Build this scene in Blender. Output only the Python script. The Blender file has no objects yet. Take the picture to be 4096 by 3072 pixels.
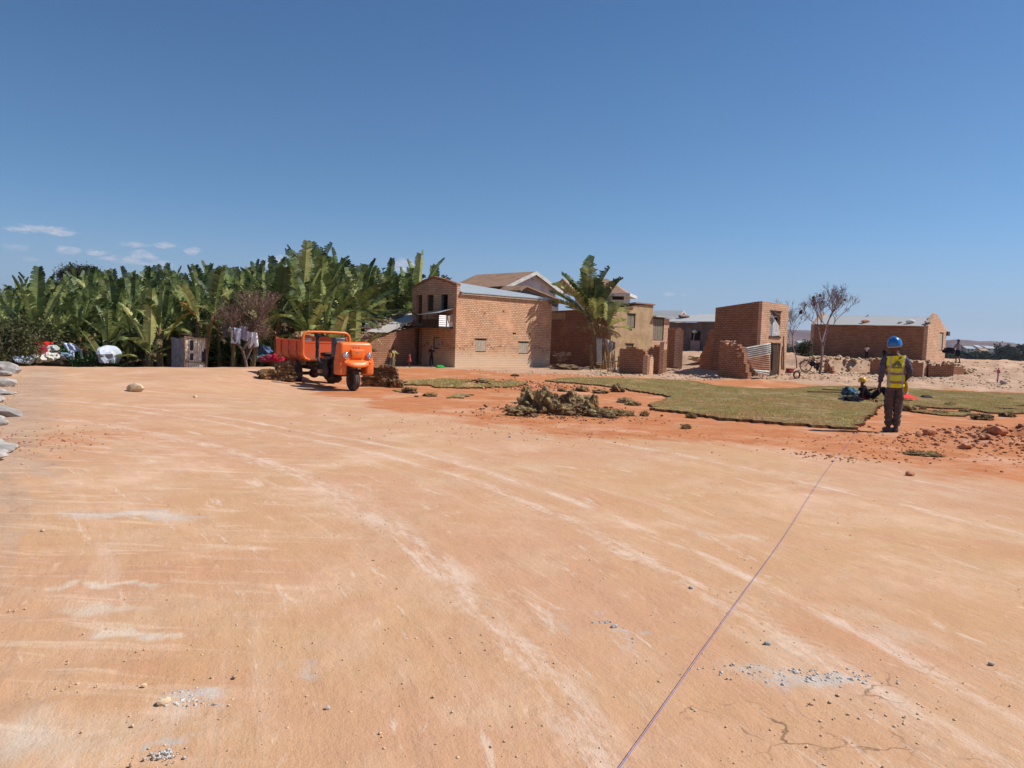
import bpy, bmesh, math, random
import numpy as np
from mathutils import Vector, Matrix, Euler
R = math.radians
random.seed(7); rng = np.random.default_rng(7)
SC = bpy.context.scene
COL = SC.collection

# ---------------------------------------------------------------- camera, sky, sun
CAMH = 1.55; FPX = 2920.0
PITCH = R(3.64); ROLL = R(2.0)
cam_d = bpy.data.cameras.new('camera'); cam = bpy.data.objects.new('camera', cam_d); COL.objects.link(cam)
SC.camera = cam
cam_d.sensor_width = 36.0; cam_d.lens = FPX / 4096 * 36.0
cam_d.clip_start = 0.05; cam_d.clip_end = 20000
CR = Matrix.Rotation(R(90) - PITCH, 3, 'X') @ Matrix.Rotation(ROLL, 3, 'Z')
cam.matrix_world = Matrix.Translation((0, 0, CAMH)) @ CR.to_4x4()

SUN_EL = R(50); SUN_V = Vector((math.cos(SUN_EL) * .996, math.cos(SUN_EL) * .09, math.sin(SUN_EL))).normalized()
sl = bpy.data.lights.new('sun', 'SUN'); sun = bpy.data.objects.new('sun', sl); COL.objects.link(sun)
sl.energy = 4.6; sl.angle = R(0.5); sl.color = (1.0, 0.96, 0.90)
sun.rotation_euler = SUN_V.to_track_quat('Z', 'Y').to_euler()
sun.location = (30, -10, 40)

SC.view_settings.view_transform = 'Standard'; SC.view_settings.look = 'None'
SC.view_settings.exposure = 0.2; SC.view_settings.gamma = 1
SC.render.engine = 'CYCLES'
SC.cycles.max_bounces = 6; SC.cycles.transparent_max_bounces = 8

def ray(u, v):
    return CR @ Vector(((u - 2048) / FPX, -(v - 1536) / FPX, -1))
def P(u, v, y):
    d = ray(u, v); return Vector((0, 0, CAMH)) + d * (y / d.y)

def build_world():
    w = bpy.data.worlds.new('World'); SC.world = w; w.use_nodes = True
    nt = w.node_tree; N = nt.nodes; L = nt.links
    for n in list(N): N.remove(n)
    out = N.new('ShaderNodeOutputWorld'); bg = N.new('ShaderNodeBackground'); L.new(bg.outputs[0], out.inputs[0])
    bg.inputs[1].default_value = 0.1
    sky = N.new('ShaderNodeTexSky'); sky.sky_type = 'NISHITA'; sky.sun_disc = False
    sky.sun_elevation = SUN_EL; sky.sun_rotation = R(84.8)
    sky.altitude = 1300; sky.air_density = 1.0; sky.dust_density = 0.25; sky.ozone_density = 3.0
    tc = N.new('ShaderNodeTexCoord'); sep = N.new('ShaderNodeSeparateXYZ'); L.new(tc.outputs['Generated'], sep.inputs[0])
    def m(op, a, b=None, c=None, clamp=False):
        n = N.new('ShaderNodeMath'); n.operation = op; n.use_clamp = clamp
        for i, x in enumerate((a, b, c)):
            if x is None: continue
            if hasattr(x, 'is_linked') or not isinstance(x, (int, float)): L.new(x, n.inputs[i])
            else: n.inputs[i].default_value = x
        return n.outputs[0]
    az = m('ARCTAN2', sep.outputs[0], sep.outputs[1]); el = m('ARCSINE', sep.outputs[2])
    cmb = N.new('ShaderNodeCombineXYZ'); L.new(az, cmb.inputs[0]); L.new(m('MULTIPLY', el, 2.8), cmb.inputs[1])
    nz = N.new('ShaderNodeTexNoise'); nz.inputs['Scale'].default_value = 55; nz.inputs['Detail'].default_value = 7; nz.inputs['Roughness'].default_value = .68; nz.inputs['Distortion'].default_value = .4
    L.new(cmb.outputs[0], nz.inputs['Vector'])
    n0 = m('MULTIPLY', m('SUBTRACT', nz.outputs[0], .5), 5.5)
    tot = None
    # small fair weather clouds: centre pixel direction, half width, half height, strength
    for (u, v, ru, rv, k) in [(165, 920, 110, 16, .75), (60, 990, 40, 12, .4), (130, 1040, 30, 9, .35), (278, 1000, 40, 14, .8), (385, 1010, 42, 14, .75),
                              (455, 1032, 50, 15, .7), (575, 1020, 45, 18, .75), (540, 978, 50, 12, .5), (665, 982, 40, 14, .6), (770, 1005, 32, 15, .8),
                              (620, 1055, 70, 14, .5), (1070, 1050, 50, 18, .6), (1120, 1045, 28, 25, .8), (1625, 1070, 55, 35, .9),
                              (2670, 1178, 26, 8, .5), (2730, 1181, 16, 6, .35), (500, 1040, 70, 16, .6)]:
        d = ray(u, v).normalized(); a0 = math.atan2(d.x, d.y); e0 = math.asin(d.z)
        ra = ru / FPX; re = rv / FPX
        dx = m('DIVIDE', m('SUBTRACT', az, a0), ra); dy = m('DIVIDE', m('SUBTRACT', el, e0), re)
        q = m('ADD', m('MULTIPLY', dx, dx), m('MULTIPLY', dy, dy))
        val = m('SUBTRACT', m('ADD', 1.0, n0), q)
        s = m('MULTIPLY', m('MULTIPLY', val, .65, clamp=True), k)
        tot = s if tot is None else m('MAXIMUM', tot, s)
    mix = N.new('ShaderNodeMix'); mix.data_type = 'RGBA'
    vz = N.new('ShaderNodeCombineXYZ'); L.new(sep.outputs[0], vz.inputs[0]); L.new(sep.outputs[1], vz.inputs[1]); L.new(m('ADD', m('MAXIMUM', sep.outputs[2], 0.0), .11), vz.inputs[2]); L.new(vz.outputs[0], sky.inputs[0])
    hs = N.new('ShaderNodeHueSaturation'); hs.inputs['Saturation'].default_value = 1.13; hs.inputs['Value'].default_value = 1.11; L.new(sky.outputs[0], hs.inputs['Color'])
    hz = N.new('ShaderNodeMix'); hz.data_type = 'RGBA'; mr = N.new('ShaderNodeMapRange'); mr.interpolation_type = 'SMOOTHSTEP'; L.new(el, mr.inputs[0]); mr.inputs[1].default_value = .16; mr.inputs[2].default_value = 0.0; mr.inputs[3].default_value = 0; mr.inputs[4].default_value = .75
    ms = N.new('ShaderNodeMix'); ms.data_type = 'RGBA'; ms.blend_type = 'MULTIPLY'; ms.inputs[0].default_value = 1; mc = N.new('ShaderNodeMix'); mc.data_type = 'RGBA'; m2 = N.new('ShaderNodeMapRange'); L.new(el, m2.inputs[0]); m2.inputs[1].default_value = .08; m2.inputs[2].default_value = .5
    L.new(m2.outputs[0], mc.inputs[0]); mc.inputs[6].default_value = (1.0, 1.10, 1.02, 1); mc.inputs[7].default_value = (.58, .78, .88, 1); L.new(hs.outputs[0], ms.inputs[6]); L.new(mc.outputs[2], ms.inputs[7])
    L.new(mr.outputs[0], hz.inputs[0]); L.new(ms.outputs[2], hz.inputs[6]); hz.inputs[7].default_value = (2.75, 3.65, 4.6, 1)
    L.new(tot, mix.inputs[0]); L.new(hz.outputs[2], mix.inputs[6]); mix.inputs[7].default_value = (6.2, 6.0, 6.6, 1)
    L.new(mix.outputs[2], bg.inputs[0])
build_world()

# ---------------------------------------------------------------- helpers
def sm(t):
    t = np.clip(t, 0, 1); return t * t * (3 - 2 * t)
_perm = np.random.default_rng(3).random((256, 256))
def vnoise(x, y):
    x = np.asarray(x, float); y = np.asarray(y, float)
    xi = np.floor(x).astype(int); yi = np.floor(y).astype(int); fx = x - xi; fy = y - yi
    fx = fx * fx * (3 - 2 * fx); fy = fy * fy * (3 - 2 * fy)
    a = _perm[xi & 255, yi & 255]; b = _perm[(xi + 1) & 255, yi & 255]; c = _perm[xi & 255, (yi + 1) & 255]; d = _perm[(xi + 1) & 255, (yi + 1) & 255]
    return (a * (1 - fx) + b * fx) * (1 - fy) + (c * (1 - fx) + d * fx) * fy - .5
def fbm(x, y, o=4):
    s = 0; k = 1
    for i in range(o):
        s = s + vnoise(x * 2 ** i + 17 * i, y * 2 ** i + 31 * i) * k; k *= .5
    return s

def hgt(x, y):
    x = np.asarray(x, float); y = np.asarray(y, float)
    left = 1 - sm((x + 10) / 4)
    yc = np.interp(x, [-60, -16.8, -11, -9, -6], [14, 24, 28, 30, 31])
    zl = .04 * sm((y - 18) / 6) - .6 * sm((y - yc + fbm(x * .9, y * 0) * .5) / 2.2)
    zr = -.3 * sm((y - 15) / 7)
    z = left * zl + (1 - left) * zr
    k = sm((x - 18) / 2) * (1 - sm((x - 28.3) / 2.5))
    jag = fbm(x * .8, y * .1, 3) * .7
    rise = (1 - k) * sm((y - 41) / 14) + k * (.22 * sm((y - 36) / 11) + .78 * sm((y - 47.6 + jag) / .55))
    z = z + sm((x - 9.5) / 3) * rise * 1.2
    z = z + .22 * np.exp(-(((x - 9.6) / 1.5) ** 2 + ((y - 13.0) / 1.2) ** 2)) * (1 + 1.2 * fbm(x * 2.5, y * 2.5)) + .14 * np.exp(-(((x + .1) / 1.6) ** 2 + ((y - 29.5) / 1.2) ** 2)) * (1 + 1.5 * fbm(x * 2.5, y * 2.5))
    z = z + .32 * np.exp(-(((x - 31) / 3.2) ** 2 + ((y - 45) / 3.0) ** 2)) + .25 * np.exp(-(((x - 35) / 3) ** 2 + ((y - 50) / 4) ** 2))
    xl = -3.9 - .665 * (y - 4)
    z = z - 1.1 * sm((xl - x - .8) / 3.0) * (1 - sm((y - 20) / 4))
    z = z - 6.0 * sm((y - 78) / 120)
    # roughness: smooth road, rough soil behind
    rough = sm((y - 12) / 8) * .6 + .12
    z = z + fbm(x * .35, y * .35) * .05 * sm((np.hypot(x, y) - 2) / 10) + fbm(x * 1.7, y * 1.7) * .03 * rough
    far = sm((y - 34) / 6) * (1 - sm((y - 75) / 10)) * sm((x - 2) / 5)
    z = z + (np.maximum(fbm(x * .9 + 5, y * .9), 0)) * .28 * far
    return z
def G(u, v, dz=0.0):
    """ground point seen at a given direction from the camera"""
    d = ray(u, v); a = 0.8; b = None
    while a < 400:
        p = Vector((0, 0, CAMH)) + d * (a / d.y)
        if p.z < float(hgt(p.x, p.y)) + dz:
            b = a; break
        a *= 1.01
    if b is None: return P(u, v, 60)
    lo = a / 1.01; hi = a
    for _ in range(16):
        mid = (lo + hi) / 2; p = Vector((0, 0, CAMH)) + d * (mid / d.y)
        if p.z < float(hgt(p.x, p.y)) + dz: hi = mid
        else: lo = mid
    p = Vector((0, 0, CAMH)) + d * (hi / d.y); p.z = float(hgt(p.x, p.y)); return p
def on_ground(x, y): return Vector((x, y, float(hgt(x, y))))

def empty(name, loc=(0, 0, 0), rz=0):
    o = bpy.data.objects.new(name, None); COL.objects.link(o); o.location = loc; o.rotation_euler = (0, 0, rz); o.empty_display_size = .2
    return o
def tag(o, label, cat, group=None, kind=None):
    if label: o['label'] = label
    if cat: o['category'] = cat
    if group: o['group'] = group
    if kind: o['kind'] = kind
    return o
def thing(name, label, cat, loc=(0, 0, 0), rz=0, group=None):
    return tag(empty(name, loc, rz), label, cat, group)
def copy_tree(o, parent=None):
    c = o.copy(); COL.objects.link(c); c.parent = parent
    for ch in o.children: copy_tree(ch, c)
    return c

class MB:
    def __init__(s): s.v = []; s.f = []
    def add(s, vs, fs):
        n = len(s.v); s.v += [tuple(x) for x in vs]; s.f += [tuple(i + n for i in f) for f in fs]; return s
    def box(s, a, b, rot=None, jit=0):
        x0, y0, z0 = a; x1, y1, z1 = b
        vs = [Vector(p) for p in ((x0, y0, z0), (x1, y0, z0), (x1, y1, z0), (x0, y1, z0), (x0, y0, z1), (x1, y0, z1), (x1, y1, z1), (x0, y1, z1))]
        if jit: vs = [p + Vector([random.uniform(-jit, jit) for _ in range(3)]) for p in vs]
        if rot:
            c = (Vector(a) + Vector(b)) / 2; vs = [c + rot @ (p - c) for p in vs]
        return s.add(vs, [(0, 3, 2, 1), (4, 5, 6, 7), (0, 1, 5, 4), (1, 2, 6, 5), (2, 3, 7, 6), (3, 0, 4, 7)])
    def tube(s, pts, r, n=8, cap=True):
        pts = [Vector(p) for p in pts]; k = len(pts)
        rs = r if isinstance(r, (list, tuple)) else [r] * k
        rings = []; prev = None
        for i, p in enumerate(pts):
            t = (pts[min(i + 1, k - 1)] - pts[max(i - 1, 0)])
            if t.length < 1e-9: t = Vector((0, 0, 1))
            t.normalize()
            if prev is None: a = t.orthogonal().normalized()
            else:
                a = prev - t * prev.dot(t)
                a = a.normalized() if a.length > 1e-6 else t.orthogonal().normalized()
            prev = a; b = t.cross(a)
            rings.append([p + (a * math.cos(2 * math.pi * j / n) + b * math.sin(2 * math.pi * j / n)) * rs[i] for j in range(n)])
        vs = [q for rg in rings for q in rg]; fs = []
        for i in range(k - 1):
            for j in range(n):
                j2 = (j + 1) % n; fs.append((i * n + j, i * n + j2, (i + 1) * n + j2, (i + 1) * n + j))
        if cap: fs.append(tuple(range(n))[::-1]); fs.append(tuple((k - 1) * n + j for j in range(n)))
        return s.add(vs, fs)
    def lathe(s, prof, o=(0, 0, 0), axis='Z', n=24, cap=True):
        vs = []; o = Vector(o)
        for (r, h) in prof:
            for j in range(n):
                a = 2 * math.pi * j / n; c, d = r * math.cos(a), r * math.sin(a)
                vs.append(o + (Vector((c, d, h)) if axis == 'Z' else Vector((h, c, d)) if axis == 'X' else Vector((d, h, c))))
        fs = []
        for i in range(len(prof) - 1):
            for j in range(n):
                j2 = (j + 1) % n; fs.append((i * n + j, i * n + j2, (i + 1) * n + j2, (i + 1) * n + j))
        if cap:
            fs.append(tuple(range(n))[::-1]); fs.append(tuple((len(prof) - 1) * n + j for j in range(n)))
        return s.add(vs, fs)
    def blob(s, c, r, seed=0, sub=2, rough=.2, rot=0, flat=None, freq=1.6):
        bm = bmesh.new(); bmesh.ops.create_icosphere(bm, subdivisions=sub, radius=1)
        rx, ry, rz = r if isinstance(r, (tuple, list)) else (r, r, r); vs = []
        for v in bm.verts:
            p = v.co.copy(); q = p * freq + Vector((seed * 3.1, seed * 1.7, seed * .9))
            k = 1 + rough * 2 * (float(vnoise(q.x + q.z * .7, q.y - q.z * .6)) + .5 * float(vnoise(q.x * 2.3 - q.z, q.y * 2.3 + q.z * 1.7)))
            p = p * min(1.32, max(.66, k))
            if flat is not None and p.z < flat: p.z = flat
            p = Vector((p.x * rx, p.y * ry, p.z * rz)); p.rotate(Euler((0, 0, rot))); vs.append(p + Vector(c))
        fs = [tuple(v.index for v in f.verts) for f in bm.faces]; bm.free()
        return s.add(vs, fs)
    def build(s, name, mat, parent=None, smooth=False, uv=True, bevel=0, loc=None, rz=0, normals=True):
        me = bpy.data.meshes.new(name); me.from_pydata(s.v, [], s.f)
        if normals:
            bm = bmesh.new(); bm.from_mesh(me)
            bmesh.ops.recalc_face_normals(bm, faces=bm.faces)
            if bevel: bmesh.ops.bevel(bm, geom=bm.edges[:], offset=bevel, segments=1, affect='EDGES', clamp_overlap=True)
            bm.to_mesh(me); bm.free()
        if smooth: me.polygons.foreach_set('use_smooth', [True] * len(me.polygons))
        if uv: box_uv(me)
        me.materials.append(mat)
        o = bpy.data.objects.new(name, me); COL.objects.link(o)
        if parent: o.parent = parent
        if loc is not None: o.location = loc
        o.rotation_euler = (0, 0, rz)
        return o
def box_uv(me):
    uvl = me.uv_layers.new(name='UVMap')
    co = np.zeros(len(me.vertices) * 3); me.vertices.foreach_get('co', co); co = co.reshape(-1, 3)
    nl = len(me.loops); vi = np.zeros(nl, int); me.loops.foreach_get('vertex_index', vi)
    nr = np.zeros(len(me.polygons) * 3); me.polygons.foreach_get('normal', nr); nr = nr.reshape(-1, 3)
    lt = np.zeros(len(me.polygons), int); me.polygons.foreach_get('loop_total', lt)
    n = np.repeat(nr, lt, axis=0); c = co[vi]; an = np.abs(n)
    zdom = (an[:, 2] > .8); xdom = an[:, 0] > an[:, 1]
    u = np.where(zdom, c[:, 0], np.where(xdom, c[:, 1], c[:, 0])); v = np.where(zdom, c[:, 1], c[:, 2])
    uvl.data.foreach_set('uv', np.stack([u, v], 1).ravel())

def wall(parent, name, mat, s0, s1, ztop, t=.25, z0=-.3, holes=(), axis='x', off=0.0, segs=1, label=None):
    """vertical wall in the local frame of its building. axis 'x': runs along +x with its outer face at y=off; axis 'y': runs along +y with outer face at x=off.
    ztop: number or list of (s, z). holes: (s0, s1, z0, z1). t may be negative."""
    zt = (lambda s: ztop) if not isinstance(ztop, (list, tuple)) else (lambda s: float(np.interp(s, [a for a, b in ztop], [b for a, b in ztop])))
    ss = {s0, s1}
    if isinstance(ztop, (list, tuple)): ss |= {a for a, b in ztop if s0 < a < s1}
    zs = {z0}
    for h in holes: ss |= {h[0], h[1]}; zs |= {h[2], h[3]}
    ss = sorted(ss); zs = sorted(zs)
    bm = bmesh.new(); cache = {}
    def V(s, z):
        k = (round(s, 4), round(z, 4))
        if k not in cache: cache[k] = bm.verts.new((s, off, z) if axis == 'x' else (off, s, z))
        return cache[k]
    fs = []
    for a, b in zip(ss[:-1], ss[1:]):
        if b - a < 1e-4: continue
        for i in range(len(zs)):
            za = zs[i]; last = i == len(zs) - 1
            if not last:
                zb = zs[i + 1]
                m = ((a + b) / 2, (za + zb) / 2)
                if any(h[0] < m[0] < h[1] and h[2] < m[1] < h[3] for h in holes): continue
                fs.append(bm.faces.new([V(a, za), V(b, za), V(b, zb), V(a, zb)]))
            else:
                fs.append(bm.faces.new([V(a, za), V(b, za), V(b, zt(b)), V(a, zt(a))]))
    r = bmesh.ops.extrude_face_region(bm, geom=fs)
    mv = [e for e in r['geom'] if isinstance(e, bmesh.types.BMVert)]
    bmesh.ops.translate(bm, verts=mv, vec=(0, t, 0) if axis == 'x' else (t, 0, 0))
    bmesh.ops.recalc_face_normals(bm, faces=bm.faces)
    me = bpy.data.meshes.new(name); bm.to_mesh(me); bm.free(); box_uv(me); me.materials.append(mat)
    o = bpy.data.objects.new(name, me); COL.objects.link(o); o.parent = parent
    if label: o['label'] = label
    return o

# ---------------------------------------------------------------- materials
class NT:
    def __init__(s, name):
        s.m = bpy.data.materials.new(name); s.m.use_nodes = True; s.t = s.m.node_tree; s.N = s.t.nodes; s.L = s.t.links
        s.b = s.N['Principled BSDF']; s.out = s.N['Material Output']
    def n(s, t, **k):
        x = s.N.new(t)
        for a, b in k.items(): setattr(x, a, b)
        return x
    def set(s, sock, v):
        if v is None: return
        if isinstance(v, bpy.types.NodeSocket): s.L.new(v, sock)
        else: sock.default_value = v
    def math(s, op, a, b=None, clamp=False):
        x = s.n('ShaderNodeMath', operation=op, use_clamp=clamp); s.set(x.inputs[0], a); s.set(x.inputs[1], b); return x.outputs[0]
    def coord(s, kind='Object', scale=(1, 1, 1), rot=(0, 0, 0)):
        tc = s.n('ShaderNodeTexCoord'); mp = s.n('ShaderNodeMapping'); s.L.new(tc.outputs[kind], mp.inputs[0])
        mp.inputs['Scale'].default_value = scale; mp.inputs['Rotation'].default_value = rot; return mp.outputs[0]
    def n_sep(s, vec, i):
        x = s.n('ShaderNodeSeparateXYZ'); s.L.new(vec, x.inputs[0]); return x.outputs[i]
    def noise(s, vec, scale, det=4, rough=.55, dist=0):
        x = s.n('ShaderNodeTexNoise'); s.L.new(vec, x.inputs['Vector']); x.inputs['Scale'].default_value = scale; x.inputs['Detail'].default_value = det
        x.inputs['Roughness'].default_value = rough; x.inputs['Distortion'].default_value = dist; return x.outputs[0]
    def ramp(s, fac, lo, hi):
        x = s.n('ShaderNodeMapRange', interpolation_type='SMOOTHSTEP'); s.set(x.inputs[0], fac); x.inputs[1].default_value = lo; x.inputs[2].default_value = hi; return x.outputs[0]
    def mix(s, f, a, b, blend='MIX'):
        x = s.n('ShaderNodeMix', data_type='RGBA', blend_type=blend); s.set(x.inputs[0], f)
        for i, c in ((6, a), (7, b)):
            s.set(x.inputs[i], c if isinstance(c, bpy.types.NodeSocket) else tuple(c) + (1,))
        return x.outputs[2]
    def bump(s, h, strength=.3, dist=.02):
        x = s.n('ShaderNodeBump'); s.L.new(h, x.inputs['Height']); x.inputs['Strength'].default_value = strength; x.inputs['Distance'].default_value = dist
        s.L.new(x.outputs[0], s.b.inputs['Normal'])
    def fin(s, col, rough=.85, metal=0, spec=None):
        s.set(s.b.inputs['Base Color'], col if isinstance(col, bpy.types.NodeSocket) else tuple(col) + (1,))
        s.set(s.b.inputs['Roughness'], rough); s.set(s.b.inputs['Metallic'], metal)
        if spec is not None: s.b.inputs['Specular IOR Level'].default_value = spec
        return s.m
def mat(name, c, c2=None, scale=4, rough=.85, bump=.3, bscale=None, bdist=.02, metal=0, spec=.3, lo=.35, hi=.65, stretch=(1, 1, 1)):
    t = NT(name); v = t.coord('Object', stretch); n = t.noise(v, scale, 5, .6)
    if c2 is None: c2 = tuple(x * .72 for x in c)
    col = t.mix(t.ramp(n, lo, hi), c, c2)
    if bump: t.bump(t.noise(v, bscale or scale * 5, 4), bump, bdist)
    return t.fin(col, rough, metal, spec)
def srgb(r, g, b, k=1.0):
    f = lambda x: ((x / 255 + .055) / 1.055) ** 2.4 if x > 10 else x / 255 / 12.92
    return tuple(f(x) * k for x in (r, g, b))

def brick_mat(name, c1, c2, mortar, w=.25, h=.108, stain=None, bump=.6, seed=0, msize=.012):
    t = NT(name); uv = t.coord('UV'); wob = t.noise(uv, 1.1, 3)
    off = t.n('ShaderNodeVectorMath', operation='SCALE'); nz = t.n('ShaderNodeTexNoise'); t.L.new(uv, nz.inputs[0]); nz.inputs['Scale'].default_value = 1.3
    t.L.new(nz.outputs[1], off.inputs[0]); off.inputs[3].default_value = .05
    ad = t.n('ShaderNodeVectorMath', operation='ADD'); t.L.new(uv, ad.inputs[0]); t.L.new(off.outputs[0], ad.inputs[1])
    b = t.n('ShaderNodeTexBrick'); t.L.new(ad.outputs[0], b.inputs['Vector'])
    b.inputs['Color1'].default_value = tuple(c1) + (1,); b.inputs['Color2'].default_value = tuple(c2) + (1,); b.inputs['Mortar'].default_value = tuple(mortar) + (1,)
    b.inputs['Scale'].default_value = 1; b.inputs['Brick Width'].default_value = w; b.inputs['Row Height'].default_value = h
    b.inputs['Mortar Size'].default_value = msize; b.inputs['Mortar Smooth'].default_value = .3; b.inputs['Bias'].default_value = 0
    col = b.outputs['Color']
    n1 = t.noise(uv, 9, 5, .7); col = t.mix(t.ramp(n1, .38, .85), col, tuple(x * .5 for x in c1))
    n2 = t.noise(uv, .55, 4, .6); col = t.mix(t.math('MULTIPLY', t.ramp(n2, .45, .7), .5), col, tuple(min(1, x * 1.35 + .03) for x in c2))
    if stain:
        sp = t.n('ShaderNodeSeparateXYZ'); t.L.new(uv, sp.inputs[0])
        zz = t.math('ADD', sp.outputs[1], t.math('MULTIPLY', t.math('SUBTRACT', wob, .5), 1.2))
        f = t.ramp(zz, stain[1], stain[0]); col = t.mix(t.math('MULTIPLY', f, .8), col, stain[2])
        n3 = t.noise(uv, 5, 5, .7)
        band = t.math('MULTIPLY', t.ramp(t.math('ABSOLUTE', t.math('SUBTRACT', zz, stain[1] - .08)), .22, 0.0), t.ramp(n3, .48, .6))
        col = t.mix(t.math('MULTIPLY', band, .75), col, (.07, .05, .035))
    hh = t.math('ADD', t.math('MULTIPLY', b.outputs['Fac'], -1.0), t.math('MULTIPLY', t.noise(uv, 30, 4), .6))
    t.bump(hh, bump, .02)
    return t.fin(col, .92, 0, .2)

def corr_mat(name, c, c2, pitch=.076, axis=0, rust=.5, metal=.3, rough=.45, sheet=.0):
    """corrugated sheet metal: waves run in UV"""
    t = NT(name); uv = t.coord('UV'); sp = t.n('ShaderNodeSeparateXYZ'); t.L.new(uv, sp.inputs[0])
    w = t.math('SINE', t.math('MULTIPLY', sp.outputs[axis], 2 * math.pi / pitch))
    n = t.noise(uv, 1.3, 6, .7); n2 = t.noise(t.coord('UV', (1, .25, 1) if axis == 0 else (.25, 1, 1)), 6, 4)
    f = t.ramp(t.math('ADD', t.math('MULTIPLY', n, .7), t.math('MULTIPLY', n2, .3)), rust, rust + .18)
    col = t.mix(f, c, c2)
    t.bump(w, .8, .012)
    return t.fin(col, rough, metal, .4)

BR1 = brick_mat('brick orange', srgb(232, 190, 152), srgb(214, 160, 122), srgb(140, 98, 72), msize=.014, stain=(.35, 1.25, srgb(218, 190, 160)))
BR2 = brick_mat('brick pale sunlit', srgb(228, 188, 156), srgb(206, 160, 128), srgb(150, 112, 88), msize=.014)  # paler brick for sunlit faces, sunlight put into the colour
BR3 = brick_mat('mud brick', srgb(176, 128, 98), srgb(156, 110, 82), srgb(98, 70, 52), msize=.016)  # mud brick tone, also paints the shade on walls facing off the sun
BR4 = brick_mat('old brick dark shaded', srgb(186, 134, 102), srgb(160, 112, 84), srgb(104, 76, 58), msize=.016)  # dark brick of copings and stubs; on shaded walls it paints the shade
PLAST = mat('tan plaster', srgb(188, 158, 120), srgb(165, 136, 100), 1.6, bump=.4, bscale=14)
GREYPL = mat('grey render', srgb(120, 108, 105), srgb(100, 88, 84), 1.2, bump=.2)
WHITEPL = mat('white render', srgb(205, 198, 195), srgb(180, 172, 170), 1.0, bump=.1)
WOODG = mat('weathered wood', srgb(196, 182, 158), srgb(150, 136, 114), 6, bump=.5, bscale=30, stretch=(6, 6, .6))
WOODM = mat('grey aged boards', srgb(150, 138, 118), srgb(112, 102, 86), 6, bump=.5, bscale=30, stretch=(6, 6, .6))
WOODD = mat('dark wood', srgb(86, 66, 52), srgb(60, 45, 36), 6, bump=.4, stretch=(5, 5, .7))
POLE = mat('pole wood', srgb(160, 130, 98), srgb(120, 92, 68), 7, bump=.4, stretch=(3, 3, .6))
TIN = corr_mat('tin roof', srgb(178, 184, 184), srgb(150, 150, 146), rust=.55, metal=.15, rough=.42)
TINW = corr_mat('pale tin roof', srgb(200, 198, 190), srgb(165, 150, 135), rust=.58, metal=.1, rough=.5)
TINR = corr_mat('rusty tin', srgb(176, 172, 165), srgb(150, 92, 58), pitch=.09, axis=1, rust=.47, metal=.1, rough=.6)
TINB = corr_mat('brown tin roof', srgb(176, 140, 110), srgb(150, 108, 80), rust=.45, metal=0, rough=.7)
TINH = corr_mat('bright tin sheet', srgb(235, 235, 232), srgb(170, 160, 150), pitch=.11, axis=1, rust=.6, metal=.1, rough=.45)
FASC = mat('white fascia', srgb(215, 212, 205), srgb(190, 186, 178), 3, bump=.1)
DARK = mat('painted interior shade', (.012, .010, .009), (.02, .016, .013), 3, bump=0)  # near-black colour standing in for the shade inside rooms and openings
def cloth(name, c, c2=None, sc=6): return mat(name, c, c2, sc, rough=.9, bump=.35, bscale=sc * 3, bdist=.015, spec=.1)
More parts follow.
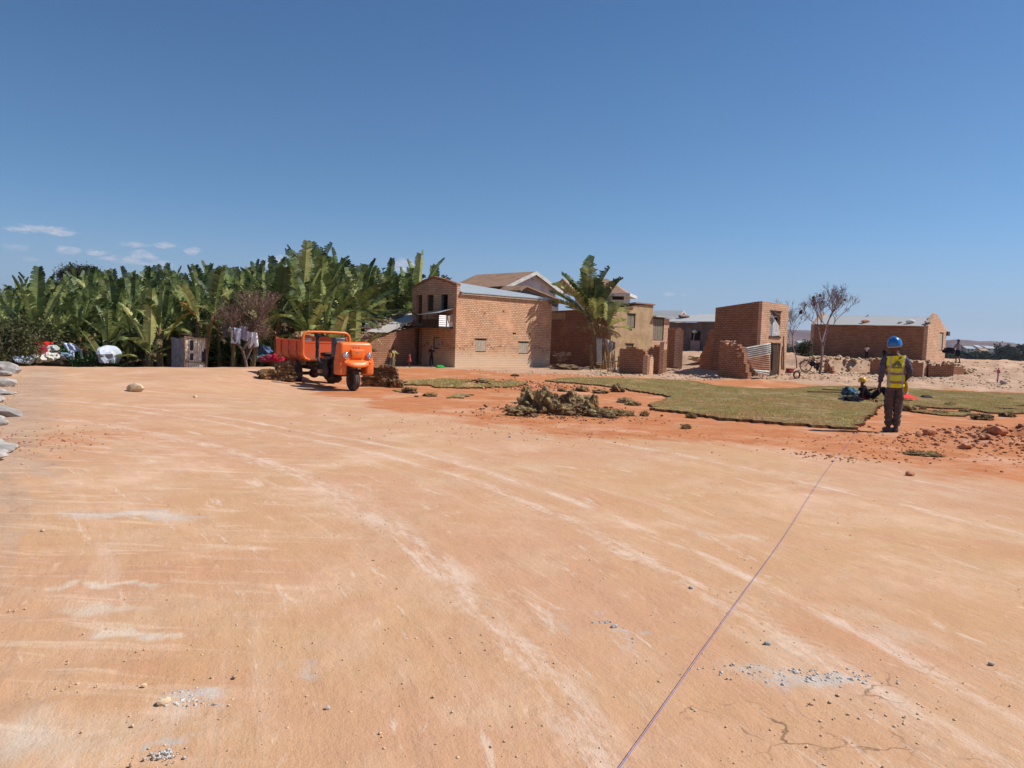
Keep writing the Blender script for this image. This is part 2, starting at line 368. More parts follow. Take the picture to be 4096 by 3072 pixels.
# ---------------------------------------------------------------- ground
def build_ground():
    rs = [.25]
    while rs[-1] < 85: rs.append(rs[-1] * 1.0115)
    while rs[-1] < 9000: rs.append(rs[-1] * 1.06)
    rs = np.array(rs)
    an = np.concatenate([np.arange(-180, -46, 4.0), np.arange(-46, 46, .2), np.arange(46, 180, 4.0)])
    an = np.radians(an); nr, na = len(rs), len(an)
    A, RR = np.meshgrid(an, rs); x = RR * np.sin(A); y = RR * np.cos(A); z = hgt(x, y)
    x = x.ravel(); y = y.ravel(); z = z.ravel()
    d = np.hypot(x, y)
    near = 1 - sm((d - 14) / 10)
    # flow coordinates of the curving wheel tracks
    cx, cy = -13., -1.; rho = np.hypot(x - cx, y - cy); th = np.arctan2(y - cy, x - cx)
    z = z + near * (.010 * fbm(rho * 2.2, th * rho * .35) + .006 * fbm(x * 7, y * 7, 3))
    # wash-board ripples at the left edge of the road
    rip = np.exp(-((x + 3.0 + .5 * (y - 5)) / 1.1) ** 2) * near
    z = z + rip * .008 * np.sin(18 * (y * .96 - x * .3) + 3 * fbm(x * .8, y * .8))
    co = np.stack([x, y, z], 1)
    co = np.vstack([co, [[0, 0, float(hgt(0, 0))]]]); nc = len(co) - 1
    i = np.arange(nr - 1)[:, None] * na; j = np.arange(na)[None, :]; j2 = (j + 1) % na
    q = np.stack([i + j, i + na + j, i + na + j2, i + j2], -1).reshape(-1, 4)
    tri = np.stack([np.full(na, nc), np.arange(na), (np.arange(na) + 1) % na], 1)
    me = bpy.data.meshes.new('ground'); me.vertices.add(len(co)); me.vertices.foreach_set('co', co.ravel())
    nq, ntri = len(q), len(tri)
    me.loops.add(nq * 4 + ntri * 3); me.loops.foreach_set('vertex_index', np.concatenate([q.ravel(), tri.ravel()]).astype(np.int32))
    me.polygons.add(nq + ntri)
    me.polygons.foreach_set('loop_start', np.concatenate([np.arange(nq) * 4, nq * 4 + np.arange(ntri) * 3]).astype(np.int32))
    me.update(calc_edges=True); me.validate()
    me.polygons.foreach_set('use_smooth', [True] * len(me.polygons))
    # soil zones (where the laterite is orange, where it is pale, mud yard, meadow beyond)
    x, y = co[:, 0], co[:, 1]
    xs = x + fbm(x * .5, y * .5) * 1.2; ys = y + fbm(x * .5 + 9, y * .5) * 1.5
    # orange ground lies beyond a line running from the lower right of the site to the lorry
    yl = np.interp(xs, [-8, -5.5, -2.5, -.5, 1.5, 3.4, 5.3, 7.6, 12], [30, 21.5, 13.2, 12.3, 11.2, 10.3, 9.0, 8.3, 8.0])
    orange = sm((ys - yl + .6) / 2.4) * sm((xs + 8.5) / 2.5) * (1 - sm((ys - 38.5 + .12 * xs) / 3.5))
    leftpatch = .55 * np.exp(-(((x + 6.2) / 1.2) ** 2 + ((y - 9.5) / 1.3) ** 2)) + .5 * np.exp(-(((x + 3.4) / .5) ** 2 + ((y - 4.4) / 1.1) ** 2))
    orange = np.clip(orange + leftpatch, 0, 1)
    pale = sm((ys - 37.5 + .12 * xs) / 3) * (1 - sm((ys - 52) / 10))
    edge = np.exp(-((x + 4.0 + .60 * (y - 5)) / .9) ** 2) * (1 - sm((y - 22) / 5)) * .8
    pale = np.clip(pale + edge, 0, 1)
    def spot(u, v, rx, ry, k=1, rot=0):
        p = G(u, v); c, s_ = math.cos(rot), math.sin(rot); dx = x - p.x + .25 * fbm(x * 4, y * 4); dy = y - p.y + .25 * fbm(x * 4 + 7, y * 4)
        return k * np.exp(-(((dx * c + dy * s_) / rx) ** 2 + ((-dx * s_ + dy * c) / ry) ** 2) ** 1.5)
    grey = spot(530, 2060, .75, .16, 1, .1) + spot(740, 2790, .16, .09) + spot(1230, 2670, .22, .16, .6) + spot(3180, 2700, .3, .12, .8) + spot(2410, 2490, .3, .25, .5) + spot(2620, 2560, .25, .12, .5) \
        + spot(650, 3020, .07, .05, .8) + spot(530, 2640, .2, .1, .3) + spot(3850, 1770, .9, .5, .5) + spot(3450, 2700, .25, .1, .5)
    pinkpale = spot(560, 2510, .28, .12, .8) + spot(360, 2340, .35, .08, .7) + spot(450, 2420, .4, .15, .5) + spot(2450, 2200, .3, .12, .3) + spot(3500, 2500, 1.6, .5, .38, -.5) + spot(2900, 2150, .6, .12, .5, -.5) \
        + spot(300, 2950, .9, .35, .5, .2) + spot(3600, 2250, 1.2, .12, .4, -.6)
    mead = sm((d[...] if False else np.hypot(x, y)) * 0 + (y - 82) / 20)
    for nm, a in (('orange', orange), ('pale', pale), ('grey', np.clip(grey, 0, 1)), ('pinkpale', np.clip(pinkpale, 0, 1)), ('mead', mead), ('crack', np.clip(spot(3250, 2960, .9, .35) + spot(120, 1850, .5, .8, .6) + spot(3900, 2800, .6, .3, .7), 0, 1)),
                  ('rho', np.hypot(x - cx, y - cy)), ('arc', np.arctan2(y - cy, x - cx) * np.hypot(x - cx, y - cy)),
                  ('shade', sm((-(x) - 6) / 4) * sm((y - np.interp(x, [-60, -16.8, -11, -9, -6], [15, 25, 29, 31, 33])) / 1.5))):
        at = me.attributes.new(nm, 'FLOAT', 'POINT'); at.data.foreach_set('value', np.asarray(a, np.float32))
    t = NT('laterite ground'); W = t.coord('Object')
    at = lambda n: t.n('ShaderNodeAttribute', attribute_name=n).outputs['Fac']
    fl = t.n('ShaderNodeCombineXYZ'); t.L.new(at('rho'), fl.inputs[0]); t.L.new(t.math('MULTIPLY', at('arc'), .10), fl.inputs[1]); fl = fl.outputs[0]
    fl2 = t.n('ShaderNodeCombineXYZ'); t.L.new(at('rho'), fl2.inputs[0]); t.L.new(t.math('MULTIPLY', at('arc'), .22), fl2.inputs[1]); fl2 = fl2.outputs[0]
    big = t.noise(W, .28, 5, .6, .4); med = t.noise(W, 1.6, 6, .65); fine = t.noise(W, 22, 6, .7); vf = t.noise(W, 120, 3, .6)
    tan = t.mix(t.ramp(big, .38, .62), srgb(196, 153, 113), srgb(196, 149, 116))
    tan = t.mix(t.math('MULTIPLY', t.ramp(med, .45, .72), .8), tan, srgb(204, 167, 135))
    tan = t.mix(t.math('MULTIPLY', t.ramp(t.noise(W, .8, 5, .6), .52, .7), .55), tan, srgb(189, 129, 92))
    # thin pale streaks dragged along the tracks
    st = t.ramp(t.noise(fl, 1.5, 6, .7), .53, .68); tan = t.mix(t.math('MULTIPLY', st, .38), tan, srgb(215, 185, 161))
    st2 = t.ramp(t.noise(fl2, 5.5, 5, .75, .5), .58, .68); tan = t.mix(t.math('MULTIPLY', st2, .6), tan, srgb(220, 196, 174))
    st3 = t.ramp(t.noise(fl2, 3.5, 4, .7, .3), .40, .30); tan = t.mix(t.math('MULTIPLY', st3, .35), tan, srgb(175, 128, 95))
    # wheel track bands
    for c0, w0 in ((13.85, .22), (15.3, .16), (15.75, .10), (18.9, .14)):
        f = t.ramp(t.math('ABSOLUTE', t.math('SUBTRACT', at('rho'), c0)), w0, .02)
        f = t.math('MULTIPLY', f, t.ramp(t.noise(fl2, 6, 5, .8), .42, .62)); tan = t.mix(t.math('MULTIPLY', f, .75), tan, srgb(220, 193, 171))
    och = t.mix(t.ramp(med, .35, .7), srgb(192, 126, 82), srgb(179, 109, 67))
    och = t.mix(t.math('MULTIPLY', t.ramp(t.noise(W, 4.5, 6, .7), .52, .7), .6), och, srgb(163, 87, 50))
    och = t.mix(t.math('MULTIPLY', st, .4), och, srgb(201, 143, 102))
    pal = t.mix(t.ramp(med, .35, .7), srgb(186, 155, 130), srgb(169, 135, 110))
    pal = t.mix(t.math('MULTIPLY', t.ramp(t.noise(W, 2.2, 6, .7), .5, .66), .5), pal, srgb(143, 111, 87))
    nz = t.math('ADD', t.math('MULTIPLY', t.math('SUBTRACT', t.noise(W, 2.5, 5, .7), .5), 1.0), t.math('MULTIPLY', t.math('SUBTRACT', t.noise(fl2, 3.0, 5, .7), .5), 1.6))
    fo = t.ramp(t.math('ADD', at('orange'), nz), .15, .95)
    fp = t.ramp(t.math('ADD', at('pale'), nz), .3, .75)
    col = t.mix(fo, tan, och); col = t.mix(t.math('MULTIPLY', fp, .85), col, pal)
    col = t.mix(t.ramp(t.math('ADD', at('pinkpale'), t.math('MULTIPLY', nz, .6)), .3, .8), col, srgb(208, 186, 163))
    col = t.mix(t.math('MULTIPLY', t.ramp(t.math('ADD', at('grey'), t.math('ADD', t.math('MULTIPLY', nz, .5), t.math('MULTIPLY', t.math('SUBTRACT', t.noise(W, 14, 5, .75), .5), 1.6))), .35, 1.0), .7), col, srgb(184, 180, 173))
    # shade under the grove, painted into the soil as mottled dark brown
    grove_shade = t.mix(t.ramp(t.noise(W, 3, 5, .7), .4, .6), srgb(88, 72, 50), srgb(120, 96, 66)); col = t.mix(at('shade'), col, grove_shade)
    gr = t.mix(t.ramp(t.noise(W, .05, 5, .6), .4, .6), srgb(104, 112, 76), srgb(150, 132, 96)); col = t.mix(at('mead'), col, gr)
    col = t.mix(t.math('MULTIPLY', t.ramp(fine, .62, .74), .35), col, srgb(160, 108, 76))
    col = t.mix(t.math('MULTIPLY', t.ramp(vf, .62, .75), .3), col, srgb(236, 208, 182))
    vo = t.n('ShaderNodeTexVoronoi', feature='DISTANCE_TO_EDGE'); vd = t.n('ShaderNodeVectorMath', operation='ADD'); vn = t.n('ShaderNodeTexNoise'); t.L.new(W, vn.inputs[0]); vn.inputs['Scale'].default_value = 3; vn.inputs['Detail'].default_value = 6
    vs = t.n('ShaderNodeVectorMath', operation='SCALE'); t.L.new(vn.outputs[1], vs.inputs[0]); vs.inputs[3].default_value = .35; t.L.new(W, vd.inputs[0]); t.L.new(vs.outputs[0], vd.inputs[1]); t.L.new(vd.outputs[0], vo.inputs['Vector']); vo.inputs['Scale'].default_value = 3.2
    ck = t.math('MULTIPLY', t.math('MULTIPLY', t.ramp(vo.outputs[0], .022, .004), t.ramp(at('crack'), .25, .7)), t.ramp(t.noise(W, 2.2, 4), .45, .6)); col = t.mix(t.math('MULTIPLY', ck, .75), col, srgb(110, 82, 66))
    fk = t.ramp(t.noise(fl2, 14, 3, .6, .6), .66, .74); col = t.mix(t.math('MULTIPLY', fk, .3), col, srgb(236, 208, 184))
    fk2 = t.ramp(t.noise(W, 9, 3, .6, .3), .67, .73); col = t.mix(t.math('MULTIPLY', fk2, .3), col, srgb(186, 122, 88))
    rp = t.coord('Object', (.55, 4.2, 1), (0, 0, .12)); rpn = t.ramp(t.noise(rp, 1.6, 5, .7, .4), .52, .66); lm = t.math('MULTIPLY', t.ramp(t.n_sep(W, 0), -.3, -2.2), t.ramp(t.n_sep(W, 1), 14, 8))
    col = t.mix(t.math('MULTIPLY', t.math('MULTIPLY', rpn, lm), .36), col, srgb(232, 204, 178))
    col = t.mix(t.math('MULTIPLY', t.ramp(t.noise(W, .9, 6, .7, .6), .5, .72), .30), col, srgb(204, 178, 146)); col = t.mix(t.math('MULTIPLY', t.ramp(t.noise(W, .45, 6, .7, .5), .5, .68), .35), col, srgb(232, 196, 168))
    col = t.mix(t.math('MULTIPLY', t.ramp(t.noise(W, 45, 4, .75), .62, .72), .22), col, srgb(140, 100, 76))
    trd = None
    for c0, w0 in ((13.85, .16), (15.3, .14), (18.9, .14)):
        off_ = t.math('SUBTRACT', at('rho'), c0); bnd = t.ramp(t.math('ABSOLUTE', off_), w0, w0 * .8)
        lug = t.ramp(t.math('SINE', t.math('ADD', t.math('MULTIPLY', at('arc'), 62), t.math('MULTIPLY', t.math('ABSOLUTE', off_), 40))), -.6, .9)
        q_ = t.math('MULTIPLY', t.math('MULTIPLY', bnd, lug), t.ramp(t.noise(W, 1.1, 5, .7), .42, .58)); trd = q_ if trd is None else t.math('MAXIMUM', trd, q_)
    col = t.mix(t.math('MULTIPLY', trd, .12), col, srgb(176, 132, 98))
    hh = t.math('SUBTRACT', t.math('ADD', t.math('ADD', t.math('MULTIPLY', fine, 1.0), t.math('MULTIPLY', vf, .35)), t.math('MULTIPLY', t.noise(fl2, 12, 4, .7), .9)), t.math('MULTIPLY', trd, .3))
    t.bump(hh, .6, .014)
    me.materials.append(t.fin(col, .95, 0, .15))
    o = bpy.data.objects.new('ground', me); COL.objects.link(o); tag(o, None, None, kind='structure')
    return o
GROUND = build_ground()

# ---------------------------------------------------------------- far hills
def build_hills():
    def ridge(name, y0, y1, prof, col, col2):
        us = [a for a, b in prof]; n = 260; mb = MB(); rows = 7
        for k in range(rows):
            f = k / (rows - 1); yy = y0 + (y1 - y0) * f
            for i in range(n):
                u = us[0] + (us[-1] - us[0]) * i / (n - 1)
                v = float(np.interp(u, us, [b for a, b in prof])) + 3.5 * float(fbm(u * .02, k * .3)) * 1.4
                p = P(u, v, y1); zt = p.z; px = p.x / y1 * yy
                mb.v.append((px, yy, -6 + (zt + 6) * math.sin(f * math.pi / 2) ** 1.3 + (3 * float(fbm(px * .01, yy * .01)) if 0 < f < 1 else 0)))
        base = len(mb.v)
        for i in range(n):
            p = mb.v[(rows - 1) * n + i]; mb.v.append((p[0], p[1] + 900, -20))
        rows2 = rows + 1
        for k in range(rows2 - 1):
            for i in range(n - 1): a = k * n + i; mb.f.append((a, a + 1, a + n + 1, a + n))
        t = NT(name); W = t.coord('Object')
        c = t.mix(t.ramp(t.noise(W, .006, 6, .65), .4, .6), col, col2)
        c = t.mix(t.math('MULTIPLY', t.ramp(t.noise(W, .02, 5, .7), .55, .68), .6), c, srgb(92, 90, 78))
        m = t.fin(c, 1, 0, 0)
        o = mb.build(name, m, smooth=True, uv=False); tag(o, None, None, kind='structure')
    ridge('hills', 1500, 2300, [(2500, 1372), (2900, 1350), (3150, 1318), (3240, 1322), (3400, 1345), (3600, 1362), (3760, 1380), (3800, 1362), (3850, 1360), (3920, 1366), (3990, 1364), (4050, 1372), (4090, 1385), (4300, 1400)],
          srgb(98, 80, 82), srgb(118, 96, 90))
    ridge('hill_range', 3300, 4300, [(2400, 1372), (3000, 1352), (3300, 1350), (3780, 1384), (3900, 1380), (4090, 1380), (4400, 1392)], srgb(84, 78, 90), srgb(98, 88, 96))
build_hills()

# ---------------------------------------------------------------- leaves, blades, pebbles in bulk
def bulk_tris(name, mat_, co, faces, parent=None, tint=None, loc=None):
    me = bpy.data.meshes.new(name); co = np.asarray(co, np.float32); faces = np.asarray(faces, np.int32); k = faces.shape[1]
    me.vertices.add(len(co)); me.vertices.foreach_set('co', co.ravel())
    me.loops.add(faces.size); me.loops.foreach_set('vertex_index', faces.ravel())
    me.polygons.add(len(faces)); me.polygons.foreach_set('loop_start', (np.arange(len(faces)) * k).astype(np.int32))
    me.update(calc_edges=True)
    if tint is not None:
        at = me.attributes.new('tint', 'FLOAT', 'POINT'); at.data.foreach_set('value', np.asarray(tint, np.float32))
    me.materials.append(mat_); o = bpy.data.objects.new(name, me); COL.objects.link(o)
    if parent: o.parent = parent
    if loc is not None: o.location = loc
    return o
def leaf_mat(name, cols, trans=.25, rough=.6):
    """cols: colours over tint 0..1"""
    t = NT(name); a = t.n('ShaderNodeAttribute', attribute_name='tint'); cr = t.n('ShaderNodeValToRGB'); t.L.new(a.outputs['Fac'], cr.inputs[0])
    e = cr.color_ramp.elements
    while len(e) < len(cols): e.new(.5)
    for i, c in enumerate(cols): e[i].position = i / (len(cols) - 1); e[i].color = tuple(c) + (1,)
    c = cr.outputs[0]; n = t.noise(t.coord('Object'), 3, 4); c = t.mix(t.math('MULTIPLY', t.ramp(n, .4, .7), .3), c, tuple(x * .6 for x in cols[0]))
    m = t.fin(c, rough, 0, .35)
    if trans:
        tr = t.n('ShaderNodeBsdfTranslucent'); t.L.new(c, tr.inputs[0]); mx = t.n('ShaderNodeMixShader'); mx.inputs[0].default_value = trans
        t.L.new(t.b.outputs[0], mx.inputs[1]); t.L.new(tr.outputs[0], mx.inputs[2]); t.L.new(mx.outputs[0], t.out.inputs[0])
    return m
GRASSM = leaf_mat('turf grass blades', [srgb(214, 176, 124), srgb(202, 180, 114), srgb(166, 166, 94), srgb(238, 206, 154)], .2, .8)
CLODG = leaf_mat('dry turf blades', [srgb(142, 108, 74), srgb(160, 130, 84), srgb(140, 122, 76), srgb(204, 170, 122)], .15, .9)
LEAFM = leaf_mat('banana leaf', [srgb(54, 66, 38), srgb(90, 106, 56), srgb(142, 152, 86), srgb(196, 190, 120)], .28, .5)
LEAFD = leaf_mat('dry banana leaf', [srgb(96, 78, 56), srgb(140, 116, 80), srgb(170, 150, 108)], .15, .9)
LEAFY = leaf_mat('yellowing banana leaf', [srgb(140, 90, 40), srgb(180, 120, 50), srgb(170, 150, 60)], .2, .7)
BUSHM = leaf_mat('bush leaves', [srgb(56, 62, 34), srgb(84, 86, 48), srgb(112, 104, 62)], .2, .7)
BUSHG = leaf_mat('green herb leaves', [srgb(40, 72, 36), srgb(60, 100, 46), srgb(84, 120, 60)], .25, .6)
DARKLF = leaf_mat('dark tree leaves', [srgb(44, 48, 30), srgb(62, 62, 40), srgb(84, 76, 50)], .15, .7)
FARLF = leaf_mat('far tree leaves', [srgb(36, 46, 34), srgb(48, 58, 42), srgb(64, 72, 50)], .05, .9)
TWIGM = mat('grey twig bark', srgb(132, 108, 96), srgb(104, 84, 76), 9, bump=.2)
BARK = mat('banana stem', srgb(150, 128, 84), srgb(104, 78, 52), 5, bump=.5, stretch=(4, 4, .6), rough=.7)
SOIL = mat('turf underside soil', srgb(146, 114, 76), srgb(86, 62, 42), 9, bump=.7, bscale=30, bdist=.03)
SODTOP = mat('turf mat', srgb(172, 148, 100), srgb(112, 90, 60), 8, bump=.6, bscale=40, bdist=.03)
ROCK = mat('grey boulder', srgb(182, 174, 164), srgb(150, 142, 136), 4, bump=.6, bscale=10, bdist=.03)
PALEROCK = mat('pale stone', srgb(214, 190, 158), srgb(190, 160, 124), 8, bump=.5, bscale=20)
RUBBLEM = mat('crushed white stone', srgb(214, 208, 200), srgb(176, 170, 166), 30, bump=.4)
CLOD = mat('laterite clod', srgb(200, 136, 98), srgb(168, 108, 76), 10, bump=.6, bscale=25)

def leaf_cloud(center, radii, n, size, seed, clump=9, squash=1.0):
    r = np.random.default_rng(seed); C = []
    cs = r.normal(size=(clump, 3)); cs /= np.linalg.norm(cs, axis=1)[:, None]; cs *= r.random((clump, 1)) ** .4 * .75
    k = r.integers(0, clump, n); p = cs[k] + r.normal(size=(n, 3)) * .20
    p = p * np.array(radii) + np.array(center)
    d = r.normal(size=(n, 3)); d /= np.linalg.norm(d, axis=1)[:, None]
    e = np.cross(d, r.normal(size=(n, 3))); e /= np.linalg.norm(e, axis=1)[:, None]
    s = size * (.6 + .8 * r.random((n, 1)))
    v = np.stack([p - d * s * .5, p + e * s * .28, p + d * s * .5, p - e * s * .28], 1).reshape(-1, 3)
    f = np.arange(n * 4).reshape(-1, 4)
    t = np.repeat(np.clip(r.normal(.5, .22, n) + (k % 3 - 1) * .12, 0, 1), 4)
    return v, f, t

# laid turf: thin slab with ragged edge and blades
def poly_world(pts, dz=.0): return [G(u, v) for u, v in pts]
def in_poly(px, py, poly):
    c = np.zeros(len(px), bool); n = len(poly); j = n - 1
    for i in range(n):
        xi, yi = poly[i]; xj, yj = poly[j]
        k = ((yi > py) != (yj > py)) & (px < (xj - xi) * (py - yi) / (yj - yi + 1e-12) + xi); c ^= k; j = i
    return c
def turf_patch(name, pts, thick, dens, bl, label, seed=0, step=.12, bare=0.0):
    W = [(p.x, p.y) for p in poly_world(pts)]
    # ragged resampled outline
    o2 = []
    for i in range(len(W)):
        a = Vector(W[i]); b = Vector(W[(i + 1) % len(W)]); n = max(1, int((b - a).length / .12))
        for k in range(n):
            p = a.lerp(b, k / n); o2.append((p.x + .22 * float(fbm(p.x * 2.2, p.y * 2.2)), p.y + .22 * float(fbm(p.x * 2.2 + 40, p.y * 2.2))))
    W = o2; xs = [p[0] for p in W]; ys = [p[1] for p in W]
    gx = np.arange(min(xs), max(xs), step); gy = np.arange(min(ys), max(ys), step * 1.3)
    X, Y = np.meshgrid(gx, gy); ins = in_poly(X.ravel(), Y.ravel(), W).reshape(X.shape)
    if bare: ins &= (fbm(X * .9 + seed, Y * .9) < .32 - bare)
    cell = ins[:-1, :-1] & ins[1:, :-1] & ins[:-1, 1:] & ins[1:, 1:]
    Z = hgt(X, Y) + thick + .015 * fbm(X * 3, Y * 3); bm = bmesh.new(); vc = {}
    def V(i, j):
        if (i, j) not in vc: vc[(i, j)] = bm.verts.new((X[i, j] + .05 * float(vnoise(X[i, j] * 9, Y[i, j] * 9)), Y[i, j] + .05 * float(vnoise(X[i, j] * 9 + 5, Y[i, j] * 9)), Z[i, j]))
        return vc[(i, j)]
    I, J = np.nonzero(cell)
    fs = [bm.faces.new([V(i, j), V(i, j + 1), V(i + 1, j + 1), V(i + 1, j)]) for i, j in zip(I.tolist(), J.tolist())]
    r = bmesh.ops.extrude_face_region(bm, geom=fs); mv = [e for e in r['geom'] if isinstance(e, bmesh.types.BMVert)]
    # extruded copy becomes the top; originals drop to the soil
    for v in vc.values(): v.co.z -= thick + .04
    bmesh.ops.recalc_face_normals(bm, faces=bm.faces)
    me = bpy.data.meshes.new(name); bm.to_mesh(me); bm.free(); 
    root = empty(name, (0, 0, 0)); tag(root, label, 'grass', kind='stuff')
    me.materials.append(SODTOP); me.materials.append(SOIL); nz_ = np.zeros(len(me.polygons) * 3); me.polygons.foreach_get('normal', nz_); me.polygons.foreach_set('material_index', (np.abs(nz_.reshape(-1, 3)[:, 2]) < .6).astype(np.int32))
    # blades
    n = int(len(I) * step * step * 1.3 * dens); r_ = np.random.default_rng(seed); k = r_.integers(0, len(I), n)
    px = gx[J[k]] + r_.random(n) * step; py = gy[I[k]] + r_.random(n) * step * 1.3; pz = hgt(px, py) + thick
    h = bl * (.5 + r_.random(n)) * (1 + 1.2 * np.clip(fbm(px * 1.2, py * 1.2), -.4, .6)); a = r_.random(n) * 6.283; w = bl * .3; lx = r_.normal(size=n) * .5; ly = r_.normal(size=n) * .5
    b0 = np.stack([px - np.cos(a) * w, py - np.sin(a) * w, pz - .005], 1); b1 = np.stack([px + np.cos(a) * w, py + np.sin(a) * w, pz - .005], 1)
    tp = np.stack([px + lx * h, py + ly * h, pz + h], 1)
    co = np.stack([b0, b1, tp], 1).reshape(-1, 3)
    tint = np.repeat(np.clip(.45 + 1.3 * fbm(px * .7, py * .4, 5) + .8 * fbm(px * 3.1, py * 1.6, 3) + .2 * r_.normal(size=n), 0, 1), 3)
    ob = bpy.data.objects.new('turf_layer', me); COL.objects.link(ob); ob.parent = root
    tag(bulk_tris('grass_blades', GRASSM, co, np.arange(n * 3).reshape(-1, 3), root, tint), None, None, kind='stuff')
    return root
TURF_A = [(2170, 1527), (2300, 1512), (2500, 1516), (2760, 1528), (2860, 1545), (3050, 1560), (3330, 1548), (3500, 1552), (3500, 1612), (3520, 1625), (3470, 1680), (3440, 1722), (3140, 1705), (2870, 1680), (2620, 1645), (2590, 1620), (2680, 1592), (2560, 1572), (2480, 1556), (2300, 1535)]
TURF_B = [(3500, 1552), (3620, 1556), (3800, 1566), (4140, 1580), (4140, 1625), (3990, 1632), (3800, 1640), (3650, 1625), (3520, 1625), (3500, 1612)]
turf_patch('grass', TURF_A, .06, 1500, .026, 'short olive green turf freshly laid on the orange soil left of the standing worker', 1)
turf_patch('grass', TURF_B, .05, 1100, .026, 'thin dry turf laid behind and right of the standing worker', 2)
turf_patch('grass', [(3560, 1632), (3750, 1628), (4140, 1625), (4140, 1660), (3960, 1662), (3800, 1668), (3640, 1650)], .05, 700, .03, 'patchy loose turf pieces over orange soil at the right edge', 3, bare=.26)
turf_patch('grass', [(1600, 1530), (1750, 1520), (2000, 1524), (2120, 1536), (2060, 1552), (1900, 1556), (1700, 1552), (1610, 1545)], .05, 900, .04, 'strip of loose dry turf lying between the turf stack and the orange soil heaps', 4, bare=.1)
turf_patch('grass', [(1560, 1562), (1700, 1566), (1900, 1580), (1850, 1596), (1650, 1590)], .03, 500, .03, 'scattered turf crumbs on the orange soil right of the lorry', 5, bare=.28)

# loose turf clods and slabs
def blades_on(co_pts, bl, seed, per=1):
    r_ = np.random.default_rng(seed); p = np.repeat(co_pts, per, axis=0); n = len(p); p = p + r_.normal(size=(n, 3)) * .012
    h = bl * (.5 + r_.random(n)); a = r_.random(n) * 6.283; w = bl * .22; d = r_.normal(size=(n, 3)) * .5; d[:, 2] = np.abs(d[:, 2]) + .5
    b0 = p - np.stack([np.cos(a), np.sin(a), a * 0], 1) * w; b1 = p + np.stack([np.cos(a), np.sin(a), a * 0], 1) * w; tp = p + d * h[:, None]
    return np.stack([b0, b1, tp], 1).reshape(-1, 3), np.arange(n * 3).reshape(-1, 3), np.repeat(np.clip(r_.normal(.35, .3, n), 0, 1), 3)
def clod(loc, r, seed, label, name='turf_clod', group='loose turf clods dumped on the orange soil', grassy=True, rot=0, cat='turf clod', rough=.35):
    root = thing(name, label, cat, loc, rot, group)
    mb = MB(); mb.blob((0, 0, r[2] * .5), r, seed, 4, rough, freq=2.8)
    rc = random.Random(seed)
    for k in range(16):
        a_ = rc.uniform(0, 6.28); q_ = rc.uniform(.5, 1.05); s1 = rc.uniform(.12, .34)
        mb.blob((r[0] * q_ * math.cos(a_), r[1] * q_ * math.sin(a_), r[2] * rc.uniform(.1, 1.2) * (1.3 - q_)), (r[0] * s1, r[1] * s1 * 1.2, r[2] * s1 * .9), seed * 7 + k, 2, .4, freq=2.4)
    mb.build('soil', SOIL, root, smooth=False, uv=False)
    if grassy:
        top = MB(); top.blob((0, 0, r[2] * .54), (r[0] * 1.01, r[1] * 1.01, r[2] * 1.0), seed, 4, rough, freq=2.8)
        keep = [f for f in top.f if sum(top.v[i][2] for i in f) / 3 > r[2] * (.65 + .3 * math.sin(seed))]
        if keep:
            used = sorted({i for f in keep for i in f}); mp = {u_: k for k, u_ in enumerate(used)}
            t2 = MB(); t2.v = [top.v[i] for i in used]; t2.f = [tuple(mp[i] for i in f) for f in keep]
            g = t2.build('turf', SODTOP, root, uv=False, normals=False)
            pts = np.array(t2.v); co, fa, ti = blades_on(pts, .022, seed, max(2, int(900 * r[0] * r[1] / len(pts)) + 2)); tag(bulk_tris('grass_blades', CLODG, co, fa, g, ti), None, None, kind='stuff')
    return root
cl = [(2090, 1662, .42, .30, .16, 'flat mossy turf clod at the left foot of the dumped heap'), (2120, 1640, .36, .30, .36, 'dark crumbly turf clod with exposed roots, left in the heap'),
      (2105, 1610, .25, .22, .42, 'small grassy clod on top of the left side of the heap'), (2180, 1650, .42, .36, .46, 'tall slanted turf slab forming the peak of the heap'),
      (2250, 1660, .30, .26, .20, 'low turf lump in front of the heap peak'), (2285, 1640, .36, .34, .34, 'olive turf lump in the middle of the heap'),
      (2345, 1655, .30, .25, .24, 'turf lump with a shaded hollow right of the heap middle'), (2370, 1640, .22, .18, .30, 'upright turf slab leaning at the right of the heap'),
      (2400, 1668, .40, .24, .16, 'grassy clod at the right foot of the heap'), (2450, 1662, .34, .22, .12, 'flat clod trailing off the right end of the heap'), (2510, 1664, .24, .16, .08, 'small thin clod at the far right end of the heap'),
      (2580, 1664, .16, .12, .07, 'tiny clod by the lower left corner of the laid turf')]
for i, (u, v, a, b, c, lb) in enumerate(cl): clod(G(u, v), (a * .74, b * .66, c * .72), i + 3, lb, rot=i * .7)
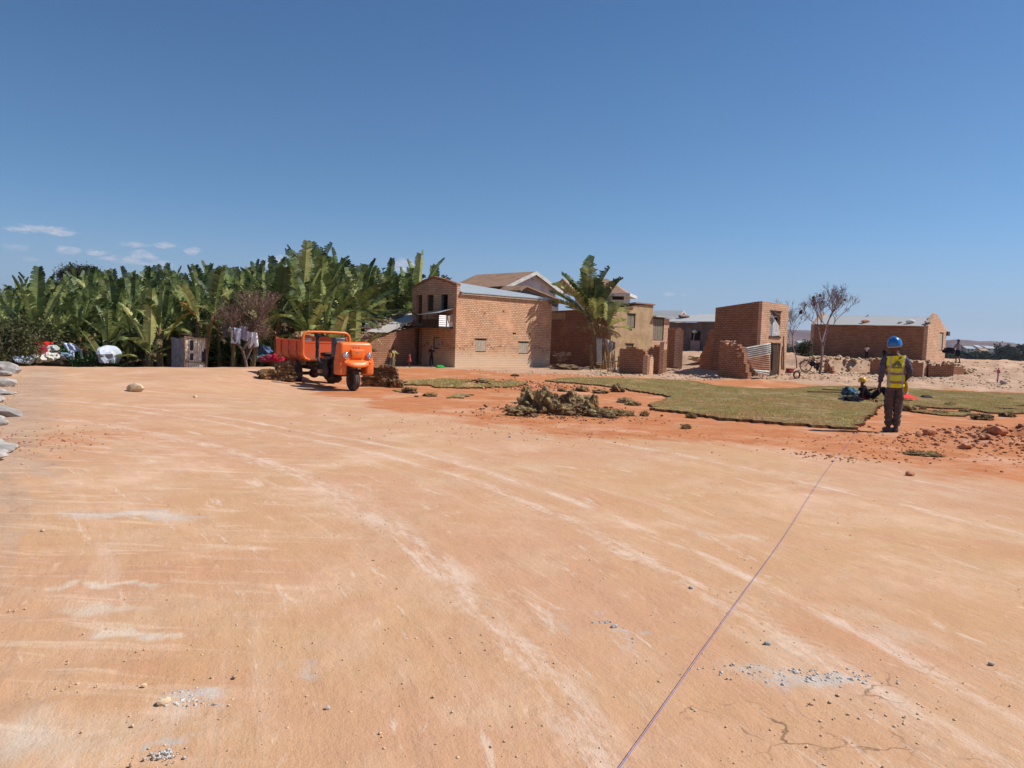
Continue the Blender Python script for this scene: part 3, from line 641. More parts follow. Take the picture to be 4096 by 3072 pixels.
for i, (u, v, a, c, lb) in enumerate([(2470, 1568, .28, .18, 'rolled dark turf slab on the edge of the laid turf'), (2330, 1565, .35, .12, 'flattish turf clump behind the heap'), (2400, 1572, .4, .08, 'flat turf slab between the heap and the rolled slab'),
        (2250, 1566, .2, .06, 'small thin turf piece behind the heap peak'), (2420, 1540, .14, .05, 'tiny turf scrap near the far turf edge'), (2500, 1610, .34, .08, 'loose brown clump in the bare bay of the turf'), (2530, 1622, .25, .07, 'small turf scrap below the loose brown clump'),
        (2350, 1595, .4, .06, 'scraggly thin turf piece behind the right of the heap'), (2060, 1504, .3, .06, 'turf slab on the pale strip in front of the orange house'),
        (1640, 1572, .3, .12, 'small turf clump in front of the turf stack'), (1720, 1585, .25, .06, 'turf crumb on the orange soil right of the small clump'),
        (1930, 1530, .4, .10, 'turf clump at the foot of the orange soil heaps'), (2765, 1672, .12, .05, 'tiny turf scrap on the orange soil below the laid turf'), (2745, 1715, .11, .04, 'flat scrap farther below the laid turf')]):
    clod(G(u, v), (a * .8, a * .6, c), 30 + i, lb, rot=i, rough=.4)
for i, (u, v, a, c, lb) in enumerate([(3635, 1645, .28, .15, 'dark turf clod just right of the standing worker'), (3690, 1640, .14, .08, 'small dark clod beside the larger clod by the worker'), (3800, 1625, .3, .1, 'dark turf clod on the patchy turf at right'),
        (3760, 1656, .35, .09, 'long flat turf clod on the orange edge at right'), (3860, 1650, .3, .08, 'grassy clod behind the broad right clod'), (3930, 1678, .42, .13, 'broad dark turf clod at the orange edge, far right'), (4030, 1668, .3, .12, 'dark turf clod nearest the right picture edge'),
        (4040, 1600, .16, .06, 'small dark turf clod on the far turf at right'), (3690, 1820, .32, .035, 'flat dry turf pat lying alone on the orange soil')]):
    clod(G(u, v), (a * .72, a * .5, c * .8), 60 + i, lb, rot=i * .3, rough=.4)

def slab(loc, w, d, h, seed, label, group, rot=0, tilt=0):
    root = thing('turf_slab', label, 'turf slab', loc, rot, group)
    r_ = random.Random(seed); nx, ny = 9, 6; mb = MB()
    for top in (0, 1):
        for i in range(nx):
            for j in range(ny):
                e = .035 if i in (0, nx - 1) or j in (0, ny - 1) else .01
                x = (i / (nx - 1) - .5) * w; y = (j / (ny - 1) - .5) * d
                sag = -.06 * (x / w * 2) ** 2 * r_.uniform(.3, 1) + .012 * math.sin(seed + 9 * x)
                mb.v.append((x + r_.uniform(-e, e), y + r_.uniform(-e, e), top * h + sag + r_.uniform(-.008, .008) + x * tilt))
    I = lambda t, i, j: t * nx * ny + i * ny + j
    for i in range(nx - 1):
        for j in range(ny - 1): mb.f += [(I(1, i, j), I(1, i + 1, j), I(1, i + 1, j + 1), I(1, i, j + 1)), (I(0, i, j), I(0, i, j + 1), I(0, i + 1, j + 1), I(0, i + 1, j))]
    for i in range(nx - 1): mb.f += [(I(0, i, 0), I(0, i + 1, 0), I(1, i + 1, 0), I(1, i, 0)), (I(0, i + 1, ny - 1), I(0, i, ny - 1), I(1, i, ny - 1), I(1, i + 1, ny - 1))]
    for j in range(ny - 1): mb.f += [(I(0, 0, j + 1), I(0, 0, j), I(1, 0, j), I(1, 0, j + 1)), (I(0, nx - 1, j), I(0, nx - 1, j + 1), I(1, nx - 1, j + 1), I(1, nx - 1, j))]
    s_ = mb.build('soil', SOIL, root, uv=False)
    pts = np.array(mb.v[nx * ny:]); co, fa, ti = blades_on(pts, .022, seed, 5); tag(bulk_tris('grass_blades', CLODG, co, fa, root, ti), None, None, kind='stuff')
    return root
def stack(u, v, cols, rows, w, d, h, nm, rot=0, dx=.0):
    base = G(u, v); k = 0
    ax = Vector((math.cos(rot), math.sin(rot), 0))
    for c in range(cols):
        H = rows[c]; z = 0
        for i in range(H):
            lv = 'lowest' if i == 0 else ('topmost' if i == H - 1 else '%s from the ground' % ['', 'second', 'third', 'fourth', 'fifth', 'sixth', 'seventh', 'eighth', 'ninth', 'tenth'][i])
            ps = ['left', 'right', 'far'][c] if cols > 1 else 'only'
            p = base + ax * ((c - (cols - 1) / 2) * w * .9) + Vector((random.uniform(-.05, .05), random.uniform(-.06, .06), z))
            slab(p, w * random.uniform(.85, 1.1), d, h * .92, k + int(u), 'turf slab, %s in the %s column of the stack %s' % (lv, ps, nm), 'turf slabs in the stack ' + nm, rot + random.uniform(-.12, .12), random.uniform(-.06, .06))
            z += h; k += 1
stack(1520, 1546, 2, [8, 9], .62, .5, .085, 'right of the lorry', .15)
stack(1110, 1520, 2, [4, 7], .60, .5, .09, 'behind the lorry at left', .5)
stack(1590, 1550, 1, [4], .4, .4, .07, 'leaning against the right stack')

# ---------------------------------------------------------------- stones
def pebbles(name, label, pts, sizes, m, seed, kind='stuff', cat='stones'):
    r_ = np.random.default_rng(seed); bm = bmesh.new(); bmesh.ops.create_icosphere(bm, subdivisions=1, radius=1)
    V0 = np.array([v.co[:] for v in bm.verts]); F0 = np.array([[v.index for v in f.verts] for f in bm.faces]); bm.free(); n = len(pts)
    V = V0[None] * (1 + .8 * (r_.random((n, len(V0), 1)) - .5)); sc_ = np.asarray(sizes)[:, None, None] * (np.array([1, 1, .6]) * (.7 + .6 * r_.random((n, 1, 3))))
    V = V * sc_; a = r_.random(n) * 6.283; c, s = np.cos(a)[:, None], np.sin(a)[:, None]
    X = V[..., 0] * c - V[..., 1] * s; Y = V[..., 0] * s + V[..., 1] * c; V = np.stack([X, Y, V[..., 2]], -1)
    P3 = np.array(pts); P3[:, 2] += np.asarray(sizes) * .25; V = V + P3[:, None, :]
    F = F0[None] + (np.arange(n) * len(V0))[:, None, None]
    o = bulk_tris(name, m, V.reshape(-1, 3), F.reshape(-1, 3)); tag(o, label, cat, kind=kind); return o
def scat(n, fx, seed):
    r_ = np.random.default_rng(seed); out = []
    x, y = fx(r_, n); return np.stack([x, y, hgt(x, y)], 1)
def polar(r0, r1, a0, a1): 
    return lambda r_, n: (lambda d, a: (d * np.sin(a), d * np.cos(a)))(np.exp(r_.uniform(math.log(r0), math.log(r1), n)), np.radians(r_.uniform(a0, a1, n)))
pp = scat(7000, polar(2.2, 16, -37, 37), 1); pebbles('gravel', 'fine pale gravel strewn over the tan road surface', pp, .0014 + .006 * np.random.default_rng(5).random(7000) ** 7, PALEROCK, 11)
def around(u, v, sx, sy): 
    p = G(u, v); return lambda r_, n: (p.x + r_.normal(size=n) * sx, p.y + r_.normal(size=n) * sy)
for (u, v, sx, sy, n, s, lb) in [(745, 2795, .055, .03, 320, .0065, 'patch of crushed whitish rubble at lower left of the road'), (3200, 2700, .20, .05, 260, .006, 'scatter of crushed grey rubble on the lower right of the road'), (2410, 2492, .03, .015, 40, .008, 'small clump of dark grey rubble on the road centre'),
                                 (650, 3020, .03, .018, 90, .005, 'small patch of rubble near the lower left picture edge'), (500, 2680, .4, .18, 150, .0035, 'thin gravel scatter above the rubble at lower left'), (3400, 2560, .9, .4, 220, .0035, 'thin gravel scatter on the right side of the road'), (3560, 2850, .2, .08, 50, .006, 'small rubble at the lower right of the road')]:
    pebbles('gravel', lb, scat(n, around(u, v, sx, sy), int(u)), s * (.3 + np.random.default_rng(int(v)).random(n) ** 2 * 1.3), ROCK if u == 2410 else RUBBLEM if u in (745, 650, 3200) else PALEROCK, int(u))
for (u, v, sx, sy, n, s, lb) in [(4060, 1730, 1.1, .8, 1100, .034, 'broken orange laterite lumps dug up at the right edge'), (3850, 1800, 1.2, .8, 500, .018, 'orange soil crumbs in front of the dug patch at right'), (3000, 1760, 2.2, .8, 500, .012, 'orange soil crumbs below the laid turf'),
                                 (2060, 1535, 1.5, 1.0, 900, .05, 'orange soil lumps heaped in front of the orange brick house'), (1900, 1700, 1.5, 1.0, 350, .012, 'soil crumbs on the orange ground left of the turf heap'), (2250, 1670, 1.0, .35, 500, .02, 'dark crumbs fallen around the turf heap'),
                                 (60, 1780, .5, 1.0, 450, .012, 'reddish soil crumbs between the boulders on the left road edge'), (3380, 1830, .4, .25, 160, .018, 'soil crumbs where the string crosses the orange edge')]:
    pebbles('soil_crumbs', lb, scat(n, around(u, v, sx, sy), int(u) + 1), s * (.25 + np.random.default_rng(int(v)).random(n) ** 2 * 1.2), CLOD if u != 2250 else SOIL, int(u), cat='soil crumbs')
for (u0, u1, y0, y1, n, s, lb, m) in [(2350, 2900, 37, 47, 900, .06, 'pale rubble and brick bits around the ruined walls', PALEROCK), (2900, 3800, 40, 47, 1200, .07, 'pale rubble and clods on the mud yard before the bank', PALEROCK), (1850, 2400, 36, 41, 500, .04, 'pale crumbs on the strip before the orange house', PALEROCK),
                                      (3200, 3900, 46.8, 48.6, 900, .11, 'crumbled mud brick debris along the bank', PALEROCK), (3800, 4140, 38, 52, 500, .07, 'clods on the pale dirt mound at right', PALEROCK)]:
    r_ = np.random.default_rng(int(u0)); yy = r_.uniform(y0, y1, n); xx = (r_.uniform(u0, u1, n) - 2048) / FPX * yy
    pebbles('rubble', lb, np.stack([xx, yy, hgt(xx, yy)], 1), s * (.2 + r_.random(n) ** 3 * 1.2), m, int(u0), cat='rubble')
def rock(u, v, r, seed, label, m=ROCK, name='boulder', cat='boulder', group=None, sink=.3, rot=0, loc=None):
    p = loc if loc is not None else G(u, v); mb = MB(); mb.blob((0, 0, r[2] * (1 - sink)), r, seed, 2 if r[0] > .02 else 1, .34, rot, freq=1.3)
    o = mb.build(name, m, uv=False, loc=p); tag(o, label, cat, group); return o
for i, (u, v, a, b, c, lb) in enumerate([(8, 1492, .46, .34, .24, 'big rounded grey boulder, farthest along the left road edge'), (-10, 1545, .42, .3, .14, 'grey slab boulder second from the far end of the left road edge'), (14, 1575, .40, .24, .04, 'thin flat grey stone embedded in the left road edge'),
        (4, 1662, .36, .24, .10, 'wedge-shaped grey boulder midway on the left road edge'), (-30, 1610, .2, .2, .08, 'grey boulder cut by the left picture edge'), (0, 1800, .26, .2, .07, 'pale grey boulder nearest the camera on the left road edge')]):
    rock(u, v, (a, b, c), i + 1, lb, group='boulders along the left road edge', rot=i, sink=.55)
r_ = random.Random(12)
for i in range(26):
    v_ = r_.uniform(1470, 1850); s_ = r_.uniform(.05, .14); rock(r_.uniform(-90, 30), v_, (s_ * 1.4, s_, s_ * .6), 200 + i, 'small broken grey stone among the boulders on the left road edge', ROCK, 'small_stone', 'stone', 'small stones among the left boulders', rot=i)
for i, (u, v, s, lb) in enumerate([(540, 1566, .19, 'cream stone block alone on the far road surface'), (655, 2815, .028, 'pale angular stone beside the rubble patch at lower left'), (938, 2712, .013, 'small pale stone right of the rubble patch'), (575, 2745, .014, 'yellowish stone above the rubble patch'),
        (1310, 2835, .014, 'small grey pebble alone on the lower road'), (530, 2905, .010, 'small white pebble below the rubble patch'), (3070, 2578, .02, 'grey stone with a dark side at lower right'), (2460, 2510, .022, 'grey stone at the road centre'),
        (2765, 2355, .02, 'small grey stone left of the string'), (3965, 2660, .02, 'grey stone near the right picture edge'), (2040, 1480 + 270, .03, 'small dark stone on the tan road below the turf heap'), (1480, 1758, .03, 'small pebble on the far tan road'), (780, 1590, .05, 'small stone near the cream block')]):
    rock(u, v, (s, s * .75, s * .6), 20 + i, lb, PALEROCK if i not in (4, 6, 7, 8, 9, 10) else ROCK, 'stone', 'stone', rot=i)
rock(3720, 1740, (.13, .10, .08), 50, 'dark red clod alone on the orange soil right of the worker', CLOD, 'soil_clod', 'soil clod')
rock(3640, 1902, (.05, .04, .03), 51, 'small red clod on the orange edge below the worker', CLOD, 'soil_clod', 'soil clod')
rock(3935, 1755, (.10, .08, .05), 52, 'reddish lump at the left of the dug patch', CLOD, 'soil_clod', 'soil clod')
rock(3990, 1735, (.17, .13, .08), 53, 'largest reddish lump in the dug patch at right', CLOD, 'soil_clod', 'soil clod')
rock(3860, 1795, (.09, .07, .05), 54, 'orange lump in front of the dug patch', CLOD, 'soil_clod', 'soil clod')
rock(2463, 1486, (.14, .12, .12), 55, 'white stone at the left corner of the low ruined wall', FASC, 'stone', 'stone')

pebbles('gravel', 'pale crumbs strewn along the crumbly left margin of the road', scat(2200, lambda r_, n: (lambda y: (-3.75 - .62 * (y - 4) + r_.normal(size=n) * .35, y))(r_.uniform(3.5, 20, n)), 77), .003 + .016 * np.random.default_rng(78).random(2200) ** 5, PALEROCK, 79)

p_ = G(2250, 1655)
pebbles('soil_crumbs', 'dark crumbly soil heaped between the dumped turf clods', scat(1500, lambda r_, n: (p_.x + r_.normal(size=n) * .62, p_.y + .25 + r_.normal(size=n) * .28), 91) + np.array([0, 0, 1]) * (np.random.default_rng(92).random((1500, 1)) ** 2 * .12), .010 + .04 * np.random.default_rng(93).random(1500) ** 3, SOIL, 94, cat='soil crumbs')
# ---------------------------------------------------------------- buildings
class Site:
    """local frame of a building: origin at its nearest corner, +x along the wall going right, +y along the wall going left"""
    def __init__(s, u, v, y, th, z=None):
        s.o = P(u, v, y)
        if z is not None: s.o.z = z
        s.th = R(th); s.ex = Vector((math.cos(s.th), math.sin(s.th), 0)); s.ey = Vector((-math.sin(s.th), math.cos(s.th), 0))
    def hit(s, u, v, ax, off=0.0):
        d = ray(u, v); n = s.ey if ax == 'x' else s.ex; o = s.o + n * off; c = Vector((0, 0, CAMH)); t = (o - c).dot(n) / d.dot(n); p = c + d * t - s.o
        return (p.dot(s.ex if ax == 'x' else s.ey), p.z)
    def rect(s, u0, v0, u1, v1, ax, off=0.0):
        a = s.hit(u0, v0, ax, off); b = s.hit(u1, v1, ax, off); c = s.hit(u0, v1, ax, off); d = s.hit(u1, v0, ax, off)
        ss = ((a[0] + c[0]) / 2, (b[0] + d[0]) / 2); zz = ((a[1] + d[1]) / 2, (b[1] + c[1]) / 2); return (min(ss), max(ss), min(zz), max(zz))
def bx(ax, s0, s1, d0, d1, z0, z1):
    """box on a wall: s along the wall, d depth behind its outer face"""
    return ((s0, d0, z0), (s1, d1, z1)) if ax == 'x' else ((d0, s0, z0), (d1, s1, z1))
def shutter(parent, ax, r, m=WOODG, boards=5, depth=.05, frame=True, off=0.0, name='window', lintel=None, gap=.006, inner='shutter'):
    s0, s1, z0, z1 = r; f = MB(); w = .045
    if frame:
        for a in ((s0, s0 + w, z0, z1), (s1 - w, s1, z0, z1), (s0 + w, s1 - w, z1 - w, z1), (s0 + w, s1 - w, z0, z0 + w)):
            f.box(*bx(ax, a[0], a[1], off + depth - .02, off + depth + .05, a[2], a[3]))
    if lintel: f.box(*bx(ax, s0 - lintel, s1 + lintel, off - .03, off + .1, z1, z1 + .05))
    if not f.v: f.box(*bx(ax, s0, s1, off + depth + .03, off + depth + .05, z0, z1))
    o = f.build(name, WOODD if m is not WOODD else POLE, parent)
    b = MB(); i0, i1 = s0 + (w if frame else 0), s1 - (w if frame else 0); bw = (i1 - i0) / boards
    for k in range(boards): b.box(*bx(ax, i0 + k * bw + gap, i0 + (k + 1) * bw - gap, off + depth + .003 * (k % 2), off + depth + .03, z0 + w + .003, z1 - w - .003))
    c = b.build(inner, m, o); return o
def roof(parent, m, ridge, e1, e2, th=.035, name='roof'):
    """two slabs between the ridge line (a,b) and two eave lines"""
    mb = MB(); (a, b) = [Vector(p) for p in ridge]
    for e in (e1, e2):
        if e is None: continue
        c, d = [Vector(p) for p in e]; up = Vector((0, 0, th)); n = 8; k = len(mb.v)
        rows = []
        for i in range(n + 1):
            f = i / n; p = a.lerp(b, f); q = c.lerp(d, f); wob = .012 * math.sin(i * 2.1 + a.x)
            for t in (0, 1): rows.append([p + up * t, p.lerp(q, .5) + up * t + Vector((0, 0, wob)), q + up * t + Vector((0, 0, -wob * .7))])
        for r_ in rows: mb.v += [tuple(x) for x in r_]
        for i in range(n):
            for j in range(2):
                A = k + (2 * i) * 3 + j; B = k + (2 * i + 2) * 3 + j; A1 = A + 3; B1 = B + 3
                mb.f += [(A, B, B + 1, A + 1), (A1, A1 + 1, B1 + 1, B1)]
                if i == 0: mb.f.append((A, A + 1, A1 + 1, A1))
                if i == n - 1: mb.f.append((B, B1, B1 + 1, B + 1))
            mb.f.append((k + 2 * i * 3 + 2, k + (2 * i + 2) * 3 + 2, k + (2 * i + 3) * 3 + 2, k + (2 * i + 1) * 3 + 2))
    return mb.build(name, m, parent)
def floor_box(parent, lx, ly, z1=.02):
    mb = MB(); mb.box((.26, .26, -.5), (lx - .26, ly - .26, z1)); return mb.build('floor', DARK, parent)

# --- house 1: two-storey orange brick house
S = Site(1830, 1470, 42, 47); H1 = thing('brick_house', 'tall orange brick house with a sunlit long wall, gabled front and a tin roof', 'house', S.o, S.th)
L = S.hit(2198, 1472, 'x')[0]; D = S.hit(1654, 1462, 'y')[0]
ze0 = S.hit(1852, 1170, 'x')[1]; ze1 = S.hit(2204, 1200, 'x')[1]; zL = S.hit(1655, 1153, 'y')[1]; pk = S.hit(1745, 1110, 'y'); zR = S.hit(1843, 1141, 'y')[1]
w1 = S.rect(1902, 1357, 1944, 1408, 'x'); w2 = S.rect(2075, 1368, 2113, 1416, 'x')
h1 = S.rect(2051, 1331, 2065, 1337, 'x'); h2 = S.rect(2116, 1331, 2122, 1342, 'x')
h3 = S.rect(1958, 1276, 1972, 1284, 'x'); h3 = (h3[0], h3[1], h3[2], h3[3])
zz = sorted
wall(H1, 'long_wall', BR1, 0, L, [(0, ze0), (L, ze1)], .22, -.4, [w1, w2, h1, h2])
op1 = S.rect(1676, 1178, 1699, 1294, 'y'); op2 = S.rect(1719, 1180, 1745, 1246, 'y'); op3 = S.rect(1775, 1180, 1802, 1238, 'y'); dr = S.rect(1668, 1314, 1694, 1462, 'y'); w4 = S.rect(1742, 1348, 1768, 1396, 'y')
dr = (dr[0], dr[1], -.38, dr[3]); yy0 = min(op1[3], op2[3], op3[3]) if False else op2[3]
op1 = (op1[0], op1[1], op1[2], yy0); op3 = (op3[0], op3[1], op2[2], yy0)
gz = [(0, zR), (pk[0] * .5, (zR + pk[1]) / 2 + .04), (pk[0], pk[1]), (pk[0] + (D - pk[0]) * .5, (zL + pk[1]) / 2 + .04), (D, zL)]
wall(H1, 'gable_wall', BR1, 0.0, D, gz, .0, -.4, [op1, op2, op3, dr, w4], axis='y') if False else None
g = wall(H1, 'gable_wall', BR1, .0, D, gz, -.22, -.4, [op1, op2, op3, dr, w4], axis='y', off=.0)
# coping bricks following the gable
mb = MB()
for i in range(len(gz) - 1):
    for k in range(6):
        a = np.array(gz[i]) + (np.array(gz[i + 1]) - np.array(gz[i])) * k / 6; b = np.array(gz[i]) + (np.array(gz[i + 1]) - np.array(gz[i])) * (k + .9) / 6
        z = (a[1] + b[1]) / 2; mb.box((-.28, a[0], z - .06), (.06, b[0], z + .07))
mb.build('gable_coping', BR4, H1)
wall(H1, 'back_wall', BR4, 0, L, [(0, zL), (L, ze1)], .22, -.4, axis='x', off=D - .22)
wall(H1, 'far_gable_wall', BR4, .22, D - .22, [(.22, ze1), (D / 2, ze1 + .25), (D - .22, ze1)], -.22, -.4, axis='y', off=L)
zp = pk[1] - .12
roof(H1, TIN, ((0.02, pk[0], zp), (L + .1, pk[0], ze1 + .38)), ((.02, -.16, ze0 - .02), (L + .1, -.16, ze1 + .0)), ((.02, D + .15, zL - .05), (L + .1, D + .15, ze1)))
mb = MB(); mb.box((.02, -.13, ze0 - .12), (L, -.09, ze0 - .04)); 
for vv in range(4, 8): x, y, z = mb.v[vv]; 
mb.v = [(x, y, z + (ze1 - ze0) * x / L) for x, y, z in mb.v]; mb.build('eave_board', WOODG, H1)
fl = MB(); fl.box((-.18, .25, op1[2] - .16), (L - .3, D - .25, op1[2] - .05)); fl.build('upper_floor', WOODD, H1)
shutter(H1, 'x', w1, boards=2, lintel=.08, depth=.012, frame=False); shutter(H1, 'x', w2, boards=5, lintel=.08, depth=.012, frame=False)
shutter(H1, 'y', op2, WOODD, 3, off=-.17, inner='shutter'); shutter(H1, 'y', w4, WOODG, 3, off=-.17)
f = MB(); a, b, c, d_ = op3
for r_ in ((a, a + .05, c, d_), (b - .05, b, c, d_), (a, b, d_ - .05, d_)): f.box((-.14, r_[0], r_[2]), (-.08, r_[1], r_[3]))
f.build('window_frame', WOODD, H1)
GP = mat('dull green paint', srgb(70, 92, 74), rough=.6); mb = MB(); mb.box((-.20, b - .2, c), (-.16, b - .06, d_ - .06)); mb.build('shutter', GP, H1)
dk = MB(); dk.box((.9, .4, -.3), (.95, D - .3, 2.0)); dk.box((.9, .4, 2.2), (.95, 1.9, 3.4)); dk.build('dark_backing', DARK, H1)  # near-black sheets added behind the openings as room shade
mb = MB(); mb.box((-.2, dr[0] - .12, -.4), (-.26, dr[0] - .0, dr[3] + .0)); mb.box((-.36, op1[0] - .05, -.4), (-.24, op1[0] + .02, op1[2] - .1)); mb.build('pillar', BR4, H1)
# protruding stubs and scars
for (u, v) in ((2014, 1243), (1939, 1252), (2190, 1344)):
    mb = MB(); s_, z_ = S.hit(u, v, 'x'); mb.box((s_ - .06, -.03, z_ - .035), (s_ + .06, .02, z_ + .035)); mb.build('brick_stub', BR4, H1)
# balcony lean-to of tin sheets on the sunny end
b0 = S.hit(1822, 1285, 'y', 0)[0]; z0 = S.hit(1790, 1309, 'y', -.6)[1]; z1 = S.hit(1790, 1262, 'y', -.6)[1]; BX0 = -1.28; b1 = b0 + 1.0
for (a, b, top) in ((BX0, -.68, 0), (-.66, -.06, -.08)):
    mb = MB(); mb.box((a, b0 - .02, z0 + .03), (b, b0, z1 + top)); mb.build('tin_panel', TINH, H1)
mb = MB(); mb.box((-.62, b0 - .05, z0 + .32), (-.12, b0 - .025, z1 + .05), Matrix.Rotation(R(-22), 3, 'Y')); mb.build('board_patch', WOODG, H1)
mb = MB(); q = [(BX0 - .15, b0 - .15, z1 + .12), (BX0 - .3, b1 + .55, z1 - .02), (-.24, b1 + .45, z1 + .26), (-.24, b0 - .15, z1 + .42)]
mb.add(q + [(x, y, z + .02) for x, y, z in q], [(0, 1, 2, 3), (4, 7, 6, 5), (0, 4, 5, 1), (1, 5, 6, 2), (2, 6, 7, 3), (3, 7, 4, 0)]); mb.build('awning', TINW, H1)
mb = MB(); mb.box((BX0 - .05, b0 - .06, z0 - .05), (-.22, b1 + .5, z0 + .01)); mb.box((-.8, b1 + .5, z0 - .05), (-.22, D + .2, z0 + .01)); mb.build('balcony_deck', WOODD, H1)
for yy in np.linspace(b0, D + .1, 7): mb = MB(); mb.tube([(BX0 if yy < b1 + .5 else -.9, yy, z0 - .08), (-.2, yy, z0 - .08)], .028, 6); mb.build('joist', POLE, H1)
for (xx, yy) in ((BX0, b0), (BX0, b1), (-.7, b0 - .03), (BX0, b1 + .45)): mb = MB(); mb.tube([(xx, yy, z0 - .05), (xx, yy, z1 + .08)], .025, 6); mb.build('balcony_post', WOODD, H1)
mb = MB(); mb.box((BX0 - .01, b0, z0), (BX0 + .01, b1 + .45, z1 - .25)); mb.build('balcony_rail', WOODD, H1)
# ladder leaning on the deck
lp = S.o; LD = thing('ladder', 'rough pole ladder leaning against the shaded gable of the orange house', 'ladder', S.o, S.th)
for dx in (0, .38):
    mb = MB(); mb.tube([(-1.5, D + .75 - .0 + dx * .6, -.25), (-.45, D - .25 + dx, z0 + .5)], [.035, .03], 7); mb.build('rail', POLE, LD)
for k in range(8):
    t = (k + .7) / 8.6; mb = MB(); a = Vector((-1.5, D + .75, -.25)).lerp(Vector((-.45, D - .25, z0 + .5)), t); b = Vector((-1.5, D + .75 + .228, -.25)).lerp(Vector((-.45, D - .25 + .38, z0 + .5)), t); mb.tube([a, b], .02, 6); mb.build('rung', POLE, LD)
mb = MB(); 
BAGG = cloth('green plastic', srgb(60, 190, 80)); gb = G(1757, 1472); mb.blob((0, 0, .06), (.24, .2, .13), 5, 3, .3); tag(mb.build('plastic_bag', BAGG, loc=gb + Vector((0, .2, -.02)), uv=False), 'bright green plastic bag on the ground at the foot of the orange house', 'bag')

# --- low annexe left of house 1
S2 = Site(1655, 1462, 44.8, 47); A1 = thing('brick_shed', 'low dark mud brick shed with a sloping pale tin roof left of the orange house', 'shed', P(1655, 1464, 43.6), R(47 + 68))
o = A1.location; d0 = P(1455, 1462, 39.8) - o; th = math.atan2(d0.y, d0.x); A1.rotation_euler = (0, 0, th); LL = d0.length
wl = lambda u, v, f: P(u, v, o.y + (39.8 - o.y) * f).z - o.z
wall(A1, 'wall', BR3, 0, LL, [(0, wl(1650, 1310, 0)), (LL * .55, wl(1549, 1335, .5)), (LL, wl(1465, 1328, 1))], -.25, -.5)
nrm = Vector((0, -1, 0))
def rl(u, v, y): 
    p = P(u, v, y) - o; return (p.x * math.cos(th) + p.y * math.sin(th), -p.x * math.sin(th) + p.y * math.cos(th), p.z)
mb = MB(); q = [rl(1470, 1327, 39.5), rl(1550, 1331, 41.2), rl(1652, 1284, 43.6), rl(1660, 1250, 47), rl(1606, 1253, 46.5)]
mb.add(q + [(x, y, z + .04) for x, y, z in q], [(0, 1, 2, 3, 4), (9, 8, 7, 6, 5)] + [(i, (i + 1) % 5, 5 + (i + 1) % 5, 5 + i) for i in range(5)]); mb.build('roof', TINW, A1)
mb = MB(); q2 = [rl(1488, 1316, 40.6), rl(1606, 1253, 46.4), rl(1590, 1252, 47.5), rl(1480, 1312, 42)]
for k in range(60):
    f = k / 60; a = Vector(q2[0]).lerp(Vector(q2[1]), f); mb.blob(a + Vector((random.uniform(-.15, .15), random.uniform(-.2, .5), .08)), (.16, .14, .07), k, 1, .3)
mb.build('roof_edge', mat('rubble thatch', srgb(150, 132, 100), srgb(110, 92, 66), 8), A1, uv=False)
mb = MB(); q3 = [rl(1395, 1318, 40), rl(1480, 1316, 40), rl(1490, 1311, 43), rl(1400, 1313, 43)]; mb.add(q3 + [(x, y, z + .05) for x, y, z in q3], [(0, 1, 2, 3), (7, 6, 5, 4), (0, 4, 5, 1), (1, 5, 6, 2), (2, 6, 7, 3), (3, 7, 4, 0)]); mb.build('eave_sheet', mat('rust sheet', srgb(150, 112, 84), srgb(110, 80, 60), 4), A1)
mb = MB(); mb.box((1.9, -.02, -.4), (LL + 2.2, .3, wl(1465, 1330, 1))); 
wall(A1, 'side_wall', BR3, LL, LL + 1.3, wl(1465, 1330, 1) - .1, -.25, -.5)
mb = MB(); mb.box((.3, -2.6, -.4), (LL + 1.2, -2.4, 1.5)); mb.build('rear_wall', BR3, A1)

# --- big pale house behind
def gable_house(nm, label, site, u_right, u_left, zt, m_gable, m_side, m_roof, zbase=-1.0, ridge_v=None, over=.45, fascia=None, ref_v=None, windows=(), ridge_axis='y', th=.05, LR=None, LD_=None):
    h = thing(nm, label, 'house', site.o, site.th)
    lx = LR or site.hit(u_right, ref_v, 'x')[0]; ly = LD_ or site.hit(u_left, ref_v, 'y')[0]
    if ridge_axis == 'y':
        zr = ridge_v; wall(h, 'gable_wall', m_gable, 0, lx, [(0, zt), (lx / 2, zr), (lx, zt)], .2, zbase, [w for w in windows if w[4] == 'x'] and [w[:4] for w in windows if w[4] == 'x'])
        wall(h, 'side_wall', m_side, .2, ly - .2, zt, .2, zbase, [w[:4] for w in windows if w[4] == 'y'], axis='y', off=0)
        wall(h, 'far_side_wall', m_side, .2, ly - .2, zt, -.2, zbase, axis='y', off=lx)
        wall(h, 'back_gable_wall', m_gable, 0, lx, [(0, zt), (lx / 2, zr), (lx, zt)], .2, zbase, off=ly - .2)
        sl = (zr - zt) / (lx / 2); o_ = over
        roof(h, m_roof, ((lx / 2, -o_, zr + .06), (lx / 2, ly + o_, zr + .06)), ((-o_, -o_, zt - sl * o_ + .06), (-o_, ly + o_, zt - sl * o_ + .06)), ((lx + o_, -o_, zt - sl * o_ + .06), (lx + o_, ly + o_, zt - sl * o_ + .06)), th)
        if fascia:
            mb = MB()
            for (xa, xb) in ((-o_ - .02, lx / 2), (lx + o_ + .02, lx / 2)):
                za, zb_ = zt - sl * o_ + .06, zr + .06
                q = [(xa, -o_ - .04, za - fascia), (xb, -o_ - .04, zb_ - fascia), (xb, -o_ - .04, zb_ + .07), (xa, -o_ - .04, za + .07)]
                q += [(x, y + .035, z) for x, y, z in q]; mb.add(q, [(0, 1, 2, 3), (7, 6, 5, 4), (0, 4, 5, 1), (1, 5, 6, 2), (2, 6, 7, 3), (3, 7, 4, 0)])
            mb.build('fascia', FASC, h)
    return h, lx, ly
SB = Site(2025, 1180, 60, 44, z=-.2)
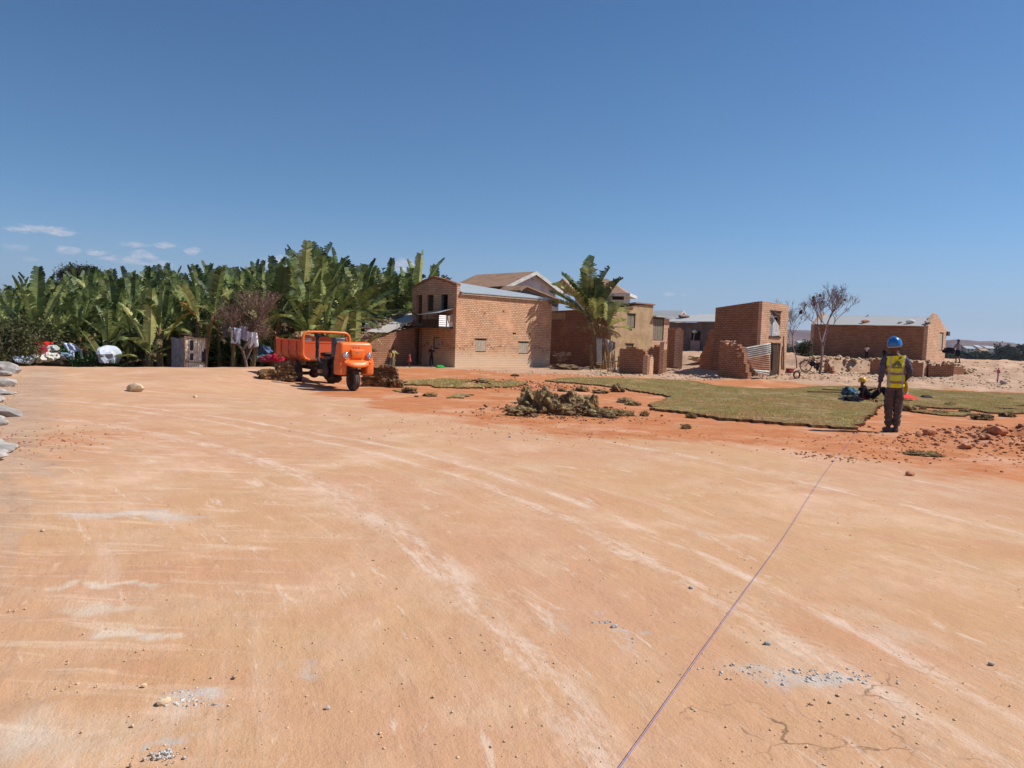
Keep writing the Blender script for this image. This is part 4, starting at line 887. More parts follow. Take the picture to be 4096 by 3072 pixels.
ztB = SB.hit(2025, 1142, 'y')[1]; lxB = SB.hit(2222, 1190, 'x')[0]; zrB = SB.hit(2135, 1092, 'x')[1]
hB, lx, ly = gable_house('pale_house', 'large pale rendered house with brown tin gable roof behind the orange brick house', SB, 2222, 1815, ztB, WHITEPL, GREYPL, TINB, -.5, zrB, .45, .24, 1180)
mb = MB(); mb.lathe([(.0, 0), (.07, 0), (.07, .12), (0, .12)], (lx / 2, -.03, zrB - .55), 'Y', 10); mb.build('gable_vent', GREYPL, hB)
# low brown-roofed porch between house and pale house
SP = Site(2110, 1215, 54, 44, z=-.2)
zz0 = SP.hit(2085, 1166, 'x')[1]
PR = thing('porch', 'small brown tiled lean-to roof against the pale house', 'porch', SP.o, SP.th)
x0, zt0 = SP.hit(2098, 1150, 'x'); x1, zt1 = SP.hit(2235, 1205, 'x'); xa, zta = SP.hit(2078, 1164, 'x')
wall(PR, 'wall', GREYPL, xa, x1, [(xa, zta - .1), (x0, zt0 - .1), (x1, zt1 - .1)], .2, -.3)
mb = MB()
for (p, q) in (((xa - .1, zta - .05), (x0, zt0 + .03)), ((x0, zt0 + .03), (x1 + .1, zt1 - .02))):
    mb.add([(p[0], -.25, p[1]), (q[0], -.25, q[1]), (q[0], 2.2, q[1]), (p[0], 2.2, p[1]), (p[0], -.25, p[1] + .12), (q[0], -.25, q[1] + .12), (q[0], 2.2, q[1] + .12), (p[0], 2.2, p[1] + .12)], [(0, 1, 2, 3), (7, 6, 5, 4), (0, 4, 5, 1), (1, 5, 6, 2), (2, 6, 7, 3), (3, 7, 4, 0)])
mb.build('roof', TINB, PR)
# second pale house behind the banana tree
SC2 = Site(2492, 1300, 66, 72, z=-.2)
ztC = SC2.hit(2500, 1180, 'y')[1]
hC = thing('upper_storey_house', 'tall pale house with a brown hipped roof behind the lone banana clump', 'house', SC2.o, SC2.th)
lc = SC2.hit(2300, 1200, 'y')[0]; wd = 3.2
win = SC2.rect(2448, 1183, 2500, 1199, 'y'); win = (win[0], win[1], win[2], win[3])
wall(hC, 'front_wall', WHITEPL, 0, lc, ztC, .2, -.5, [(win[0] + .1, win[1], win[2], min(win[3], ztC - .1))], axis='y')
wall(hC, 'side_wall', WHITEPL, .2, wd, ztC, .2, -.5); wall(hC, 'back_wall', GREYPL, 0, lc, ztC, -.2, -.5, axis='y', off=wd)
mb = MB(); mb.box((.1, win[0] + .1, win[2]), (.14, win[1], min(win[3], ztC - .1))); mb.build('window', DARK, hC)
zrC = SC2.hit(2415, 1122, 'y')[1]
mb = MB(); e = .55; q = [(-e, -e, ztC), (-e, lc + e, ztC), (wd + e, lc + e, ztC), (wd + e, -e, ztC), (wd / 2, lc * .42, zrC + .3), (wd / 2, lc * .75, zrC + .3)]
mb.add(q, [(0, 4, 5, 1), (0, 3, 4), (1, 5, 2), (3, 2, 5, 4), (0, 1, 2, 3)]); mb.build('roof', TINB, hC)
mb = MB(); mb.box((-e - .05, -e - .05, ztC - .12), (wd + e + .05, lc + e + .05, ztC + .14)); mb.build('fascia', FASC, hC)
mb = MB(); xg = SC2.hit(2300, 1130, 'y', -.5); 
q = [(-1.0, lc - .3, ztC + .1), (-1.0, lc + 2.4, ztC + .1), (-1.0, lc + 1.0, ztC + 1.35), (1.5, lc - .3, ztC + .1), (1.5, lc + 2.4, ztC + .1), (1.5, lc + 1.0, ztC + 1.35)]
mb.add(q, [(0, 1, 2), (3, 5, 4), (0, 2, 5, 3), (1, 4, 5, 2), (0, 3, 4, 1)]); mb.build('dormer', TINB, hC)

# --- tan plastered house
ST = Site(2438, 1472, 49.3, 45, z=-.35); T1 = thing('plastered_house', 'flat-topped two-storey house with tan plastered sunlit wall and small shuttered windows', 'house', ST.o, ST.th)
Lt = ST.hit(2602, 1470, 'x')[0]; Dt = ST.hit(2200, 1440, 'y')[0]; zn = ST.hit(2440, 1234, 'x')[1]; zf = ST.hit(2602, 1219, 'x')[1]; zl = ST.hit(2210, 1247, 'y')[1]
wa = ST.rect(2509, 1256, 2541, 1312, 'x'); wb = ST.rect(2503, 1376, 2533, 1400, 'x')
wall(T1, 'plastered_wall', PLAST, 0, Lt, [(0, zn), (Lt * .5, zn + (zf - zn) * .45), (Lt * .52, zn + (zf - zn) * .75), (Lt, zf)], .22, -.5, [wa, wb])
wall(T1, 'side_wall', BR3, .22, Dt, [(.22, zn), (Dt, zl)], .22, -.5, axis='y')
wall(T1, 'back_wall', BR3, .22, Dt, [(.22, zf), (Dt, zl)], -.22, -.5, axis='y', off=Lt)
shutter(T1, 'x', wa, WOODM, 2, lintel=.06, gap=.02); shutter(T1, 'x', wb, WOODM, 2, lintel=.1)
mb = MB(); mb.box(*bx('x', (wa[0] + wa[1]) / 2 - .12, (wa[0] + wa[1]) / 2 + .12, -.03, .05, wa[2] - .14, wa[2] - .05)); mb.build('sill', WOODD, T1)
mb = MB(); mb.v = []; mb.box((-.1, -.12, zn + .0), (Lt * .51, Dt, zn + .05)); mb.v = [(x, y, z + (zf - zn) * .45 * x / (Lt * .5) - (zn - zl) * y / Dt) for x, y, z in mb.v]
k = len(mb.v); mb.box((Lt * .51, -.12, zf - .02), (Lt + .1, Dt, zf + .06)); mb.v = mb.v[:k] + [(x, y, z - (zf - zl) * y / Dt) for x, y, z in mb.v[k:]]; mb.build('roof', TINB, T1)
mb = MB(); s_, z_ = ST.hit(2215, 1252, 'y'); mb.box((-.06, Dt * .75, zl - .55), (-.01, Dt, zl - .05)); mb.build('sunlit_patch', mat('sunlit wall colour', srgb(190, 156, 112)), T1)  # pale panel painted as the sunlit rectangle high on the shaded wall
o2 = ST.o + ST.ex * Lt
SA = Site(2602, 1480, 48, 45); SA.o = o2.copy(); AN = thing('brick_annexe', 'lower brick annexe with a large grey plank shutter right of the tan house', 'house', SA.o, SA.th)
La = SA.hit(2669, 1460, 'x')[0]; za = SA.hit(2610, 1268, 'x')[1]; ws = SA.rect(2606, 1270, 2655, 1362, 'x')
wall(AN, 'front_wall', BR2, .01, La, [(0, za + .05), (La, za - .1)], .22, -.5, [(.08, ws[1], ws[2], ws[3] - .06)])
wall(AN, 'side_wall', BR2, .22, 3.2, [(0, za - .1), (3.2, za - .3)], -.22, -.5, axis='y', off=La)
shutter(AN, 'x', (.08, ws[1], ws[2], ws[3] - .06), WOODM, 4, lintel=.05, gap=.014)
mb = MB(); mb.box((-.0, -.3, za + .02), (La + .3, 3.2, za + .1)); mb.build('roof', TINW, AN)

# --- small white-roofed house and long grey house far behind
SD = Site(2700, 1300, 72, 50, z=.6)
zt = SD.hit(2700, 1275, 'x')[1]; zr_ = SD.hit(2690, 1238, 'x')[1]
hD, _, _ = gable_house('white_roofed_house', 'small house with a bright white sheet gable roof behind the tan house', SD, 2712, 2560, zt, WHITEPL, GREYPL, TINW, -.5, zt + .75, .3, .1, 1280, LR=2.2)
SE = Site(2950, 1405, 57, 30, z=.9); hE = thing('long_grey_house', 'long low grey house with a flat pale tin roof weighed down by stones', 'house', SE.o, SE.th)
le = SE.hit(2655, 1390, 'y')[0]; zt = SE.hit(2850, 1290, 'y')[1]
wd_ = SE.rect(2776, 1325, 2800, 1365, 'y'); dr_ = SE.rect(2763, 1362, 2800, 1402, 'y')
wall(hE, 'front_wall', GREYPL, 0, le, zt, .2, -.5, [(dr_[0], dr_[1], -.45, wd_[3])], axis='y')
wall(hE, 'side_wall', GREYPL, .2, 3.8, zt, .2, -.5); wall(hE, 'back_wall', GREYPL, 0, le, zt + .5, -.2, -.5, axis='y', off=4)
zr_ = SE.hit(2800, 1259, 'y', 4.3)[1]
mb = MB(); q = [(-.35, -.3, zt + .02), (-.35, le + .3, zt + .02), (4.3, le + .3, zr_), (4.3, -.3, zr_)]; mb.add(q + [(x, y, z + .06) for x, y, z in q], [(0, 1, 2, 3), (7, 6, 5, 4), (0, 4, 5, 1), (1, 5, 6, 2), (2, 6, 7, 3), (3, 7, 4, 0)]); mb.build('roof', TINW, hE)
mb = MB(); mb.box((-.05, dr_[0], -.45), (.0, dr_[1], dr_[3])); mb.build('door_panel', mat('pink cloth panel', srgb(176, 150, 145)), hE)
mb = MB(); mb.box((.08, dr_[0], dr_[3]), (.12, dr_[1], wd_[3])); mb.build('doorway', DARK, hE)  # near-black sheet painted as the shade in the doorway
mb = MB(); s_, z_ = SE.hit(2779, 1326, 'y', -.3); mb.blob((-.3, s_, z_), (.2, .25, .14), 3, 2, .1); mb.tube([(-.3, s_, z_), (-.3, s_ + .1, z_ - .8)], .02, 6); mb.build('satellite_dish', FASC, hE, uv=False)
rk = SE.hit(2735, 1270, 'y', 2.0); pz = SE.o + SE.ey * rk[0] + SE.ex * 2.0; rock(0, 0, (.5, .7, .16), 61, 'flat reddish stone lying on the long pale tin roof', mat('roof stone', srgb(160, 130, 116)), 'roof_stone', 'stone', loc=Vector((pz.x, pz.y, SE.o.z + zt + (zr_ - zt) * 2.35 / 4.65 + .06)))

# --- ruined walls
def ruin(nm, label, u0, v0, y0, u1, v1, y1, prof, t, m, cat='wall', zb=-.5, pieces=True):
    """ruined wall standing between two ground points; prof = [(fraction, v pixel of the ragged top)]"""
    a = P(u0, v0, y0); b = P(u1, v1, y1); d = b - a; L_ = Vector((d.x, d.y)).length; th_ = math.atan2(d.y, d.x)
    root = thing(nm, label, cat, a, th_)
    pts = []; bh = .115
    n = max(6, int(L_ / .14))
    for i in range(n):
        f = (i + .5) / n; u = u0 + (u1 - u0) * f; v = float(np.interp(f, [p[0] for p in prof], [p[1] for p in prof])); yy = y0 + (y1 - y0) * f
        z = P(u, v, yy).z - a.z; z = round((z + random.uniform(-.10, .08)) / bh) * bh
        pts += [(i / n * L_ + .001, z), ((i + 1) / n * L_ - .001, z)]
    pts[0] = (0, pts[0][1]); pts[-1] = (L_, pts[-1][1])
    wall(root, 'wall', m, 0, L_, pts, t, zb)
    return root, L_
r1, _ = ruin('ruined_wall', 'low ruined brick wall with a stepped broken top, in front of the tan house', 2475, 1492, 41, 2587, 1496, 39.9, [(0, 1393), (.3, 1392), (.5, 1394), (.62, 1389), (.72, 1396), (.85, 1404), (.93, 1412), (1, 1420)], .3, BR4)
w_ = P(2587, 1496, 39.9); e_ = P(2612, 1494, 41.2); 
ruin('ruined_wall', 'sunlit broken brick end of the low ruined wall, stepping down to the right', 2588, 1496, 39.9, 2612, 1492, 41.4, [(0, 1412), (.3, 1425), (.6, 1430), (.8, 1424), (1, 1436)], .25, BR2)
ruin('ruined_wall', 'second low ruined brick wall with a ragged top, behind and right of the first', 2583, 1480, 43, 2650, 1488, 41.9, [(0, 1396), (.15, 1400), (.3, 1392), (.5, 1387), (.8, 1386), (.95, 1398), (1, 1410)], .3, BR4)
ruin('ruined_wall', 'narrow brick pier end facing the sun at the right end of the second ruined wall', 2651, 1488, 41.9, 2664, 1485, 42.6, [(0, 1366), (.5, 1370), (1, 1368)], .25, BR2)
ruin('ruined_wall', 'tall broken mud brick wall stub with crumbling sunlit edge, left of the grey house', 2666, 1440, 47, 2712, 1437, 45.6, [(0, 1312), (.3, 1308), (.7, 1309), (.9, 1318), (1, 1325)], .3, BR4)
ruin('ruined_wall', 'crumbling sunlit brick edge of the tall broken stub', 2713, 1437, 45.6, 2722, 1436, 46.0, [(0, 1322), (.5, 1340), (1, 1372)], .28, BR2)
ruin('ruined_wall', 'dark stepped brick remnant against the left of the flat-roofed brick tower', 2798, 1455, 46.5, 2858, 1470, 44.4, [(0, 1415), (.25, 1395), (.45, 1350), (.6, 1318), (1, 1314)], .3, BR4)
ruin('ruined_wall', 'ruined brick wall with loose bricks on top, in front of the brick tower', 2872, 1507, 40.2, 2990, 1519, 38.8, [(0, 1379), (.3, 1377), (.62, 1376), (.7, 1392), (.78, 1404), (.86, 1440), (.93, 1475), (1, 1500)], .35, BR4)
mbr = MB()
base = P(2930, 1378, 39.6)
for k in range(46):
    f = random.random(); p = P(2885 + 90 * f, 1372 + random.uniform(-7, 10) + max(0, f - .6) * 60, 39.9 + random.uniform(0, 1.2)); s_ = random.uniform(.05, .09)
    mbr.box((p.x - s_ * 1.3, p.y - s_, p.z - s_ * .6), (p.x + s_ * 1.3, p.y + s_, p.z + s_ * .5), Euler((random.uniform(-.3, .3), random.uniform(-.3, .3), random.uniform(0, 3))).to_matrix())
for k in range(60):
    f = random.random(); p = P(2950 + 45 * f + random.uniform(-4, 6), 1395 + 115 * f, 39.2 + random.uniform(0, .7)); s_ = random.uniform(.05, .09)
    mbr.box((p.x - s_ * 1.3, p.y - s_, p.z - s_ * .6), (p.x + s_ * 1.3, p.y + s_, p.z + s_ * .5), Euler((random.uniform(-.2, .2), random.uniform(-.2, .2), random.uniform(0, 3))).to_matrix())
tag(mbr.build('loose_bricks', BR2), 'loose pale bricks tumbling down the broken end of the ruined wall before the tower', 'bricks', kind='stuff')

# --- brick tower
SW = Site(3034, 1495, 42, 40); TW = thing('brick_tower_house', 'tall flat-roofed two-storey brick house with a sheeted window opening on its sunlit side', 'house', SW.o, SW.th)
Lw = SW.hit(3142, 1470, 'x')[0]; Dw = SW.hit(2850, 1470, 'y')[0]; z0_ = SW.hit(3043, 1204, 'x')[1]; zr_ = SW.hit(3144, 1219, 'x')[1]; zl_ = SW.hit(2857, 1231, 'y')[1]
wo = SW.rect(3081, 1246, 3121, 1345, 'x'); dd = SW.rect(3082, 1372, 3128, 1470, 'x')
wall(TW, 'front_wall', BR2, 0, Lw, [(0, z0_), (Lw, zr_)], .22, -.5, [wo, (wo[0], wo[0] + (dd[1] - dd[0]), -.45, dd[3])])
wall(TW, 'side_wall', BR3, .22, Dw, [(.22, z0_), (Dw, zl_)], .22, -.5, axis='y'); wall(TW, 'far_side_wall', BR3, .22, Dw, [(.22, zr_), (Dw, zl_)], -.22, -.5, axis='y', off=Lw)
mb = MB(); mb.box((.2, .2, min(z0_, zl_) - .5), (Lw - .2, Dw - .05, min(z0_, zl_) - .4)); mb.build('roof', TIN, TW)
mb = MB(); mb.box((.25, .6, -.4), (Lw - .25, .62, z0_ - .6)); mb.build('dark_backing', DARK, TW)  # near-black sheet behind the window and door, painted interior shade
mb = MB(); mb.box((wo[0], .06, wo[2]), (wo[0] + .32, .08, wo[3] - .02)); mb.build('window_sheet', mat('grey sheet', srgb(150, 150, 158)), TW)
mb = MB(); a = wo[0] + .32; mb.add([(a, .04, wo[2]), (wo[1] + .0, -.02, wo[2] + .06), (wo[1] - .0, .03, wo[2] + .6), (a + .04, .05, wo[3] - .3), (a, .06, wo[2]), (wo[1] + .0, .0, wo[2] + .06), (wo[1], .05, wo[2] + .6), (a + .04, .07, wo[3] - .3)], [(0, 1, 2, 3), (7, 6, 5, 4), (0, 4, 5, 1), (1, 5, 6, 2), (2, 6, 7, 3), (3, 7, 4, 0)])
mb.build('curtain', cloth('white cloth', srgb(205, 200, 196)), TW)
mb = MB(); mb.box((wo[0] - .06, -.05, wo[2] - .1), (wo[1] + .1, .1, wo[2])); mb.box((wo[0] - .1, -.04, wo[3]), (wo[1] + .1, .1, wo[3] + .06)); mb.build('window_frame', WOODD, TW)
mb = MB(); [mb.blob((wo[0] + .2 + .14 * k, -.12, wo[3] - .12 - .03 * k), (.1, .09, .07), k, 2, .25) for k in range(4)]; mb.build('rolled_tarp', cloth('grey tarp', srgb(112, 96, 96)), TW, uv=False)
dd = (wo[0], wo[0] + (dd[1] - dd[0]), 0, dd[3]); shutter(TW, 'x', (dd[0], dd[1], -.4, dd[3]), WOODD, 4, name='door_frame', inner='door')
# corrugated sheets leaning, poles
def sheet(nm, label, pts, m, t=.015, cat='sheet', waves=0):
    c = sum((Vector(p) for p in pts), Vector()) / len(pts); n = (Vector(pts[1]) - Vector(pts[0])).cross(Vector(pts[2]) - Vector(pts[0])).normalized()
    o_ = Vector(pts[0]); ex = (Vector(pts[1]) - o_); 
    mb = MB(); A, B, C, D2 = [Vector(p) - o_ for p in pts]; nu, nv = 6, max(2, waves * 6)
    for k in (0, 1):
        for i in range(nv + 1):
            for j in range(nu + 1):
                f, g_ = j / nu, i / nv; p = A.lerp(B, f).lerp(D2.lerp(C, f), g_)
                wv = .022 * math.cos(2 * math.pi * waves * g_) if waves else 0
                mb.v.append(tuple(p + n * (wv + k * .006 + .02 * math.sin(f * 3 + g_ * 2))))
    I = lambda k, i, j: k * (nv + 1) * (nu + 1) + i * (nu + 1) + j
    for i in range(nv):
        for j in range(nu): mb.f += [(I(0, i, j), I(0, i, j + 1), I(0, i + 1, j + 1), I(0, i + 1, j)), (I(1, i, j), I(1, i + 1, j), I(1, i + 1, j + 1), I(1, i, j + 1))]
        for j in (0, nu): mb.f.append((I(0, i, j), I(0, i + 1, j), I(1, i + 1, j), I(1, i, j)))
    for i in (0, nv):
        for j in range(nu): mb.f.append((I(0, i, j), I(1, i, j), I(1, i, j + 1), I(0, i, j + 1)))
    o = mb.build(nm, m, loc=o_, smooth=True); tag(o, label, cat); return o
TINL = mat('pale corrugated tin', srgb(178, 176, 168), srgb(150, 140, 130), 3, rough=.5, metal=.1, bump=.1)
TINRU = mat('rusty corrugated tin', srgb(176, 140, 112), srgb(158, 96, 62), 2.5, rough=.65, bump=.15)
sheet('corrugated_sheet', 'pale corrugated tin sheet forming the top of the fence before the brick tower', [P(2972, 1392, 39.4), P(3083, 1372, 39.9), P(3082, 1418, 39.9), P(2976, 1440, 39.4)], TINL, waves=6)
sheet('corrugated_sheet', 'rusty corrugated tin sheet below the pale sheet of the fence before the brick tower', [P(2974, 1434, 39.3), P(3080, 1414, 39.8), P(3080, 1486, 39.8), P(3014, 1486, 39.3)], TINRU, waves=9)
sheet('corrugated_sheet', 'lowest pale tin strip at the foot of the sheet fence', [P(3010, 1478, 39.2), P(3080, 1484, 39.7), P(3074, 1504, 39.7), P(3026, 1490, 39.2)], TINL, waves=2)
for i, (u, v0, v1, y, r_, lb) in enumerate([(3089, 1370, 1482, 40.2, .07, 'dark upright post at the left of the tower doorway'), (3137, 1345, 1480, 42.4, .055, 'tall crooked pole at the right of the tower doorway'), (3130, 1385, 1478, 42.2, .05, 'yellowish short pole beside the tower doorway'),
                                              (3112, 1378, 1476, 42.0, .045, 'thin pole in the middle of the tower doorway')]):
    mb = MB(); a, b = P(u - 3, v1, y), P(u + random.uniform(-3, 4), v0, y); m_ = a.lerp(b, .5) + Vector((random.uniform(-.05, .05), 0, 0)); mb.tube([a - a, m_ - a, b - a], [r_, r_ * .9, r_ * .7], 8)
    tag(mb.build('post', POLE if i else WOODD, loc=a), lb, 'post', 'posts by the tower doorway')

# --- long brick house far right
SF = Site(3703, 1449, 50, 46); FH = thing('long_brick_house', 'long single-storey brick house with shaded wall and stone-weighted pale tin roof at right', 'house', SF.o, SF.th)
Lf = SF.hit(3777, 1453, 'x')[0]; Df = SF.hit(3237, 1424, 'y')[0]; zc = SF.hit(3713, 1303, 'y')[1]; zg = SF.hit(3745, 1252, 'x')
wn = SF.rect(3757, 1330, 3772, 1403, 'x'); zfar = SF.hit(3240, 1304, 'y')[1]
FHT = [(0, zc), (zg[0] - .25, zg[1] - .08), (zg[0], zg[1]), (zg[0] + .25, zg[1] - .08), (Lf, zc - .1)]
wall(FH, 'gable_wall', BR2, 0, Lf, FHT, .25, -1, [wn])
wall(FH, 'back_gable_wall', BR2, 0, Lf, FHT, .25, -1, off=Df - .25)
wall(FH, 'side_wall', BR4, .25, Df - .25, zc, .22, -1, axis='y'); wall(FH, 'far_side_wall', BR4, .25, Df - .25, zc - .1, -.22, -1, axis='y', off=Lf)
shutter(FH, 'x', wn, WOODG, 2, lintel=None)
roof(FH, TINW, ((zg[0], .26, zg[1] - .3), (zg[0], Df - .26, zg[1] - .25)), ((-.22, .26, zc - .05), (-.22, Df - .26, zc - .02)), ((Lf + .35, .26, zc - .3), (Lf + .35, Df - .26, zc - .3)), .03)
mb = MB(); mb.box((Lf + .0, -.1, zc - .55), (Lf + .6, .5, zc - .25)); mb.build('gutter_end', WOODD, FH)
mb = MB(); mb.box((Lf * .6, -.03, .0), (Lf * .62, .0, .1)); 
for i, (u, v, s_, lb, m_) in enumerate([(3640, 1293, .3, 'large pale stone on the tin roof of the long brick house', FASC), (3600, 1292, .14, 'small dark stone left of the large one on the long house roof', ROCK), (3462, 1296, .26, 'flat reddish stone on the long house roof, left part', CLOD), (3712, 1290, .24, 'dark stone at the near gable on the long house roof', ROCK), (3472, 1262, .1, 'tiny stone perched on the roof ridge of the long house', ROCK)]):
    a = SF.hit(u, v, 'y', .3); w0 = SF.o + SF.ex * .3 + SF.ey * a[0]; zz_ = SF.o.z + (zc - .05) + (zg[1] - .3 - zc) * (.52 / (zg[0] + .22)) + .06
    if i == 4: w0 = SF.o + SF.ex * zg[0] + SF.ey * SF.hit(u, v, 'y', zg[0])[0]; zz_ = SF.o.z + zg[1] - .2
    rock(0, 0, (s_, s_ * .6, s_ * .45), 70 + i, lb, m_, 'roof_stone', 'stone', loc=Vector((w0.x, w0.y, zz_)))

# --- mud bank wall remnants beneath the right house
ruin('mud_bank_wall', 'low dark mud brick retaining wall behind the standing worker', 3478, 1493, 47.2, 3690, 1512, 45.8, [(0, 1438), (.2, 1436), (.5, 1440), (.8, 1447), (.95, 1450), (1, 1456)], .4, BR4)
ruin('mud_bank_wall', 'second stretch of dark mud brick retaining wall, right of the first', 3712, 1513, 46.0, 3812, 1517, 45.6, [(0, 1456), (.3, 1455), (.6, 1456), (.9, 1460), (1, 1466)], .4, BR4)
ruin('mud_bank_wall', 'crumbled low mud wall running right to the pale mound', 3812, 1510, 46.5, 3862, 1500, 47, [(0, 1462), (.4, 1466), (.7, 1470), (1, 1475)], .4, BR4)
ruin('mud_bank_wall', 'sunlit broken pier between the two mud brick retaining walls', 3690, 1512, 45.8, 3712, 1512, 46.4, [(0, 1456), (.5, 1462), (1, 1458)], .3, BR2)
ruin('mud_bank_wall', 'short dark mud brick remnant behind the bicycle', 3295, 1496, 47.0, 3335, 1496, 46.6, [(0, 1452), (.3, 1460), (.7, 1470), (1, 1485)], .4, BR4)
ruin('trench_edge', 'dark earth trench edge on the terrace at far right', 3880, 1447, 62, 4060, 1465, 55, [(0, 1445), (.3, 1447), (.5, 1446), (.7, 1460), (1, 1461)], .5, SOIL, 'earth bank')
# ---------------------------------------------------------------- banana plants
def leaf_blade(V, F, T, base, az, el, length, width, droop, r_, tint, torn=.5, n=15):
    """one torn banana leaf: arching midrib with two rows of strips"""
    p = np.array(base, float); e = el; pts = [p.copy()]; hz = np.array([math.cos(az), math.sin(az), 0.]); dirs = []
    st = length / n
    for i in range(n):
        d = hz * math.cos(e) + np.array([0, 0, math.sin(e)]); dirs.append(d); p = p + d * st; pts.append(p.copy()); e -= droop / n * (.2 + 1.6 * (i / n) ** 1.5)
    dirs.append(dirs[-1]); side = np.cross(hz, [0, 0, 1.]); 
    tw = r_.uniform(-.7, .7); V0 = len(V)
    # midrib
    for i in range(n + 1):
        w = .028 * (1 - .8 * i / n) * (1.3 if i < 2 else 1); up = np.cross(side, dirs[i]); up /= np.linalg.norm(up) + 1e-9
        for c, s in ((side * w, 0), (-side * w * .5 + up * w, 0), (-side * w * .5 - up * w, 0)): V.append(pts[i] + c); T.append(min(1, tint + .3))
    for i in range(n):
        a = V0 + i * 3; b = a + 3
        for j in range(3): F.append((a + j, a + (j + 1) % 3, b + (j + 1) % 3, b + j))
    for sgn in (1, -1):
        for i in range(2, n):
            t0, t1 = i / n, (i + 1) / n
            for h in (0, 1):
                f0 = t0 + (t1 - t0) * h * .5; f1 = f0 + (t1 - t0) * .5
                if r_.random() < .12 * torn: continue
                k0 = i + h * .5; A = pts[i] * (1 - h * .5) + pts[i + 1] * h * .5; B = pts[i] * (.5 - h * .5) + pts[i + 1] * (.5 + h * .5) if h == 0 else pts[i + 1]
                B = (pts[i] + pts[i + 1]) / 2 if h == 0 else pts[i + 1]
                wd = width * min(1, ((f0 - .06) / .26) ** .7) * (1 if f0 < .8 else 1 - .55 * ((f0 - .8) / .2) ** 1.5)
                d = dirs[i]; up = np.cross(side, d); up /= np.linalg.norm(up) + 1e-9
                if up[2] < 0: up = -up
                q = r_.normal() * .42 * torn; s = side * sgn * math.cos(tw * .5) + up * (.35 + .3 * math.sin(tw + 2 * f0)) ; s /= np.linalg.norm(s)
                o1 = s * wd * .55 + d * wd * .18; sg = np.array([0, 0, -1.]) * wd * (.18 + .5 * torn * abs(q))
                o2 = s * wd * (1 + .12 * r_.normal() * torn) + d * wd * (.35 + q * .5) + sg
                g_ = .74 + .26 * (1 - torn); Bp = A + (B - A) * g_ * 1.08
                k = len(V); V += [A, Bp, Bp + o1, A + o1, Bp + (B - A) * -.1 + o2, A + (B - A) * .1 + o2]
                tt = float(np.clip(tint + r_.normal() * .09 - (.3 if f0 > .86 else 0), 0, 1)); T += [tt] * 6; F += [(k, k + 1, k + 2, k + 3), (k + 3, k + 2, k + 4, k + 5)]
def banana(label, loc, h, seed, nleaf=9, lean=(0, 0), torn=.6, dead=4, group=None, stem=.5, spread=1.0, width=.28, L=None, name='banana_plant', azs=None, stemr=.13, green=0.0):
    """h = height of the leaf tips; stem = fraction that is stem"""
    r_ = np.random.default_rng(seed); root = thing(name, label, 'banana plant', loc, 0, group)
    hs = h * stem; top = np.array([lean[0], lean[1], hs]); mb = MB()
    pts = [(lean[0] * f ** 1.5, lean[1] * f ** 1.5, hs * f - .3 * (f == 0)) for f in (0, .15, .35, .6, .8, 1)]
    mb.tube(pts, [stemr * 1.25, stemr * 1.1, stemr, stemr * .9, stemr * .75, stemr * .5], 9)
    for k in range(7):   # ragged sheaths
        f = r_.uniform(.1, .9); a = r_.uniform(0, 6.28); c = Vector((lean[0] * f ** 1.5 + math.cos(a) * stemr * .8, lean[1] * f ** 1.5 + math.sin(a) * stemr * .8, hs * f))
        mb.tube([c, c + Vector((math.cos(a) * .07, math.sin(a) * .07, .25))], [.05, .012], 5)
    mb.build('trunk', BARK, root, uv=False, smooth=True)
    V, F, T = [], [], []; LL_ = L or (h - hs) * 1.15
    for i in range(nleaf):
        az = azs[i] if azs else i * 2.4 + r_.uniform(-.3, .3); inner = i / max(1, nleaf - 1)
        el = R(86) - (1 - inner ** 1.3) * R(66) * spread * r_.uniform(.7, 1.25); 
        leaf_blade(V, F, T, top + np.array([0, 0, -.25 * (1 - inner) * hs * .25]), az, el, LL_ * r_.uniform(.8, 1.08) * (.85 + .15 * inner), width * r_.uniform(.8, 1.15), R(10) + (1 - inner) * R(62) * r_.uniform(.3, 1.5), r_, np.clip(r_.normal(.46 + green, .24), .02, .98), torn * r_.uniform(.4, 1.3))
    bulk_quads('crown', LEAFM, V, F, root, T)
    if dead:
        V, F, T = [], [], []
        for i in range(dead): leaf_blade(V, F, T, top + np.array([0, 0, -.25 - .1 * i]), r_.uniform(0, 6.28), R(-5), LL_ * r_.uniform(.4, .65), width * .45, R(95), r_, r_.uniform(.1, .9), 1.4, 8)
        bulk_quads('dead_leaves', LEAFD, V, F, root, T)
    return root
def bulk_quads(name, m, V, F, parent, T):
    return bulk_tris(name, m, np.array(V), np.array(F), parent, T)

